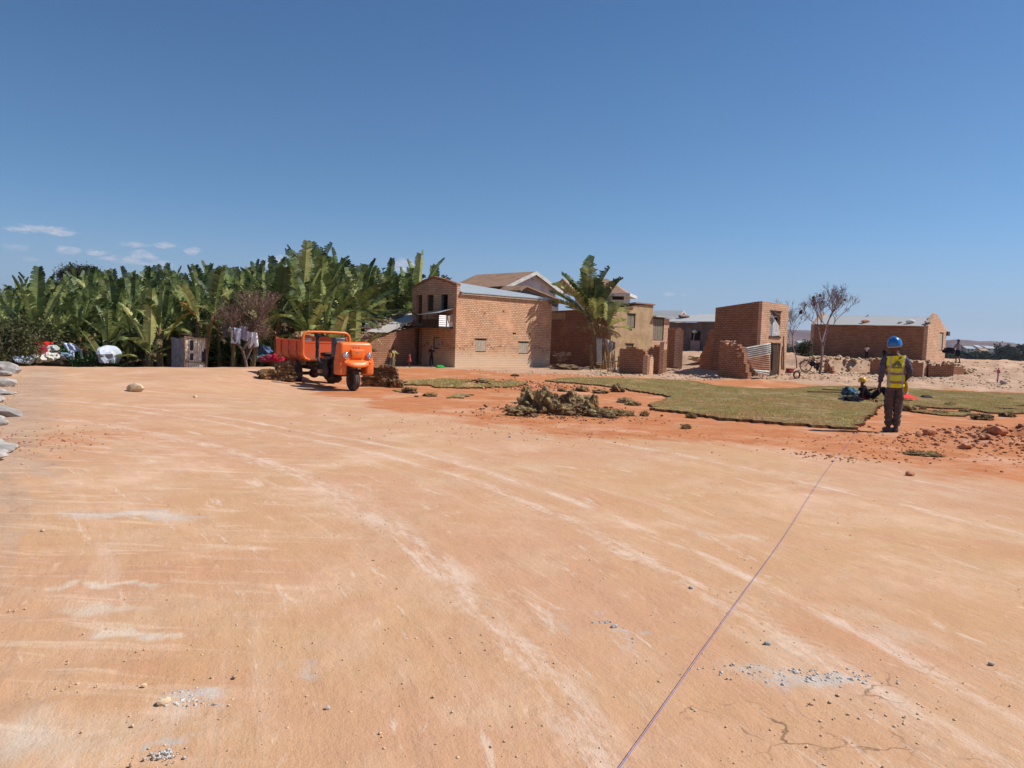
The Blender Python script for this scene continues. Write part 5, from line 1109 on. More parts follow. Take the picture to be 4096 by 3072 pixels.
GRP = 'banana plants in the dense grove behind the road'
LBG = 'banana plant inside the dense dark green grove beyond the far left edge of the road'
protos = [banana(LBG, (0, -50 - k, 0), 5.0, 100 + k, 10, (random.uniform(-.3, .3), random.uniform(-.3, .3)), .7, 4, GRP, stem=.45 + .05 * (k % 3), spread=.85 + .2 * (k % 3), width=.31 + .03 * (k % 2)) for k in range(7)]
vt_u = [-300, 0, 100, 200, 300, 400, 500, 600, 700, 800, 900, 1000, 1100, 1150, 1250, 1330, 1400, 1500, 1600, 1700, 1800]
vt_v = [1200, 1150, 1115, 1105, 1090, 1085, 1090, 1068, 1085, 1060, 1062, 1062, 1060, 1045, 1000, 1010, 1055, 1065, 1060, 1070, 1100]
ri = random.Random(5); used = set(); cnt = 0
for row, (yy, u0, u1, du, th_) in enumerate([(33.5, 120, 1380, 118, .88), (36, -120, 1420, 95, .95), (39, 60, 1480, 95, .97), (42.5, -60, 1520, 90, 1.0), (47, -150, 1700, 80, 1.0), (53, -100, 1800, 85, 1.02), (60, -100, 1750, 95, 1.04)]):
    u = u0 + ri.uniform(0, 30)
    while u < u1:
        y = yy + ri.uniform(-1.0, 1.2) - (3.0 if u < 500 else 0) * (1 - u / 500 if u < 500 else 0)
        p = P(u, 1400, y); p.z = float(hgt(p.x, p.y)); vt = float(np.interp(u, vt_u, vt_v)); zt = P(u, vt + ri.uniform(-8, 38) + (60 if row == 0 else 25 if row == 1 else 0), y).z
        s = (zt - p.z) / 5.0 * th_ / 1.0
        k = ri.randrange(7)
        if k in used: o = copy_tree(protos[k])
        else: o = protos[k]; used.add(k)
        o.location = p; o.scale = (s * ri.uniform(.85, 1.1),) * 2 + (s,); o.rotation_euler = (0, 0, ri.uniform(0, 6.28)); cnt += 1
        u += du * ri.uniform(.75, 1.25)
# plants one can single out at the front of the grove
def gp(u, y): p = P(u, 1440, y); return on_ground(p.x, y)
banana('broad young banana plant with wide pale leaves just left of the wooden box', gp(600, 31), 3.2, 201, 6, (0, 0), .3, 1, stem=.28, width=.34, spread=1.1, green=.2)
banana('small bright banana sucker with four upright leaves at the left front of the grove', gp(420, 30.5), 2.2, 202, 5, (0, 0), .1, 0, stem=.2, width=.2, spread=.8, green=.2)
banana('banana plant throwing long leaves out to the left at the far left of the grove', gp(170, 31), 4.0, 203, 11, (-.2, 0), .5, 2, stem=.32, width=.30, spread=1.2, azs=[3.0, 2.6, 3.4, 2.9, 0.3, 3.2, -1.2, 2.4, 1.2, 3.6, 2.0])
banana('tall banana plant with tattered spiky leaves, highest tips of the grove, above the lorry', gp(1190, 35), 5.9, 204, 12, (.2, 0), .8, 5, stem=.52, width=.36, spread=.85)
banana('tall dark banana plant with upright leaves right of the highest one', gp(1290, 36), 5.9, 205, 12, (-.2, 0), .8, 4, stem=.52, width=.36, spread=.8)
banana('banana plant with very long pale leaves reaching out above the lorry bed', gp(1095, 33), 4.4, 206, 8, (.3, -.2), .4, 3, stem=.62, width=.40, spread=1.5, L=2.8, azs=[.15, -.2, 2.8, .1, 1.4, 3.4, 5.2, .6])
banana('short pale green banana plant standing directly behind the orange lorry hoop', gp(1345, 33), 2.7, 207, 7, (0, 0), .3, 1, stem=.45, width=.34, spread=.9, green=.3)
banana('banana plant with drooping brown skirt of dead leaves behind the low shed', gp(1500, 47), 6.2, 208, 10, (.3, 0), .6, 5, stem=.5, width=.36)
banana('banana plant with long bright leaves arching right over the low shed roof', gp(1640, 50), 7.2, 209, 11, (.4, 0), .6, 2, stem=.55, width=.4, spread=1.2, green=.1)
banana('banana plant whose tan stem leans right, left of the hanging laundry', gp(815, 30.5), 4.6, 210, 7, (.4, 0), .7, 2, stem=.6, stemr=.11)
banana('slim banana plant with yellow stem directly right of the hanging laundry', gp(1010, 31), 3.9, 211, 6, (.35, 0), .7, 3, stem=.62, stemr=.09)
banana('banana plant with a brown ragged stem below the white laundry', gp(930, 31), 3.8, 212, 6, (.1, 0), .7, 3, stem=.6, stemr=.09)
yl = banana('banana plant carrying orange brown dying leaves in the middle of the grove', gp(790, 33), 4.6, 213, 5, (0, 0), .6, 0, stem=.55)
V, F, T = [], [], []; r_ = np.random.default_rng(3)
for az, L_ in ((2.7, 1.3), (2.2, 1.5), (3.3, 1.0)): leaf_blade(V, F, T, (0, 0, 2.5), az, R(45), L_, .2, R(60), r_, .5, .6)
bulk_quads('dying_leaves', LEAFY, V, F, yl, T)
yl = banana('banana plant with one long arching yellow green leaf above the wooden box', gp(640, 31.5), 3.6, 214, 4, (0, 0), .3, 3, stem=.55, green=.2)
V, F, T = [], [], []; leaf_blade(V, F, T, (.4, -.3, 1.5), .3, R(62), 1.7, .22, R(60), r_, .95, .1); bulk_quads('long_leaf', LEAFY, V, F, yl, T)

r_ = random.Random(77)
small = [banana('short banana sucker in the shade at the foot of the grove', (0, -60 - k, 0), 2.6, 400 + k, 7, (0, 0), .4, 3, 'banana suckers filling the foot of the grove', stem=.25, spread=1.15, width=.30) for k in range(3)]
su = set(); cnt = 0
for y_ in (34, 36, 38.5):
    u = 150 + r_.uniform(0, 40)
    while u < 1420:
        if not (660 < u < 860 and y_ < 35):
            k = cnt % 3; o = copy_tree(small[k]) if k in su else small[k]; su.add(k); o.location = gp(u, y_ + r_.uniform(-.6, .6)); q_ = r_.uniform(.6, 1.15); o.scale = (q_, q_, q_); o.rotation_euler = (0, 0, r_.uniform(0, 6.28)); cnt += 1
        u += r_.uniform(55, 120)
UG = leaf_mat('shaded undergrowth', [srgb(40, 40, 24), srgb(56, 52, 32), srgb(72, 62, 40)], .1, .9)  # leaf colours darkened to stand in for shade at the grove foot
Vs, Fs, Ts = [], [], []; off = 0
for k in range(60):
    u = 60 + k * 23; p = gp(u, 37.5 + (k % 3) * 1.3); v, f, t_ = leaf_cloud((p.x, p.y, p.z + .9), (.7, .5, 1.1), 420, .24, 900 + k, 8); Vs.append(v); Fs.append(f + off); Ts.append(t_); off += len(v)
tag(bulk_tris('undergrowth', UG, np.vstack(Vs), np.vstack(Fs), None, np.concatenate(Ts)), 'undergrowth added in dark colours to deepen the shade between the banana stems', 'undergrowth', kind='stuff')
# lone clump before house 2
c0 = G(2385, 1488); 
lone = [((2372, 40.6), 4.9, (-.62, .2), 9, .56, .12, 'tallest stem of the lone banana clump, leaning left with tattered leaves, before the tan house', 301, .9),
        ((2425, 40.4), 4.55, (-.45, 0), 8, .5, .10, 'straight pale grey stem of the lone banana clump with upright leaves', 302, .8)]
b1 = banana(lone[0][6], gp(2396, 47.6), 7.2, 301, 12, (-.9, .1), .8, 7, 'banana stems in the lone clump', stem=.50, width=.66, stemr=.15, spread=.78, L=3.5, azs=[3.14, 2.7, .2, -.4, 3.5, .6, 1.9, 2.9, .1, 4.6, 3.3, .5, 1.2, 2.2, 5.6])
b2 = banana(lone[1][6], gp(2422, 47.3), 6.9, 302, 8, (-.7, 0), .7, 2, 'banana stems in the lone clump', stem=.45, width=.62, stemr=.12, spread=.75, L=3.1)
b3 = banana('short young banana with one bright leaf bending right, in the lone clump', gp(2410, 46.8), 3.8, 303, 4, (.25, 0), .4, 2, 'banana stems in the lone clump', stem=.75, width=.55, stemr=.07, azs=[.1, 5.6, .4, 2.0], L=1.8, spread=1.0, green=.3)
b4 = banana('leafless orange brown cut banana stump at the foot of the lone clump', gp(2368, 46.8), 1.6, 304, 2, (-.1, 0), .9, 2, 'banana stems in the lone clump', stem=.95, width=.05, stemr=.12, L=.3)

# ---------------------------------------------------------------- bushes, herbs, twiggy trees
def bush(nm, label, loc, radii, n, size, m, seed, cat='bush', trunk=None):
    root = thing(nm, label, cat, loc)
    v, f, t = leaf_cloud((0, 0, radii[2] * .9), radii, n, size, seed, 14); bulk_tris('crown', m, v, f, root, t)
    mb = MB(); r_ = random.Random(seed)
    for k in range(6):
        a = r_.uniform(0, 6.28); mb.tube([(0, 0, -.2), (math.cos(a) * radii[0] * .3, math.sin(a) * radii[1] * .3, radii[2] * .6), (math.cos(a) * radii[0] * .6, math.sin(a) * radii[1] * .6, radii[2] * 1.3)], [.05, .03, .012], 5)
    mb.build('trunk' if trunk else 'stems', TWIGM, root, uv=False); return root
bush('dry_bush', 'tall brownish dry bush at the left picture edge behind the boulders', gp(40, 27.5), (1.5, 1.2, 1.25), 5200, .11, BUSHM, 1)
bush('dry_bush', 'smaller brown bush right of the tall one, behind the rubbish sacks', gp(125, 30), (1.2, 1.0, 1.15), 3800, .11, BUSHM, 2)
bush('herb_clump', 'low dark green leafy weeds between the two white sheets', gp(310, 30.5), (1.7, .8, .55), 3600, .09, BUSHG, 3, 'weeds')
bush('herb_clump', 'green weeds behind the red cloth at left', gp(215, 31), (.9, .6, .62), 2000, .09, BUSHG, 4, 'weeds')
bush('dry_bush', 'brown withered thicket hanging among the stems left of the wooden box', gp(350, 31.5), (.55, .45, .75), 1500, .1, leaf_mat('withered leaves', [srgb(110, 84, 56), srgb(150, 118, 76), srgb(120, 110, 60)], .1, .9), 5)
tr = bush('dark_tree', 'round dark tree crown rising above the banana grove at left', gp(330, 66), (2.0, 2, 1.3), 15000, .15, DARKLF, 6, 'tree', True)
for ch in tr.children:
    if ch.name.startswith('crown'): ch.location.z = 4.9
mb = MB(); mb.tube([(0, 0, -.3), (0, 0, 6)], [.3, .15], 8); mb.build('trunk', TWIGM, tr, uv=False)

def twig_tree(nm, label, loc, h, seed, spread=1.0, trunk_r=.09, depth=5, bend=0, leafy=0, lean=0, first=.35, m=TWIGM, up=.35, tuft=None, nb=3):
    r_ = random.Random(seed); mb = MB(); tips = []; segs = []
    def grow(p, d, L_, r, k):
        q = p.copy(); pts = [p.copy()]; dd = d.copy()
        for i in range(3):
            dd = (dd + Vector((r_.uniform(-.18, .18), r_.uniform(-.18, .18), r_.uniform(-.05, .15)))).normalized(); q = q + dd * L_ / 3; pts.append(q.copy())
        segs.append((k, pts, [r, r * .88, r * .76, r * .64]))
        if k >= depth: tips.append(q); return
        for j in range(nb if k < depth - 1 else nb + 1):
            ax = Vector((r_.uniform(-1, 1), r_.uniform(-1, 1), r_.uniform(-.2, .6) + up)).normalized()
            nd = (dd * .9 + ax * spread).normalized(); st = pts[r_.choice((2, 3, 3))]
            grow(st, nd, L_ * r_.uniform(.55, .82), r * .62, k + 1)
    root = thing(nm, label, 'tree', loc)
    grow(Vector((0, 0, -.1)), Vector((lean, 0, 1)).normalized(), h * first, trunk_r, 0)
    mx = max(p.z for s_ in segs for p in s_[1]); k_ = h / mx
    tk = MB(); cr = MB()
    for (k, pts, rs) in segs: (tk if k < 1 else cr).tube([Vector((p.x * k_, p.y * k_, p.z * k_)) for p in pts], [max(.007, r) for r in rs], 6 if k < 2 else 3, cap=False)
    tk.build('trunk', m, root, uv=False, smooth=True); cr.build('crown', m, root, uv=False)
    tips = [Vector((p.x * k_, p.y * k_, p.z * k_)) for p in tips]
    if leafy:
        rr = np.random.default_rng(seed); T_ = np.array([tuple(t) for t in tips]); n = leafy; c = T_[rr.integers(0, len(T_), n)] + rr.normal(size=(n, 3)) * .09
        d = rr.normal(size=(n, 3)); d /= np.linalg.norm(d, axis=1)[:, None]; e = np.cross(d, rr.normal(size=(n, 3))); e /= np.linalg.norm(e, axis=1)[:, None]; s = .07
        bulk_tris('leaves', tuft or BUSHM, np.stack([c - d * s * .5, c + e * s * .25, c + d * s * .5, c - e * s * .25], 1).reshape(-1, 3), np.arange(n * 4).reshape(-1, 4), root, np.repeat(rr.random(n), 4))
    return root, tips
TUFT = leaf_mat('seed tufts', [srgb(120, 108, 112), srgb(146, 128, 126), srgb(160, 140, 132)], 0, .9); TWIGP = mat('pale twig bark', srgb(150, 126, 120), srgb(122, 100, 98), 9, bump=.2)
p1 = P(3282, 1452, 45.5); p1.z = float(hgt(p1.x, p1.y)); h1_ = P(3320, 1128, 45.5).z - p1.z
t1, tips = twig_tree('bare_tree', 'thin leafless tree with weaver nests in front of the long brick house', p1, h1_, 12, .85, .085, 6, lean=.12, first=.30, up=.12, leafy=1400, tuft=TUFT, m=TWIGP)
NESTM = mat('nest', srgb(92, 82, 80), srgb(66, 58, 58), 10); r_ = random.Random(2); hi = [t for t in tips if t.z > h1_ * .55]
for t in r_.sample(hi, min(7, len(hi))): mb = MB(); mb.blob(t, (.085, .085, .10), r_.randrange(99), 2, .4); mb.build('nest', NESTM, t1, uv=False)
p2 = P(3190, 1440, 47.5); p2.z = float(hgt(p2.x, p2.y)); h2_ = P(3190, 1195, 47.5).z - p2.z
t2, tips = twig_tree('bare_tree', 'smaller bare sapling left of the leafless nest tree', p2, h2_, 25, .8, .045, 5, first=.42, up=.15, leafy=300, tuft=TUFT, m=TWIGP)
hi = sorted([t for t in tips if t.z > h2_ * .7], key=lambda t: abs(t.x) + abs(t.y))[:2]
for t in hi: mb = MB(); mb.blob(t, (.10, .10, .13), r_.randrange(99), 2, .4); mb.build('nest', NESTM, t2, uv=False)
twig_tree('bare_shrub', 'leafless purplish brown shrub in front of the grove above the hanging laundry', gp(1000, 29.9), 3.7, 31, 1.0, .08, 5, first=.3, up=.1, leafy=2300, nb=4, tuft=leaf_mat('dry leaves brown', [srgb(96, 74, 66), srgb(120, 94, 80), srgb(140, 112, 92)], 0, .9))[0]
twig_tree('bare_shrub', 'low grey brush heap of thin branches in the shaded gap beside the orange house', G(2235, 1476), 1.1, 33, 1.2, .03, 4, first=.3, up=-.1, nb=4)

# ---------------------------------------------------------------- the orange three-wheeled lorry
def dusty(name, c, rough, zlim, amt):
    t = NT(name); W = t.coord('Object'); n = t.noise(W, 5, 6, .7); n2 = t.noise(t.coord('Object', (6, 6, .8)), 4, 5, .7)
    base = t.mix(t.ramp(t.noise(W, 1.7, 4), .4, .65), c, tuple(x * .86 for x in c))
    low = t.ramp(t.math('ADD', t.n_sep(W, 2), t.math('MULTIPLY', t.math('SUBTRACT', n, .5), .5)), zlim + .35, zlim - .25)
    col = t.mix(t.math('MULTIPLY', low, amt), base, srgb(196, 140, 104)); col = t.mix(t.math('MULTIPLY', t.ramp(n2, .52, .7), .35), col, srgb(150, 84, 50))
    col = t.mix(t.math('MULTIPLY', t.ramp(t.noise(W, 38, 4, .7), .66, .72), .6), col, srgb(92, 60, 46))
    t.bump(n, .08, .01); return t.fin(col, t.math('ADD', t.math('MULTIPLY', n, .25), rough - .05), 0, .45)
PAINT = dusty('orange paint', srgb(246, 116, 34), .3, .6, .45)
PAINT2 = dusty('bed orange with shade', srgb(222, 92, 44), .5, .9, .6)  # redder, darker orange; part of the bed's shade is put into the paint
BLACKM = mat('black painted metal', srgb(44, 42, 42), srgb(28, 27, 28), 5, rough=.5, bump=.1)
GREYM = mat('grey machine metal', srgb(96, 96, 98), srgb(70, 70, 72), 6, rough=.45, bump=.1, metal=.3)
BROWNM = mat('greasy brown metal', srgb(92, 62, 46), srgb(60, 42, 34), 6, rough=.7, bump=.2)
RUBBER = mat('dusty tyre', srgb(96, 88, 82), srgb(66, 60, 58), 8, rough=.85, bump=.2)
CHROME = mat('chrome', srgb(215, 215, 215), srgb(190, 190, 190), 2, rough=.15, metal=1, bump=0)
GLASSM = mat('headlamp glass', srgb(215, 220, 222), srgb(170, 176, 180), 14, rough=.08, metal=.5, bump=.3, bscale=60, spec=.8)
LAMPO = mat('orange lamp', srgb(240, 130, 90), rough=.3, bump=0)
MARK = mat('pale decal', srgb(236, 170, 140), rough=.5, bump=0)
tp = G(1412, 1562); TRK = thing('three_wheeled_lorry', 'bright orange three-wheeled dump lorry with a turf load parked before the grove', 'lorry', tp, R(38))
def rbox(m, name, a, b, bev=.03, parent=TRK, seg=3, shape=None, smooth=True):
    bm = bmesh.new(); bmesh.ops.create_cube(bm, size=1)
    a, b = Vector(a), Vector(b)
    for v in bm.verts: v.co = Vector([(a[i] + b[i]) / 2 + v.co[i] * (b[i] - a[i]) for i in range(3)])
    if shape:
        for v in bm.verts: v.co = Vector(shape(v.co))
    bmesh.ops.bevel(bm, geom=bm.edges[:], offset=bev, segments=seg, affect='EDGES', clamp_overlap=True, profile=.5)
    me = bpy.data.meshes.new(name); bm.to_mesh(me); bm.free(); box_uv(me); me.materials.append(m)
    if smooth: me.polygons.foreach_set('use_smooth', [True] * len(me.polygons))
    o = bpy.data.objects.new(name, me); COL.objects.link(o); o.parent = parent; return o
def join_into(o, others):
    bm = bmesh.new()
    for x in [o] + others: bm.from_mesh(x.data)
    bm.to_mesh(o.data); bm.free()
    for x in others: bpy.data.objects.remove(x)
    return o
def wheel(name, x, y, r, w, label=None):
    t = empty(name, (x, y, r)); t.parent = TRK
    mb = MB(); prof = [(r * .62, -w * .38), (r * .80, -w * .5), (r * .95, -w * .44), (r, -w * .22), (r * .985, -w * .2), (r * .985, -w * .08), (r, -w * .06), (r, w * .06), (r * .985, w * .08), (r * .985, w * .2), (r, w * .22), (r * .95, w * .44), (r * .80, w * .5), (r * .62, w * .38)]
    mb.lathe(prof + [prof[0]], (0, 0, 0), 'X', 36, cap=False); mb.build('tyre', RUBBER, t, smooth=True, uv=False)
    mb = MB(); mb.lathe([(0, -w * .3), (.07, -w * .32), (.08, -w * .2), (r * .4, -w * .16), (r * .62, -w * .38), (r * .66, -w * .38), (r * .64, 0), (r * .66, w * .38), (r * .62, w * .38), (r * .4, w * .16), (.08, w * .2), (.07, w * .32), (0, w * .3)], (0, 0, 0), 'X', 24, cap=False)
    for k in range(5): a = k * 1.2566; mb.lathe([(0, -w * .22), (.014, -w * .22), (.014, -w * .12)], (0, math.cos(a) * .11, math.sin(a) * .11), 'X', 6, cap=False)
    mb.build('rim', BROWNM, t, smooth=True, uv=False); return t
wheel('wheel', 0, 0, .345, .20); 
for x in (-.66, .66): wheel('wheel', x, 3.1, .37, .24)
# front shell
def cowl(c):
    x, y, z = c
    if z > 1.2: x *= .90; y += .07 if y < 0 else -.02
    return (x, y, z)
sh = rbox(PAINT, 'front_shell', (-.60, -.26, .86), (.60, .22, 1.54), .11, seg=5, shape=cowl)
k1 = rbox(PAINT, 'k', (-.60, -.24, .50), (-.33, .20, 1.0), .06, seg=3); k2 = rbox(PAINT, 'k', (.33, -.24, .50), (.60, .20, 1.0), .06, seg=3)
join_into(sh, [k1, k2])
# mudguard lip
mb = MB(); n = 20; rows = 6
for i in range(n + 1):
    f = i / n * 2 - 1
    for j in range(rows + 1):
        g_ = j / rows; ext = .22 * (1 - abs(f) ** 3); x = f * .50
        mb.v.append((x, -.20 - ext * math.sin(g_ * math.pi / 2), 1.0 - .055 * (1 - f * f) * g_ * 2 - .10 * (1 - math.cos(g_ * math.pi / 2)) - .03 * g_))
for i in range(n):
    for j in range(rows): a = i * (rows + 1) + j; mb.f.append((a, a + rows + 1, a + rows + 2, a + 1))
k = len(mb.v)
mb.v += [(x, y + .012, z - .018) for x, y, z in mb.v[:k]]; mb.f += [tuple(k + q for q in f[::-1]) for f in mb.f[:]]
for i in range(n): a = i * (rows + 1) + rows; mb.f.append((a, a + rows + 1, a + rows + 1 + k, a + k))
mb.build('mudguard', PAINT, TRK, smooth=True)
pn = rbox(PAINT, 'front_panel', (-.24, -.292, 1.03), (.24, -.22, 1.31), .03, seg=3, shape=lambda c: (c[0] * (.8 if c[2] < 1.1 else 1), c[1], c[2]))
mb = MB(); mb.box((-.55, -.272, 1.40), (.55, -.262, 1.408)); mb.v = [(x * .86, y + .075, z) for x, y, z in mb.v]; mb.build('trim_line', BROWNM, TRK)
for s in (-1, 1):
    hl = empty('headlight', (s * .40, -.27, 1.12)); hl.parent = TRK
    mb = MB(); mb.lathe([(.085, .03), (.098, .0), (.10, -.025), (.088, -.04), (.078, -.03), (.078, .0)], (0, 0, 0), 'Y', 28, cap=False); mb.build('rim', CHROME, hl, smooth=True, uv=False)
    mb = MB(); mb.lathe([(0, -.045), (.03, -.043), (.06, -.034), (.079, -.018)], (0, 0, 0), 'Y', 28, cap=False); mb.build('lens', GLASSM, hl, smooth=True, uv=False)
    mb = MB(); mb.lathe([(0, -.06), (.03, -.055), (.048, -.03), (.05, 0)], (s * .42, -.27, .90), 'Y', 14, cap=False); mb.build('indicator', LAMPO, TRK, smooth=True, uv=False)
# badge: small winged emblem, and the illegible pale characters above it
mb = MB(); y_ = -.300
for pts in ([(-.085, .02), (-.03, -.004), (-.02, .012), (-.05, .03)], [(.085, .02), (.05, .03), (.02, .012), (.03, -.004)], [(0, .028), (-.03, .008), (0, -.035), (.03, .008)]):
    k = len(mb.v); mb.v += [(x, y_, 1.225 + z) for x, z in pts] + [(x, y_ + .012, 1.225 + z) for x, z in pts]; m_ = len(pts)
    mb.f += [tuple(range(k, k + m_)), tuple(range(k + m_, k + 2 * m_))[::-1]] + [(k + i, k + (i + 1) % m_, k + m_ + (i + 1) % m_, k + m_ + i) for i in range(m_)]
mb.build('badge', CHROME, TRK)
mb = MB()
for gx, st_ in ((-.12, [(0, 0, 0, .06), (.03, .03, 0, .06), (0, .05, .03, .03), (0, .05, .05, .055)]), (-.03, [(0, .05, .05, .055), (.02, .028, 0, .06), (0, .05, .02, .027), (0, .0, 0, .03)]), (.06, [(0, .05, .03, .036), (.02, .028, .0, .06), (.0, .012, 0, .02), (.04, .052, 0, .02)])):
    for (a, b, c, d) in st_: mb.box((gx + a, -.213, 1.352 + c), (gx + max(b, a + .008), -.200, 1.352 + max(d, c + .008)))
mb.v = [(x, y - .008, z) for x, y, z in mb.v]
mb.build('lettering', MARK, TRK)
# frame, fork, engine
mb = MB()
for x in (-.30, .30): mb.tube([(x, .15, .62), (x, 1.2, .52), (x, 2.2, .55), (x, 4.5, .62)], .05, 8)
for y in (.3, 1.2, 2.1, 3.1, 4.4): mb.tube([(-.32, y, .56), (.32, y, .56)], .04, 8)
mb.box((-.42, 1.25, .36), (.42, 1.95, .42)); mb.box((-.46, 1.0, .38), (-.33, 1.3, .44))
mb.tube([(-.66, 3.1, .37), (.66, 3.1, .37)], .06, 10); mb.blob((0, 3.1, .37), (.2, .18, .17), 1, 2, .05)
mb.build('chassis', BROWNM, TRK, smooth=False)
mb = MB()
for s in (-1, 1): mb.tube([(s * .135, .02, .345), (s * .14, .06, .7), (s * .13, .12, 1.0)], .032, 8)
mb.tube([(-.17, 0, .345), (.17, 0, .345)], .022, 8); mb.tube([(0, .12, .9), (0, .45, 1.35), (0, .55, 1.5)], .03, 8)
mb.build('fork', BROWNM, TRK)
mb = MB(); mb.box((-.40, .55, .42), (.22, 1.25, .80)); mb.box((-.34, .62, .80), (.10, 1.05, 1.02)); mb.tube([(-.42, .75, .55), (.24, .75, .55)], .15, 14); mb.tube([(-.44, 1.1, .6), (-.36, 1.1, .6)], .2, 16)
mb.box((-.3, 1.25, .40), (.15, 1.7, .66)); mb.build('engine', BLACKM, TRK, bevel=.015)
mb = MB(); mb.lathe([(0, 0), (.21, 0), (.21, .05), (.15, .06), (0, .06)], (-.52, 1.0, .55), 'X', 24); mb.build('flywheel', BROWNM, TRK)
mb = MB(); mb.blob((-.2, .95, .33), (.22, .3, .16), 2, 2, .12); mb.blob((-.1, 1.5, .33), (.2, .2, .12), 4, 2, .12); mb.build('sump', BROWNM, TRK, uv=False)
rb_ = rbox(GREYM, 'radiator_tank', (-.42, .50, 1.02), (-.04, .80, 1.66), .05, seg=3)
mb = MB()
for k in range(4): mb.box((-.40, .488, 1.12 + .1 * k), (-.06, .50, 1.17 + .1 * k))
mb.build('grille', BLACKM, rb_); mb = MB(); mb.box((-.36, .47, 1.50), (-.10, .50, 1.54)); mb.build('handle', CHROME, rb_)
mb = MB(); mb.lathe([(0, 0), (.055, 0), (.055, .25), (.048, .26), (.048, .30), (.06, .31), (.06, .52), (.05, .53), (.05, .66), (.095, .67), (.105, .70), (.105, .78), (.09, .80), (0, .80)], (-.60, 1.45, .98), 'Z', 18); mb.build('air_cleaner', BLACKM, TRK, smooth=False, uv=False)
mb = MB(); mb.tube([(-.60, 1.45, .98), (-.55, 1.35, .85), (-.35, 1.1, .8)], .045, 8); mb.lathe([(0, 0), (.06, 0), (.06, .05), (0, .05)], (-.60, 1.45, .95), 'Z', 14); mb.build('intake_pipe', GREYM, TRK)
mb = MB(); mb.tube([(-.5, .95, .8), (-.45, 1.3, .6), (-.42, 1.6, .45)], .03, 8); mb.tube([(-.5, 1.6, .95), (-.45, 1.3, .5)], .015, 6); mb.build('linkage', GREYM, TRK)
mb = MB(); mb.box((-.62, 1.15, .48), (-.44, 1.35, .60)); mb.build('step', mat('step wood', srgb(190, 150, 110)), TRK)
rbox(BLACKM, 'fuel_tank', (.05, .8, .70), (.45, 1.4, 1.05), .06); 
st_ = rbox(BLACKM, 'seat', (-.30, 1.55, 1.02), (.30, 1.95, 1.14), .05); mb = MB(); mb.box((-.30, 1.6, .6), (.30, 1.9, 1.02)); mb.build('seat_box', PAINT2, st_)
hb = MB(); hb.tube([(-.38, .75, 1.42), (-.3, .6, 1.52), (0, .52, 1.5), (.3, .6, 1.52), (.38, .75, 1.42)], .016, 8); hb.build('handlebar', BLACKM, TRK)
mi = MB(); mi.tube([(.42, .2, 1.5), (.50, .18, 1.70)], .008, 6); mi.blob((.50, .16, 1.74), (.085, .02, .055), 0, 2, 0); mi.build('mirror', GREYM, TRK, uv=False)
# hoop
mb = MB(); pts = [(-.62, 2.02, .86), (-.76, 2.05, .92)]; hw, zt_, rr_ = .83, 1.80, .20
for k in range(6): a = R(180) + 0; 
pts += [(-hw, 2.1, 1.05), (-hw, 2.1, 1.3)]
for k in range(6): a = math.pi - k / 5 * math.pi / 2; pts.append((-hw + rr_ + rr_ * math.cos(a), 2.1, zt_ - rr_ + rr_ * math.sin(a)))
pts += [(x, y, z) for x, y, z in [(-.3, 2.1, zt_ + .01), (.3, 2.1, zt_ + .01)]]
for k in range(6): a = math.pi / 2 - k / 5 * math.pi / 2; pts.append((hw - rr_ + rr_ * math.cos(a), 2.1, zt_ - rr_ + rr_ * math.sin(a)))
pts += [(hw, 2.1, 1.3), (hw, 2.1, 1.05), (.76, 2.05, .92), (.62, 2.02, .86)]
mb.tube(pts, .048, 12); mb.build('guard_hoop', PAINT, TRK, smooth=True)
# dump bed
prof = [(-.84, 1.50), (-.84, 1.12)] + [(-.84 + .26 - .26 * math.cos(a), 1.12 - .26 * math.sin(a)) for a in np.linspace(.2, math.pi / 2, 6)]
prof = prof + [(-x, z) for x, z in prof[::-1]]; y0b, y1b = 2.2, 4.55
mb = MB(); n = len(prof)
def shellp(off): 
    c = []
    for i, (x, z) in enumerate(prof):
        p0 = Vector(prof[max(0, i - 1)]); p1 = Vector(prof[min(n - 1, i + 1)]); t_ = (p1 - p0).normalized(); nn = Vector((-t_.y, t_.x)); c.append((x + nn.x * off, z + nn.y * off))
    return c
inn = shellp(.03)
for y in (y0b, y1b):
    mb.v += [(x, y, z) for x, z in prof] + [(x, y, z) for x, z in inn]
for i in range(n - 1):
    mb.f += [(i, i + 1, 2 * n + i + 1, 2 * n + i), (n + i, 3 * n + i, 3 * n + i + 1, n + i + 1), (i, n + i, n + i + 1, i + 1), (2 * n + i, 2 * n + i + 1, 3 * n + i + 1, 3 * n + i)]
mb.f += [(0, 2 * n, 3 * n, n), (n - 1, 2 * n - 1, 4 * n - 1, 3 * n - 1)]
bed = mb.build('dump_bed', PAINT2, TRK)
for yb in (y0b + .0, y1b - .03):
    mb = MB(); k = len(mb.v); mb.v += [(x * .97, yb, z) for x, z in prof] + [(x * .97, yb + .03, z) for x, z in prof]; mb.f += [tuple(range(k, k + n)), tuple(range(k + n, k + 2 * n))[::-1]] + [(k + i, k + (i + 1) % n, k + n + (i + 1) % n, k + n + i) for i in range(n)]
    if yb < 3: mb.box((-.80, y0b - .01, 1.44), (.80, y0b + .02, 1.66))
    mb.build('end_board', PAINT2, bed)
for xx in (-.74, .46): mb = MB(); mb.box((xx, y0b - .016, 1.50), (xx + .24, y0b - .011, 1.60)); mb.build('reflector_plate', FASC, bed)
mb = MB()
for yb in (2.6, 3.3, 4.0):
    rp = shellp(-.03); 
    for (p0, p1) in zip(rp[:-1], rp[1:]):
        a = Vector((p0[0], yb, p0[1])); b = Vector((p1[0], yb, p1[1])); mb.tube([a, b], .02, 6)
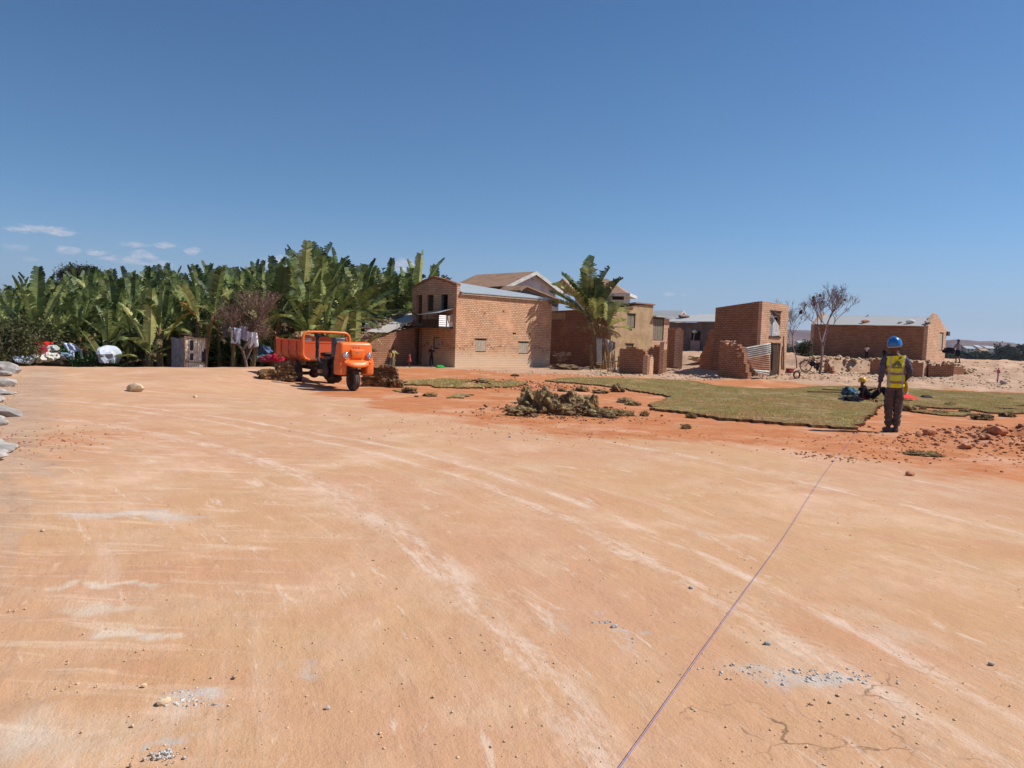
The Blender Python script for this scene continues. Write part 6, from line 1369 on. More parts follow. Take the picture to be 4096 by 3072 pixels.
mb.build('ribs', PAINT2, bed); mb = MB(); mb.box((-.80, 3.52, .42), (-.50, 3.55, .86)); mb.build('mud_flap', PAINT2, TRK); mb = MB(); mb.box((-.34, 1.3, .45), (.3, 2.0, .95)); mb.box((-.5, .9, .5), (-.2, 1.5, .95)); mb.build('gearbox', BLACKM, TRK, bevel=.02)
mb = MB()
for s in (-1, 1): mb.tube([(s * .84, y0b, 1.51), (s * .84, y1b, 1.51)], .03, 8); mb.tube([(s * .84, y1b - .03, 1.5), (s * .84, y1b - .03, 1.6)], .03, 8)
mb.build('top_rail', PAINT2, bed)
for yb in (3.2, 4.0, 2.62):
  mb = MB()
  for (a, b, c, d) in ((0, .14, 0, .012), (0, .14, .17, .182), (0, .012, 0, .18), (.13, .142, 0, .18), (.03, .11, .07, .082), (.06, .072, .03, .14)): mb.box((-.862, yb + a, 1.18 + c), (-.845, yb + b, 1.18 + d))
  mb.build('stencil_mark', MARK, bed)
for (a, b) in (((-.80, 4.55, .86), (-.66, 4.60, .92)), ((-.78, 4.50, .76), (-.64, 4.60, .82)), ((.66, 4.55, .86), (.80, 4.60, .92))): mb = MB(); mb.box(a, b); mb.build('tail_lamp', LAMPO, TRK)
mb = MB(); mb.tube([(0, 2.3, .6), (0, 2.9, .82)], .06, 10); mb.build('tipping_ram', GREYM, TRK)
# turf heaped in the bed
rt = Matrix.Rotation(R(38), 3, 'Z')
for i, (x, y, z, a, b, c, lb) in enumerate([(-.25, 3.2, 1.33, .42, .5, .30, 'largest turf lump heaped in the lorry bed'), (-.15, 4.0, 1.27, .38, .4, .26, 'turf lump at the rear of the lorry bed'), (.4, 3.6, 1.15, .35, .6, .3, 'turf lump on the far side of the lorry bed'), (-.1, 2.7, 1.12, .42, .35, .28, 'low turf lump behind the hoop in the lorry bed')]):
    clod(tp + rt @ Vector((x, y, z)), (a, b, c), 80 + i, lb, group='turf lumps loaded in the lorry bed', rough=.3)

# ---------------------------------------------------------------- figures
def skin(nodes, edges, root, sub=2):
    names = list(nodes); idx = {k: i for i, k in enumerate(names)}
    me = bpy.data.meshes.new('tmp'); me.from_pydata([nodes[k][0] for k in names], [(idx[a], idx[b]) for a, b in edges], [])
    o = bpy.data.objects.new('tmp', me); COL.objects.link(o)
    md = o.modifiers.new('s', 'SKIN'); md.use_smooth_shade = True; md.branch_smoothing = .6
    for i, k in enumerate(names):
        r = nodes[k][1]; me.skin_vertices[0].data[i].radius = (r[1], r[0]) if isinstance(r, tuple) else (r, r); me.skin_vertices[0].data[i].use_root = (k == root)
    ms = o.modifiers.new('u', 'SUBSURF'); ms.levels = sub; ms.render_levels = sub
    dg = bpy.context.evaluated_depsgraph_get(); ev = o.evaluated_get(dg); m2 = bpy.data.meshes.new_from_object(ev)
    mb = MB(); mb.v = [tuple(v.co) for v in m2.vertices]; mb.f = [tuple(p.vertices) for p in m2.polygons]
    bpy.data.objects.remove(o); bpy.data.meshes.remove(me); bpy.data.meshes.remove(m2); return mb
def chain(*n): return [(a, b) for a, b in zip(n[:-1], n[1:])]
SKINM = mat('brown skin', srgb(110, 74, 56), srgb(92, 60, 46), 8, rough=.6, bump=0)
HAIRM = mat('black hair', srgb(24, 20, 18), srgb(16, 13, 12), 20, rough=.8)
SHOE = mat('dusty dark shoe', srgb(110, 98, 96), srgb(80, 72, 72), 8)
DEF = dict(hip=(0, 0, .93), waist=(0, 0, 1.07), chest=(0, 0, 1.28), nb=(0, .01, 1.42), neck=(0, 0, 1.50), head=(0, -.01, 1.60), crown=(0, .0, 1.69),
           shL=(-.17, 0, 1.40), elL=(-.23, .03, 1.14), wrL=(-.25, -.04, .91), haL=(-.25, -.06, .83), shR=(.17, 0, 1.40), elR=(.23, .03, 1.14), wrR=(.25, -.04, .91), haR=(.25, -.06, .83),
           hjL=(-.09, 0, .88), knL=(-.10, -.02, .49), anL=(-.10, .02, .10), toL=(-.11, -.13, .04), hjR=(.09, 0, .88), knR=(.10, -.02, .49), anR=(.10, .02, .10), toR=(.11, -.13, .04))
def figure(label, loc, rz, H, shirt, trousers, pose=None, sleeve='long', skirt=None, shorts=False, group=None, detail=False, hair=True, thick=1.0, tk=1.0):
    J = dict(DEF); J.update(pose or {}); s = H / 1.75
    J = {k: tuple(c * s for c in v) for k, v in J.items()}
    root = thing('person', label, 'person', loc, rz, group)
    r = lambda a: a * s * thick
    rad = dict(hip=(.125, .095), waist=(.11, .085), chest=(.145, .10), nb=.075, neck=.05, head=(.072, .085), crown=(.062, .07), sh=.052, el=.038, wr=.026, ha=(.036, .018), hj=.082, kn=.055, an=.036, to=.035)
    def R_(k): 
        v = rad.get(k) or rad[k[:2]]; return tuple(r(x) for x in v) if isinstance(v, tuple) else r(v)
    nodes = {k: (v, R_(k)) for k, v in J.items()}
    ed = chain('hip', 'waist', 'chest', 'nb', 'neck', 'head', 'crown')
    for S_ in 'LR': ed += chain('nb', 'sh' + S_, 'el' + S_, 'wr' + S_, 'ha' + S_) + chain('hip', 'hj' + S_, 'kn' + S_, 'an' + S_, 'to' + S_)
    body = skin(nodes, ed, 'hip', 2)
    # face: nose, ears, eyes sockets hinted; fingers
    hd = Vector(J['head']); body.blob(hd + Vector((0, -.088, .0)) * s, (.014 * s, .02 * s, .026 * s), 0, 2, 0)
    for q in (-1, 1): body.blob(hd + Vector((q * .078, .005, .0)) * s, (.012 * s, .022 * s, .032 * s), 0, 2, 0)
    for S_ in 'LR':
        h_ = Vector(J['ha' + S_]); w_ = Vector(J['wr' + S_]); d = (h_ - w_).normalized(); sd = Vector((0, 1, 0)); sd = (sd - d * sd.dot(d)).normalized(); inn_ = d.cross(sd) * (1 if S_ == 'L' else -1)
        for k in range(4):
            b = h_ + sd * s * (.027 - .018 * k) + d * .02 * s; L_ = (.072, .080, .076, .060)[k] * s
            body.tube([b, b + d * L_ * .45 + inn_ * .004 * s, b + d * L_ * .75 + inn_ * L_ * .25, b + d * L_ * .9 + inn_ * L_ * .5], [.0095 * s, .009 * s, .008 * s, .006 * s], 6)
        b = h_ - sd * s * -.03 * -1 - d * .03 * s; body.tube([h_ - d * .035 * s - sd * .025 * s, h_ + d * .0 - sd * .05 * s + inn_ * .015 * s, h_ + d * .03 * s - sd * .055 * s + inn_ * .025 * s], [.012 * s, .010 * s, .008 * s], 6)
    body.build('body', SKINM, root, smooth=True, uv=False)
    grow = lambda k, e: tuple(x + e * s for x in nodes[k][1]) if isinstance(nodes[k][1], tuple) else nodes[k][1] + e * s
    if shirt:
        nn = {k: (nodes[k][0], grow(k, .018)) for k in ('hip', 'waist', 'chest', 'nb')}; nn['nb'] = (tuple(Vector(J['nb']) - Vector((0, 0, .01 * s))), grow('nb', .012))
        e2 = chain('hip', 'waist', 'chest', 'nb')
        for S_ in 'LR':
            nn['sh' + S_] = (nodes['sh' + S_][0], grow('sh' + S_, .02)); nn['el' + S_] = (nodes['el' + S_][0], grow('el' + S_, .018)); e2 += chain('nb', 'sh' + S_, 'el' + S_)
            if sleeve == 'long': nn['wr' + S_] = (tuple(Vector(J['elL' if S_ == 'L' else 'elR']).lerp(Vector(J['wr' + S_]), .9)), grow('wr' + S_, .016)); e2 += chain('el' + S_, 'wr' + S_)
            else: nn['el' + S_] = (tuple(Vector(J['sh' + S_]).lerp(Vector(J['el' + S_]), .75)), grow('el' + S_, .022))
        sh2 = skin(nn, e2, 'chest', 2)
        if detail: sh2.v = [(x + .007 * math.sin(z * 70 + y * 40), y + .007 * math.sin(z * 55 + x * 50), z) for x, y, z in sh2.v]
        sh2.build('shirt', shirt, root, smooth=True, uv=False)
    if skirt:
        mb = MB(); c = Vector(J['waist']); mb.lathe([(.13 * s, 0), (.17 * s, -.12 * s), (.21 * s, -.35 * s), (.23 * s, -.5 * s), (.20 * s, -.5 * s), (.12 * s, -.1 * s)], c, 'Z', 20, cap=False); mb.build('skirt', skirt, root, smooth=True, uv=False)
    if trousers:
        nn = {'waist': (J['waist'], tuple(x * 1.0 + .014 * s for x in nodes['waist'][1])), 'hip': (J['hip'], grow('hip', .026))}; e2 = chain('waist', 'hip')
        for S_ in 'LR':
            nn['hj' + S_] = (J['hj' + S_], grow('hj' + S_, .018 * tk)); kn = J['kn' + S_]; an = J['an' + S_]
            mid = tuple(Vector(J['hj' + S_]).lerp(Vector(kn), .5)); nn['th' + S_] = (mid, nodes['kn' + S_][1] + .036 * s * tk)
            nn['kn' + S_] = (kn, grow('kn' + S_, .024 * tk)); e2 += chain('hip', 'hj' + S_, 'th' + S_, 'kn' + S_)
            if not shorts:
                sh_ = tuple(Vector(kn).lerp(Vector(an), .5) + Vector((0, .008 * s, 0))); nn['sn' + S_] = (sh_, grow('kn' + S_, .012 * tk)); nn['an' + S_] = (an, grow('an' + S_, .036 * tk)); e2 += chain('kn' + S_, 'sn' + S_, 'an' + S_)
        tr_ = skin(nn, e2, 'hip', 2)
        if detail: tr_.v = [(x * (1 + .05 * math.sin(z * 60 + x * 30)), y + .012 * math.sin(z * 75 + x * 25) * (1 + (z < .35)), z) for x, y, z in tr_.v]
        tr_.build('trousers' if not shorts else 'shorts', trousers, root, smooth=True, uv=False)
    for S_ in 'LR':
        a, t = Vector(J['an' + S_]), Vector(J['to' + S_]); mb = MB(); d = (t - a); d.z = 0; d = d.normalized() if d.length > 1e-4 else Vector((0, -1, 0))
        b0 = Vector((a.x, a.y, t.z - .005 * s)) - d * .05 * s
        mb.tube([b0, b0 + d * .06 * s, b0 + d * .15 * s, b0 + d * .24 * s, b0 + d * .275 * s], [r(.034), r(.043), r(.042), r(.044), r(.026)], 12); mb.tube([a, Vector((a.x, a.y, t.z))], [r(.042), r(.045)], 12)
        mb.build('shoe', SHOE, root, smooth=True, uv=False)
    if hair:
        mb = MB(); c = (Vector(J['head']) + Vector(J['crown'])) / 2 + Vector((0, .012, .012)) * s; mb.blob(c, (.088 * s, .10 * s, .105 * s), 3, 3, .03, flat=-.35)
        mb.build('hair', HAIRM, root, smooth=True, uv=False)
    return root, J, s, nodes

# standing worker seen from behind
wp = G(3563, 1728); wrz = math.pi + math.atan2(-wp.x, wp.y) * .35
NAVY = cloth('dusty blue overall', srgb(92, 90, 108), srgb(70, 68, 82)); TROU = cloth('worn brown work trousers', srgb(104, 90, 84), srgb(76, 66, 64), 5)
pose = dict(hip=(-.03, 0, .93), waist=(-.02, 0, 1.07), chest=(-.0, .01, 1.28), nb=(.01, .01, 1.42), neck=(.02, 0, 1.50), head=(.03, -.02, 1.585), crown=(.035, -.02, 1.67),
            shL=(-.17, .01, 1.39), elL=(-.255, .05, 1.15), wrL=(-.23, -.09, .99), haL=(-.22, -.15, .96), shR=(.185, 0, 1.40), elR=(.235, .02, 1.13), wrR=(.235, -.05, .90), haR=(.235, -.07, .82),
            hjL=(-.11, 0, .88), knL=(-.095, -.01, .49), anL=(-.075, .03, .10), toL=(-.085, -.11, .04), hjR=(.06, 0, .88), knR=(.07, -.01, .49), anR=(.055, .02, .10), toR=(.06, -.12, .04))
WK, J, s_, nd = figure('worker in blue helmet and yellow vest standing with his back to the camera', wp, wrz, 1.76, NAVY, TROU, pose, hair=True, detail=True, thick=1.06, tk=1.15)
# vest
t = NT('reflective vest'); W = t.coord('Object'); sp = t.n('ShaderNodeSeparateXYZ'); t.L.new(W, sp.inputs[0])
zw = t.math('ADD', sp.outputs[2], t.math('MULTIPLY', t.math('SUBTRACT', t.noise(W, 5, 3), .5), .05))
yel = t.mix(t.ramp(t.noise(W, 7, 5, .6), .35, .7), srgb(228, 232, 44), srgb(188, 190, 46)); yel = t.mix(t.math('MULTIPLY', t.ramp(t.noise(W, 3, 4), .5, .7), .4), yel, srgb(205, 190, 96))
band = lambda z, h: t.ramp(t.math('ABSOLUTE', t.math('SUBTRACT', zw, z)), h, h * .75)
f = t.math('MAXIMUM', t.math('MAXIMUM', band(1.12, .030), band(.955, .026)), t.math('MULTIPLY', band(1.235, .022), .7))
col = t.mix(f, yel, srgb(150, 112, 96)); f2 = t.math('MULTIPLY', t.math('MAXIMUM', band(1.145, .012), band(1.02, .010)), .5); col = t.mix(f2, col, srgb(200, 196, 150))
xs_ = t.math('ADD', sp.outputs[0], t.math('MULTIPLY', t.math('SUBTRACT', t.noise(W, 4, 3), .5), .05))
st_ = t.math('MAXIMUM', t.ramp(t.math('ABSOLUTE', t.math('SUBTRACT', xs_, .115)), .022, .014), t.ramp(t.math('ABSOLUTE', t.math('ADD', xs_, .12)), .022, .014))
col = t.mix(t.math('MULTIPLY', st_, .75), col, srgb(176, 176, 160)); t.bump(t.noise(W, 14, 4), .8, .02)
VEST = t.fin(col, .8, 0, .2)
nn = {'va': (tuple(Vector(J['hip']) + Vector((0, 0, -.105))), (.185 * s_, .14 * s_)), 'vb': (tuple(Vector(J['hip']) + Vector((0, 0, -.02))), (.19 * s_, .142 * s_)), 'vm': (tuple(Vector(J['waist']) + Vector((0, 0, .02))), (.182 * s_, .13 * s_)), 'vc': (tuple(Vector(J['chest'])), (.205 * s_, .135 * s_)), 'vn': (tuple(Vector(J['nb']) + Vector((0, 0, -.02))), (.15 * s_, .092 * s_)),
      'sl': (tuple(Vector(J['shL']) + Vector((.0, 0, .005))), .086 * s_), 'sr': (tuple(Vector(J['shR']) + Vector((.0, 0, .005))), .086 * s_)}
vst = skin(nn, chain('va', 'vb', 'vm', 'vc', 'vn') + [('vn', 'sl'), ('vn', 'sr')], 'vc', 2)
vst.v = [(x + .008 * math.sin(z * 23 + x * 9), y + .010 * math.sin(x * 31 + z * 13), z) for x, y, z in vst.v]
vo = vst.build('vest', VEST, WK, smooth=True, uv=False)
# dark triangular emblem on the back of the vest, following its surface
me_ = vo.data; mb = MB(); EMB = mat('faded grey green print', srgb(70, 92, 92), srgb(96, 112, 100), 20, bump=0)
from mathutils.bvhtree import BVHTree
bv = BVHTree.FromPolygons([v.co for v in me_.vertices], [tuple(p.vertices) for p in me_.polygons])
def decal(poly, cz, cx, off=.006):
    k = len(mb.v)
    for (x, z) in poly:
        h = bv.ray_cast(Vector((cx + x, 1, cz + z)), Vector((0, -1, 0))); y = (h[0].y if h[0] else .12) + off; mb.v.append((cx + x, y, cz + z))
    mb.f.append(tuple(range(k, k + len(poly))))
def strip(p, q, w, cz, cx):
    n = 6; d = Vector((q[0] - p[0], q[1] - p[1])); nn_ = Vector((-d.y, d.x)).normalized() * w / 2
    for i in range(n):
        a = (p[0] + d.x * i / n, p[1] + d.y * i / n); b = (p[0] + d.x * (i + 1) / n, p[1] + d.y * (i + 1) / n); decal([(a[0] - nn_.x, a[1] - nn_.y), (b[0] - nn_.x, b[1] - nn_.y), (b[0] + nn_.x, b[1] + nn_.y), (a[0] + nn_.x, a[1] + nn_.y)], cz, cx)
strip((-.085, -.035), (-.01, .055), .026, 1.30, .01); strip((-.01, .055), (.085, -.035), .026, 1.30, .01); strip((-.045, -.04), (0, .01), .024, 1.30, .01); strip((0, .01), (.05, -.04), .022, 1.30, .01); strip((-.09, -.058), (.09, -.058), .014, 1.30, .01)
mb.build('emblem', EMB, vo, uv=False, normals=False)
# helmet
BLUE = mat('blue plastic', srgb(40, 120, 190), srgb(34, 108, 178), 4, rough=.22, bump=0, spec=.6)
hm = MB(); c = (Vector(J['head']) + Vector(J['crown'])) / 2 + Vector((0, 0, .045)); n = 28
prof = [(0, .135), (.045, .130), (.085, .108), (.112, .070), (.124, .025), (.128, -.02), (.129, -.035), (.121, -.035), (.118, .02)]
hm.lathe(prof, (0, 0, 0), 'Z', n, cap=False)
hm.v = [(x * 1.0, y * 1.16 - (.03 if (y < -.08 and z < 0) else 0), z + (.012 if abs(x) < .02 and z > .05 else 0)) for x, y, z in hm.v]
rot = Euler((R(-6), R(10), 0)).to_matrix(); hm.v = [tuple(rot @ Vector(v) + c) for v in hm.v]; ho = hm.build('helmet', BLUE, WK, smooth=True, uv=False)
mb = MB(); mb.box((-.085, -.18, -.05), (.085, -.09, -.035)); mb.v = [tuple(rot @ Vector(v) + c) for v in mb.v]; mb.build('peak', BLUE, ho, bevel=.008)
HS = cloth('helmet strap', srgb(200, 205, 210)); mb = MB(); mb.lathe([(.115, -.055), (.122, -.035), (.110, -.035)], (0, 0, 0), 'Z', n, cap=False); mb.v = [tuple(rot @ Vector((v[0], v[1] * 1.12, v[2])) + c) for v in mb.v]; mb.build('headband', HS, ho, smooth=True, uv=False)
YB = cloth('yellow plastic bag', srgb(200, 160, 40), srgb(150, 116, 40)); mb = MB(); hp = Vector(J['haL']); mb.blob(hp + Vector((-.04, -.02, -.12)), (.045, .05, .13), 3, 3, .25)
o = mb.build('yellow_bag', YB, loc=wp, rz=wrz, uv=False); tag(o, 'yellow plastic bag hanging from the left hand of the standing worker', 'bag')

# small group by the shaded gable (children and adults)
def ppl(u, vb, y, vt, **k): a = P(u, vb, y); h = P(u, vt, y).z - a.z; return a, h
B = lambda n, c: cloth(n, c)
p, h = ppl(1557, 1468, 38.5, 1399); figure('child in a peach top standing nearest the turf stack by the low shed', p, R(150), h, B('peach cloth', srgb(205, 160, 120)), B('grey trousers', srgb(96, 92, 100)), dict(wrR=(.28, -.05, .95), haR=(.29, -.05, .87)), hair=True, thick=1.1)
p, h = ppl(1573, 1468, 39.0, 1388); figure('child in yellow top reaching one arm out toward the pole ladder', p, R(60), h, B('yellow cloth', srgb(205, 196, 120)), B('khaki cloth', srgb(150, 146, 110)), dict(elR=(.25, -.12, 1.22), wrR=(.27, -.36, 1.16), haR=(.27, -.44, 1.15), elL=(-.25, -.12, 1.22), wrL=(-.2, -.36, 1.16), haL=(-.18, -.44, 1.15)), thick=1.1)
p, h = ppl(1637, 1468, 40.5, 1408); figure('small girl in a pink dress behind the pole ladder', p, R(100), h, B('pink cloth', srgb(180, 90, 96)), None, None, 'short', skirt=B('pink skirt', srgb(180, 90, 96)), thick=1.1)
p, h = ppl(1725, 1468, 41.2, 1382); figure('boy in black clothes standing against the shaded gable of the orange house', p, R(-10), h, B('black cloth', srgb(34, 34, 34)), B('black trousers', srgb(30, 30, 34)), None, 'short', thick=1.05)
mb = MB(); a = P(1725, 1428, 41.05); 
# people near the long house
p, h = ppl(3465, 1437, 50.5, 1380); figure('child in a white shirt standing before the shaded wall of the long brick house', p, R(160), h, B('white shirt', srgb(215, 200, 210)), B('dark trousers', srgb(44, 38, 50)), None, 'short', thick=1.15)
p, h = ppl(3536, 1446, 50.0, 1391); figure('dark-clothed child half hidden behind the shoulder of the standing worker', p, R(0), h, B('dark shirt', srgb(36, 26, 36)), B('dark cloth', srgb(34, 26, 34)), None, thick=1.2)
p, h = ppl(3828, 1452, 49, 1358); fr, J2, s2, _ = figure('person in a cap, grey shirt and dark shorts standing at far right', p, R(185), h, B('grey shirt', srgb(150, 142, 150)), B('dark shorts', srgb(34, 32, 40)), dict(elL=(-.30, .05, 1.16), wrL=(-.42, -.05, 1.0), haL=(-.46, -.08, .94), elR=(.30, .05, 1.16), wrR=(.40, -.1, 1.0), haR=(.44, -.14, .95), knL=(-.12, -.05, .5), anL=(-.13, .12, .1), toL=(-.13, .0, .04)), 'short', shorts=True, thick=1.1)
mb = MB(); mb.lathe([(0, .1), (.06, .09), (.095, .03), (.10, 0), (.15, -.01), (.10, -.012)], Vector(J2['crown']) - Vector((0, 0, .02)), 'Z', 16, cap=False); mb.build('cap', B('grey cap', srgb(96, 88, 96)), fr, smooth=True, uv=False)
mb = MB(); a = P(3794, 1402, 49.0); mb.blob((0, 0, 0), (.36, .2, .2), 4, 3, .3); mb.tube([(.3, 0, .0), (.6, .0, .02)], .02, 6); tag(mb.build('carried_bundle', B('dark bundle', srgb(40, 36, 44)), loc=a, uv=False), 'dark bundle carried at the side of the person in the cap', 'bundle')

# reclining worker with yellow helmet and the things around
rp = G(3475, 1608); seat = dict(hip=(0, 0, .13), waist=(-.0, .12, .22), chest=(0, .27, .36), nb=(0, .33, .47), neck=(0, .34, .55), head=(0, .33, .64), crown=(0, .32, .72),
    shL=(-.17, .31, .45), elL=(-.27, .40, .24), wrL=(-.24, .38, .06), haL=(-.24, .36, .03), shR=(.17, .31, .45), elR=(.25, .12, .32), wrR=(.16, -.12, .42), haR=(.13, -.20, .44),
    hjL=(-.09, -.02, .12), knL=(-.12, -.38, .50), anL=(-.12, -.66, .12), toL=(-.12, -.82, .05), hjR=(.09, -.02, .12), knR=(.10, -.36, .46), anR=(.12, -.58, .12), toR=(.12, -.74, .05))
RW, J3, s3, _ = figure('worker in dark clothes and yellow helmet sitting on the turf with knees drawn up', rp + Vector((.12, .1, .05)), R(78), 1.72, B('near black shirt', srgb(40, 36, 42)), B('near black trousers', srgb(38, 34, 42)), seat, hair=True)
YH = mat('yellow helmet plastic', srgb(235, 180, 40), srgb(225, 168, 36), 4, rough=.3, bump=0, spec=.5); mb = MB(); c3 = (Vector(J3['head']) + Vector(J3['crown'])) / 2 + Vector((0, 0, .03))
mb.lathe(prof, (0, 0, 0), 'Z', 24, cap=False); mb.v = [(x, y * 1.15, z) for x, y, z in mb.v]; mb.v = [tuple(Euler((R(-12), 0, 0)).to_matrix() @ Vector(v) + c3) for v in mb.v]; yh = mb.build('helmet', YH, RW, smooth=True, uv=False)
mb = MB(); mb.box((-.11, -.2, -.05), (.11, -.1, -.035)); mb.v = [tuple(Euler((R(-12), 0, 0)).to_matrix() @ Vector(v) + c3) for v in mb.v]; mb.build('peak', YH, yh, bevel=.006)
def bundle(u, v, r, seed, label, m, name='clothes_bundle', cat='clothes', rough=.3, dz=0.04, y=None):
    p = G(u, v) if y is None else P(u, v, y)
    if y is not None: p.z = max(p.z, float(hgt(p.x, p.y)) - .02)
    mb = MB(); mb.blob((0, 0, r[2] * .7 + dz), r, seed, 4, rough, freq=1.9); o = mb.build(name, m, uv=False, smooth=False, loc=p); tag(o, label, cat); return o
bundle(3452, 1604, (.20, .16, .16), 1, 'dark red cloth bundle beside the sitting worker', B('dark red', srgb(150, 34, 50)))
bundle(3398, 1590, (.28, .2, .20), 2, 'pale blue and grey jacket heaped left of the sitting worker', cloth('blue grey jacket', srgb(110, 150, 170), srgb(50, 56, 66), 9))
bundle(3410, 1612, (.30, .2, .12), 3, 'black bag lying in front of the pale blue jacket', B('black bag', srgb(34, 38, 44)))
bundle(3376, 1606, (.16, .14, .09), 4, 'grey rag at the end of the two poles', B('grey rag', srgb(120, 118, 112)))
bundle(3438, 1614, (.07, .06, .05), 9, 'small white cup lying by the black bag', FASC, 'cup', 'cup', .1)
bundle(3425, 1570, (.20, .1, .07), 14, 'cream cloth strip draped behind the pale blue jacket', B('cream cloth', srgb(190, 176, 130)))
bundle(3614, 1590, (.2, .15, .13), 5, 'light blue bundle on the turf right of the standing worker', cloth('light blue', srgb(130, 166, 200), srgb(190, 200, 210), 9))
bundle(3705, 1597, (.22, .13, .08), 6, 'dark grey shoes or bag lying on the turf farther right', B('dark grey', srgb(84, 78, 84)))
RED = B('bright red plastic', srgb(230, 70, 60)); a, b, c_, d_ = G(3590, 1598), G(3606, 1604), G(3676, 1601), G(3625, 1590)
mb = MB(); k = Vector((0, 0, .10)); mb.add([a + k * .5 - a, b + k * .7 - a, c_ + k * .3 - a, d_ + k * 1.3 - a, a + k * 1.4 - a, b + k * 1.2 - a, c_ + k * .6 - a, d_ + k * 1.8 - a], [(0, 1, 2, 3), (7, 6, 5, 4), (0, 4, 5, 1), (1, 5, 6, 2), (2, 6, 7, 3), (3, 7, 4, 0)]); tag(mb.build('red_tarp', RED, loc=a), 'bright red pointed plastic sheet on the turf right of the standing worker', 'sheet')
for i, (q, w, lb) in enumerate([(((3228, 1577), (3402, 1584)), .03, 'long wooden pole lying on the turf, nearer of the two'), (((3288, 1567), (3402, 1577)), .025, 'shorter wooden pole lying behind the nearer pole'), (((3600, 1611), (3646, 1619)), .02, 'thin stick on the turf edge right of the standing worker')]):
    a, b = G(*q[0]), G(*q[1]); mb = MB(); z = Vector((0, 0, .11)); mb.tube([z, (b - a) * .5 + z + Vector((0, 0, .02)), b - a + z + Vector((0, 0, .04))], w, 7); tag(mb.build('wooden_pole', POLE, loc=a), lb, 'pole')
# string on two heights
a, b = G(2460, 3140), G(3425, 1735)
mb = MB(); pts = []
for i in range(41):
    f = i / 40; p = a.lerp(b, f); g = float(hgt(p.x, p.y)); pts.append((p.x + .01 * math.sin(f * 9), p.y, g + .042 + .008 * math.sin(f * 14)))
mb.tube(pts, .0014, 5); tag(mb.build('string', mat('blue nylon string', srgb(96, 104, 190), srgb(80, 84, 160), 5, bump=0), uv=False), 'thin blue string stretched just above the road to the corner of the turf', 'string')
p = P(3434, 1732, G(3434, 1732).y); p = G(3434, 1734)
mb = MB(); mb.tube([(0, 0, -.1), (0.01, 0, .12)], .012, 6); tag(mb.build('wooden_peg', POLE, loc=G(3427, 1734)), 'small peg holding the string at the corner of the turf', 'peg')

# ---------------------------------------------------------------- bicycle
def bicycle():
    a, b = P(3221, 1495, 46.2), P(3292, 1494, 45.6); a.z = b.z = max(float(hgt(a.x, a.y)), float(hgt(b.x, b.y))); d = b - a; L_ = d.length; r = .35
    root = thing('bicycle', 'black bicycle standing on the pale yard below the long brick house', 'bicycle', a, math.atan2(d.y, d.x)); 
    for x in (0, L_):
        w = empty('wheel', (x, 0, r)); w.parent = root
        mb = MB(); mb.tube([(r * math.cos(t), 0, r * math.sin(t)) for t in np.linspace(0, 2 * math.pi, 33)], .028, 8, cap=False); mb.build('tyre', BLACKM, w, smooth=True, uv=False)
        mb = MB(); mb.tube([((r - .03) * math.cos(t), 0, (r - .03) * math.sin(t)) for t in np.linspace(0, 2 * math.pi, 33)], .01, 6, cap=False)
        for t in np.linspace(0, math.pi, 9)[:-1]: mb.tube([((r - .03) * math.cos(t), 0, (r - .03) * math.sin(t)), (-(r - .03) * math.cos(t), 0, -(r - .03) * math.sin(t))], .003, 4)
        mb.lathe([(0, -.04), (.02, -.04), (.02, .04), (0, .04)], (0, 0, 0), 'Y', 8); mb.build('rim', GREYM, w, uv=False)
    f = MB(); hx = L_ * .20
    head = Vector((hx, 0, .72)); seat = Vector((L_ * .62, 0, .72)); bb = Vector((L_ * .52, 0, .30)); re = Vector((L_, 0, r)); fr_ = Vector((0, 0, r))
    for p, q in ((head, seat), (head - Vector((0, 0, .08)), bb), (seat, bb), (bb, re), (seat, re), (head, fr_)): f.tube([p, q], .022, 6)
    f.build('frame', BLACKM, root)
    f = MB(); f.tube([head, head + Vector((-.02, 0, .18))], .014, 6); f.tube([head + Vector((.04, -.24, .2)), head + Vector((-.03, 0, .2)), head + Vector((.04, .24, .2))], .013, 6); f.build('handlebar', GREYM, root)
    f = MB(); f.blob(seat + Vector((.02, 0, .14)), (.13, .07, .035), 1, 2, .05); f.tube([seat, seat + Vector((0, 0, .13))], .014, 6); f.build('saddle', BLACKM, root)
    f = MB(); f.box((L_ * .72, -.07, .74), (L_ * 1.12, .07, .77)); f.tube([(L_ * 1.1, 0, .75), (L_, 0, r)], .01, 5); f.build('rack', GREYM, root)
    f = MB(); f.blob((L_ * .36, 0, .52), (.2, .07, .18), 5, 3, .12); f.blob((L_ * .66, .02, .34), (.1, .08, .28), 6, 3, .12); f.build('saddlebag', B('dusty black bag', srgb(58, 54, 58)), root, uv=False)
    f = MB(); f.tube([bb + Vector((0, -.1, -.12)), bb, bb + Vector((0, .1, .12))], .012, 5); f.lathe([(0, -.01), (.08, -.01), (.08, .01), (0, .01)], bb, 'Y', 14); f.build('crank', GREYM, root)
bicycle()
def basin(u, v, r, h, m, label, y=None):
    p = G(u, v); root = tag(MB().lathe([(r * .7, 0), (r, h), (r * 1.08, h), (r * 1.08, h + .015), (r * .98, h + .015), (r * .68, .02), (0, .02)], (0, 0, 0), 'Z', 24, cap=False).build('basin', m, loc=p, smooth=True, uv=False), label, 'basin'); return root
basin(3160, 1489, .26, .22, mat('pink plastic', srgb(196, 84, 100), rough=.4, bump=0), 'pinkish red plastic basin on the ground right of the brick tower')
basin(3122, 1488, .32, .14, mat('dark blue plastic', srgb(56, 56, 70), rough=.4, bump=0), 'dark blue shallow basin left of the pink one')
bundle(3124, 1486, (.22, .15, .16), 8, 'mauve washing piled in the dark basin', B('mauve washing', srgb(140, 118, 128)))
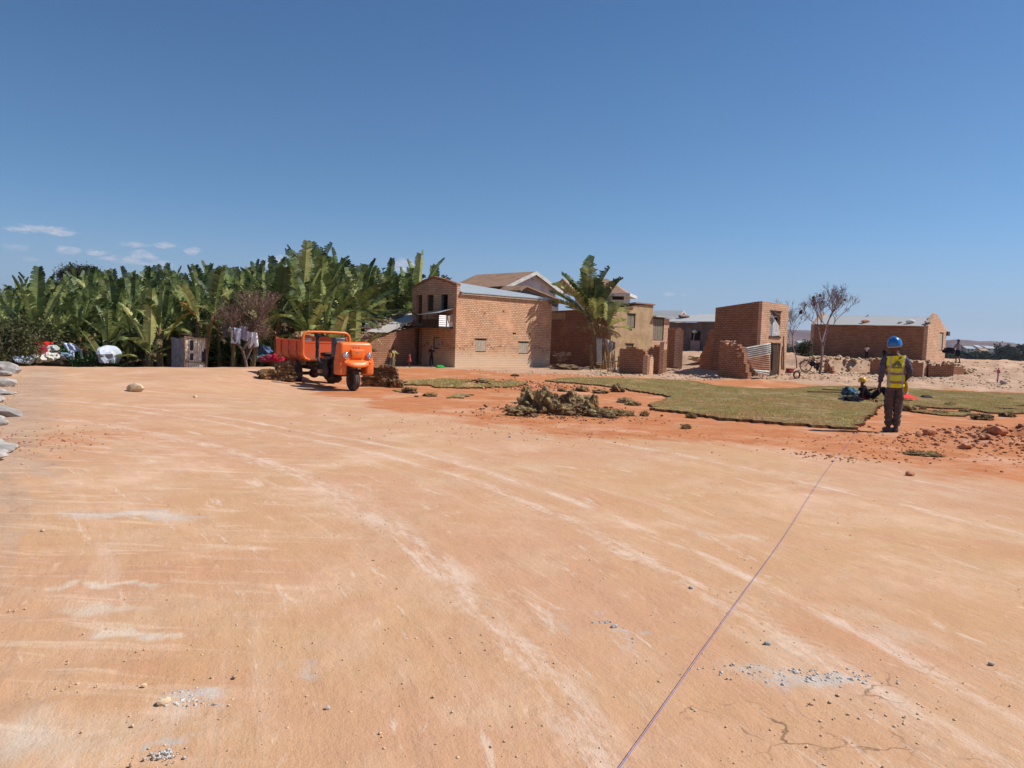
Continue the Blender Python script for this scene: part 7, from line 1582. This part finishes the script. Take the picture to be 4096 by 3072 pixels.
mb = MB(); p = G(3186, 1513); mb.tube([(.2 * math.cos(t), 0, .2 + .2 * math.sin(t)) for t in np.linspace(0, 2 * math.pi, 20)], .05, 8, cap=False); tag(mb.build('tyre_ring', BROWNM, loc=p, rz=.3, smooth=True, uv=False), 'brown ring-shaped old tyre half standing in the pale rubble', 'tyre')
# pink marker stake
p = G(3990, 1529); st0 = thing('marker_stake', 'survey stake with pink ribbon on the pale ground at the right edge', 'stake', p); mb = MB(); mb.tube([(0, 0, -.1), (0, 0, .72)], .04, 8); mb.build('stake', mat('mauve stake', srgb(176, 136, 160)), st0)
mb = MB(); mb.blob((.01, 0, .60), (.085, .07, .10), 4, 3, .35); mb.tube([(0, 0, .7), (.02, 0, .82)], .03, 6); mb.build('ribbon', B('pink ribbon', srgb(220, 110, 120)), st0, uv=False)
rock(4012, 1536, (.18, .14, .12), 90, 'rounded grey stone at the foot of the survey stake', ROCK, 'stone', 'stone')
# things by the lone banana clump
ST_ = cloth('grey sacking', srgb(170, 160, 150), srgb(140, 130, 122)); CL = []
def drape(name, label, pts, m, cat, t=.012, seed=1, amp=.05, nrm_=None):
    A, B_, C, D_ = [Vector(p) for p in pts]; o0 = A.copy(); A, B_, C, D_ = [p - o0 for p in (A, B_, C, D_)]; n = (B_ - A).cross(D_ - A).normalized(); k = 12; mb = MB()
    for s in (0, 1):
        for i in range(k + 1):
            for j in range(k + 1):
                f, g = j / k, i / k; p = A.lerp(B_, f).lerp(D_.lerp(C, f), g) + n * (amp * math.sin(f * 14 + seed + g * 3) + amp * .6 * float(fbm(f * 4 + seed, g * 4)) * 2 + s * t); mb.v.append(tuple(p))
    I = lambda s, i, j: s * (k + 1) ** 2 + i * (k + 1) + j
    for i in range(k):
        for j in range(k): mb.f += [(I(0, i, j), I(0, i, j + 1), I(0, i + 1, j + 1), I(0, i + 1, j)), (I(1, i, j), I(1, i + 1, j), I(1, i + 1, j + 1), I(1, i, j + 1))]
        for j in (0, k): mb.f.append((I(0, i, j), I(0, i + 1, j), I(1, i + 1, j), I(1, i, j)))
    for i in (0, k):
        for j in range(k): mb.f.append((I(0, i, j), I(1, i, j), I(1, i, j + 1), I(0, i, j + 1)))
    o = mb.build(name, m, loc=o0, smooth=True, uv=False)
    if cat: tag(o, label, cat)
    return o
drape('white_sheet', 'crumpled white sheet hung by the young banana stem before the tan house', [P(2418, 1354, 44.5), P(2462, 1368, 44.5), P(2460, 1395, 44.5), P(2432, 1418, 44.5)], ST_, 'sheet', amp=.06)
drape('metal_sheet', 'pale grey flat sheet standing behind the banana stems', [P(2386, 1354, 46.5), P(2408, 1352, 46.5), P(2408, 1460, 46.5), P(2388, 1460, 46.5)], mat('light grey board', srgb(176, 176, 172)), 'board', amp=.0)
WT = mat('pale reed mat', srgb(160, 138, 116), srgb(128, 106, 86), 8, stretch=(8, 8, 1)); 
fe = thing('reed_fence', 'small leaning fence of pale sticks between the banana clump and the ruined wall', 'fence', G(2430, 1486)); r_ = random.Random(4)
mb = MB()
for k in range(26): x = k * .035 + r_.uniform(-.02, .02); mb.tube([(x, r_.uniform(-.05, .05), 0), (x + r_.uniform(-.12, .12), r_.uniform(-.05, .05), r_.uniform(.7, 1.25))], .018, 5)
mb.build('sticks', WT, fe); mb = MB(); mb.tube([(-.7, -.05, .45), (.55, -.05, .62)], .04, 7); mb.build('rail', POLE, fe)
bundle(2260, 1478, (.9, .5, .18), 11, 'low heap of branches and rubble in the shade between house and banana clump', cloth('rubble earth', srgb(150, 126, 96), srgb(84, 66, 50), 6), 'rubble_heap', 'heap', .45, 0)
mb = MB(); a, b = G(2280, 1452), G(2342, 1456); mb.tube([Vector((0, 0, .25)), b - a + Vector((0, 0, .2))], .05, 7); tag(mb.build('plank', POLE, loc=a), 'plank lying in the shaded gap left of the banana clump', 'plank')
bundle(2610, 1484, (.7, .4, .12), 12, 'low debris heap at the right foot of the ruined walls', cloth('debris', srgb(140, 112, 84), srgb(90, 70, 54), 7), 'debris_heap', 'heap', .45, 0)
bundle(2820, 1418 + 20, (1.0, .6, .22), 13, 'low mound of pale earth in front of the long grey house', PALEROCK, 'earth_mound', 'mound', .3, -.12, y=48)

# ---------------------------------------------------------------- left: rubbish, sheets, box, laundry
WH = cloth('white woven plastic', srgb(205, 212, 222), srgb(176, 184, 200), 4); 
def dome(name, label, u0, u1, v0, v1, y, m, seed, cat='sheet', depth=.7):
    a, b = P((u0 + u1) / 2, v1, y), P((u0 + u1) / 2, v0, y); w = (P(u1, v1, y) - P(u0, v1, y)).length / 2; h = b.z - a.z; mb = MB(); bm = bmesh.new(); bmesh.ops.create_icosphere(bm, subdivisions=3, radius=1)
    for v in bm.verts:
        p = v.co; an_ = math.atan2(p.y, p.x); k = (.74 if p.z < .05 else 1) + .16 * math.sin(an_ * 5 + seed + 2 * p.z) * (1 - .7 * max(0, p.z)) + .05 * math.sin(an_ * 13 + p.z * 5) + .25 * float(fbm(p.x * 1.5 + seed, p.y * 1.5 + p.z)); q = max(p.z, -.55)
        wx = (abs(p.x) ** .75) * (1 if p.x > 0 else -1); mb.v.append((wx * w * k, p.y * depth * k, (q + .55) / 1.55 * h * (1 + .08 * float(fbm(p.x * 2 + seed, p.y * 2)))))
    mb.v = [(x + .10 * w * float(vnoise(x * 7 + seed, z * 7)), y, z + .07 * float(vnoise(x * 6, z * 5 + y * 5)) ) for x, y, z in mb.v]; mb.f = [tuple(v.index for v in f.verts) for f in bm.faces]; bm.free(); o = mb.build(name, m, loc=a, uv=False, smooth=False); tag(o, label, cat); return o
dome('draped_sheet', 'white plastic sheet draped over a hump, the right one of two at left', 402, 468, 1382, 1452, 30.2, WH, 3)
drape('draped_sheet', 'bluish white sheet slung slanting over the weeds, the left one of two', [P(245, 1371, 29.8), P(290, 1373, 29.9), P(330, 1400, 29.9), P(278, 1412, 29.8)], WH, 'sheet', amp=.05)
drape('draped_sheet', 'hanging pale end of the slanting sheet, reaching the ground', [P(272, 1398, 29.7), P(296, 1405, 29.7), P(296, 1440, 29.7), P(280, 1440, 29.7)], WH, 'sheet', amp=.05, seed=4)
drape('draped_sheet', 'narrow yellowish strap of sheet at the right of the slanting sheet', [P(318, 1396, 29.7), P(328, 1400, 29.7), P(333, 1436, 29.7), P(324, 1436, 29.7)], cloth('cream sheet', srgb(200, 196, 176)), 'sheet', amp=.02, seed=7)
for i, (u, v, y, r, c, lb) in enumerate([(115, 1405, 28.6, (.42, .2, .22), srgb(205, 190, 200), 'pinkish white striped sack on the rubbish heap at left'), (153, 1410, 28.2, (.22, .2, .26), srgb(150, 40, 60), 'dark red sack in the middle of the rubbish heap'), (105, 1408, 28.0, (.14, .12, .2), srgb(196, 204, 190), 'pale grey box-like bag at the left of the rubbish heap'),
        (100, 1437, 27.2, (.26, .2, .12), srgb(214, 222, 236), 'bright white bag nearest the crest of the road'), (140, 1434, 27.4, (.3, .2, .11), srgb(214, 206, 196), 'cream bag right of the bright white bag'), (198, 1426, 28.0, (.22, .2, .13), srgb(220, 214, 200), 'cream white bag at the right of the rubbish heap'),
        (212, 1396, 29, (.18, .12, .1), srgb(212, 214, 208), 'small white bag up in the weeds'), (182, 1376, 29.6, (.12, .1, .09), srgb(214, 50, 44), 'bright red cloth hooked in the weeds'), (203, 1380, 29.7, (.09, .08, .08), srgb(196, 70, 44), 'small orange red rag right of the red cloth'), (256, 1420, 29.6, (.22, .1, .07), srgb(170, 200, 220), 'pale blue rag below the slanting sheet'),
        (185, 1408, 28.4, (.08, .08, .1), srgb(206, 200, 170), 'small yellowish bag between the red sack and the cream bag'), (1045, 1432, 31.5, (.35, .2, .12), srgb(90, 160, 165), 'turquoise cloth on the ground right of the laundry'), (1075, 1436, 31.2, (.3, .2, .12), srgb(150, 60, 80), 'dark pink cloth right of the turquoise one'),
        (1110, 1432, 31, (.2, .15, .15), srgb(200, 40, 70), 'crimson cloth slung beside the lorry bed'), (1060, 1400, 31.6, (.25, .2, .15), srgb(96, 120, 150), 'bluish cloth hanging low behind the turquoise cloth')]):
    a = P(u, v, y); mb = MB(); zb_ = float(hgt(a.x, a.y)); mb.blob((0, 0, 0), tuple(q * 1.25 for q in r), 40 + i, 3, .45, freq=2.2); 
    o = mb.build('rubbish_bag' if u < 900 else 'cloth', cloth('bag%d' % i, c, tuple(x * .75 for x in c), 7), loc=a, uv=False); tag(o, lb, 'bag' if u < 900 else 'cloth')
bundle(150, 1452, (1.3, .7, .5), 77, 'low heap of dark rubbish under the coloured bags at left', cloth('rubbish', srgb(86, 74, 62), srgb(52, 44, 38), 8), 'rubbish_heap', 'heap', .4, -.35, y=29.3)
# box
bo = P(737, 1456, 29.2); a = P(704, 1448, 29.9) - bo; b = P(824, 1466, 29.9) - bo; BX = thing('wooden_box', 'pale board and sacking enclosure standing at the front of the grove', 'box', bo, math.atan2(b.y, b.x)); wB = Vector((b.x, b.y)).length; hB_ = P(737, 1348, 29.2).z - bo.z
CB = mat('whitish boards', srgb(226, 214, 196), srgb(176, 160, 140), 5, bump=.4, stretch=(4, 4, .7)); 
mb = MB(); x = 0
while x < wB: mb.box((x, random.uniform(-.012, .012), -.2), (min(wB, x + .17), .025, hB_ * random.uniform(.93, .98))); x += .18
mb.build('front_boards', CB, BX)
mb = MB(); x = 0
while x < .9: mb.box((-.02, x, -.2), (.0, x + .2, hB_ * random.uniform(.93, .98))); x += .21
mb.build('side_boards', mat('shaded boards', srgb(150, 146, 150), srgb(120, 116, 120), 5), BX)  # left side darker and greyer than the front, shade put into the boards
mb = MB(); mb.tube([(0, -.02, -.2), (0, -.02, hB_ + .03)], .035, 6); mb.tube([(wB, -.02, -.2), (wB, -.02, hB_ - .06)], .035, 6); mb.tube([(-.03, -.03, hB_), (wB + .03, -.03, hB_ - .05)], .025, 6); mb.tube([(0, -.03, .1), (wB, -.03, .04)], .02, 6); mb.build('frame', POLE, BX)
mb = MB(); mb.box((.22, -.03, .55), (.36, -.014, .95)); mb.box((.22, -.03, .15), (.36, -.014, .42)); mb.box((.72, -.03, .05), (.80, -.014, .5)); mb.box((wB - .1, -.03, 0), (wB - .02, -.014, .6)); mb.build('dark_patches', B('dark patch', srgb(66, 58, 66)), BX)
mb = MB(); [mb.tube([(random.uniform(0, wB), .1, hB_ * .95), (random.uniform(0, wB), .5, hB_ * 1.12)], .02, 5) for k in range(8)]; mb.box((.0, .03, hB_ * .9), (wB, .9, hB_ * .92)); mb.build('cover', BROWNM, BX)
# laundry
mb = MB(); a, b = P(875, 1298, 29.65), P(1050, 1326, 29.85); mb.tube([(0, 0, 0), (b - a) * .5 - Vector((0, 0, .12)), b - a], .008, 5); tag(mb.build('clothes_line', POLE, loc=a, uv=False), 'clothes line strung between banana stems', 'line')
for i, (q, c, lb) in enumerate([([(918, 1308), (962, 1314), (960, 1378), (924, 1372)], srgb(214, 226, 244), 'pale blue white shirt hanging at the left of the laundry line'), ([(956, 1304), (990, 1308), (990, 1366), (958, 1354)], srgb(170, 164, 180), 'greyish lilac shirt hanging in the middle of the laundry line'), ([(988, 1326), (1028, 1332), (1034, 1386), (992, 1394)], srgb(236, 238, 244), 'bright white shirt hanging at the right of the laundry line'), ([(888, 1300), (905, 1303), (910, 1345), (892, 1350)], srgb(110, 112, 120), 'dark grey cloth hanging left of the shirts')]):
    drape('hanging_shirt', lb, [P(u, v, 29.6 + .1 * i) for u, v in q], cloth('laundry%d' % i, c), 'shirt', amp=.04, seed=i * 2)
mb = MB(); p = P(917, 1320, 29.6); mb.blob((0, 0, 0), (.07, .06, .08), 3, 3, .1); tag(mb.build('hanging_pouch', B('tan pouch', srgb(176, 160, 130)), loc=p, uv=False), 'small tan pouch hanging left of the pale blue shirt', 'pouch')

# ---------------------------------------------------------------- far side: houses and trees beyond
def far_tree(label, u, vb, vt, y, w, seed, group='distant trees on the plain', shape=1.0, src=None):
    a = P(u, vb, y); h = P(u, vt, y).z - a.z
    root = thing('distant_tree', label, 'tree', a, 0, group)
    v, f, t = leaf_cloud((0, 0, h * .58), (w, w, h * .48), 700, max(.5, w * .22), seed, 10); bulk_tris('crown', FARLF, v, f, root, t)
    mb = MB(); mb.tube([(0, 0, -1), (0, 0, h * .6)], [w * .08, w * .04], 6); mb.build('trunk', WOODD, root, uv=False); return root
LBT = 'one of the dark green distant trees lining the plain below the hills'
first = None; r_ = random.Random(8)
protoF = [far_tree(LBT, 3900 + k * 9, 1440, 1405, 330, 4.5 + k, 500 + k) for k in range(3)]
def put_far(u, y, h, w, k):
    o = copy_tree(protoF[k]); p = P(u, 1430, y); p.z = float(hgt(p.x, y)); o.location = p; b_ = 330 * 35 / FPX; o.scale = (w / (4.5 + k), w / (4.5 + k), h / b_); o.rotation_euler = (0, 0, r_.uniform(0, 6))
for i in range(90): u = r_.uniform(3785, 4140); y = r_.choice((260, 330, 420, 520)); put_far(u, y, r_.uniform(3.8, 7.2) * y / 330, r_.uniform(2.6, 4.8) * y / 330, r_.randrange(3))
for i in range(26): u = r_.uniform(3120, 3250); y = r_.choice((300, 400, 520)); put_far(u, y, r_.uniform(4, 7) * y / 330, r_.uniform(3, 6) * y / 330, r_.randrange(3))
far_tree('tall round dark distant tree standing above the others at far right', 4007, 1432, 1369, 330, 4.2, 600, None); far_tree('second rounded distant tree right of the tall one', 4048, 1425, 1385, 340, 3.4, 601, None)
far_tree('big dark tree mass cut by the right picture edge', 4110, 1455, 1382, 300, 7.5, 602, None); far_tree('dark broad tree left of the edge tree', 4075, 1450, 1400, 290, 5, 603, None)
def far_house(u, vb, y, w, h, label, m=WHITEPL, rf=TIN, rz=0):
    a = P(u, vb, y); root = thing('distant_house', label, 'house', a, rz); 
    mb = MB(); mb.box((-w / 2, -3, -4), (w / 2, 3, h)); mb.build('walls', m, root)
    mb = MB(); mb.add([(-w / 2 - .5, -3.5, h - .2), (w / 2 + .5, -3.5, h - .2), (w / 2 + .5, 3.5, h - .2), (-w / 2 - .5, 3.5, h - .2), (-w / 2 - .5, 0, h + 1.2), (w / 2 + .5, 0, h + 1.2)], [(0, 1, 5, 4), (3, 4, 5, 2), (0, 4, 3), (1, 2, 5), (0, 3, 2, 1)]); mb.build('roof', rf, root)
    for k in range(max(2, int(w / 4))):
        mb = MB(); x = -w / 2 + (k + .5) * w / max(2, int(w / 4)); mb.box((x - .5, -3.05, h * .35), (x + .5, -2.98, h * .75)); mb.build('window', DARK, root)
far_house(3868, 1408, 420, 4.5, 2.2, 'white-walled distant house left of the tree line', rf=TIN); far_house(3900, 1404, 470, 4.5, 2.5, 'distant house with bright white gable beyond the trees', rf=TIN, rz=.5)
far_house(3955, 1405, 480, 6.8, 2.1, 'distant long pale house left of the tall tree'); far_house(3925, 1412, 450, 3.8, 1.7, 'small low distant house below the long pale one', rf=TINB)
far_house(3205, 1392, 420, 5.2, 3.0, 'white distant house seen between the tower and the long brick house'); far_house(3170, 1390, 500, 3.8, 1.9, 'small distant house left of the white one', rf=TINB); far_house(3222, 1402, 350, 4.5, 2.1, 'nearer pale distant house behind the bare saplings', rf=TIN)
far_house(3938, 1402, 520, 4.5, 2.1, 'distant grey-roofed house among the trees right of the bright gable', GREYPL, TIN)
bush('dark_bush', 'dark leafy bush at the left corner of the long brick house', P(3218, 1440, 53), (1.0, .8, .8), 1800, .14, DARKLF, 9)

# ---------------------------------------------------------------- air between here and the hills
mb = MB(); mb.box((-9500, -9500, -30), (9500, 9500, 260)); hzm = bpy.data.materials.new('thin haze'); hzm.use_nodes = True
nt = hzm.node_tree; nt.nodes.remove(nt.nodes['Principled BSDF']); pv = nt.nodes.new('ShaderNodeVolumePrincipled'); pv.inputs['Color'].default_value = (.82, .88, 1, 1); pv.inputs['Density'].default_value = .00011; pv.inputs['Anisotropy'].default_value = .2
nt.links.new(pv.outputs[0], nt.nodes['Material Output'].inputs['Volume'])
hz_ = mb.build('haze', hzm, uv=False); tag(hz_, None, None, kind='stuff')
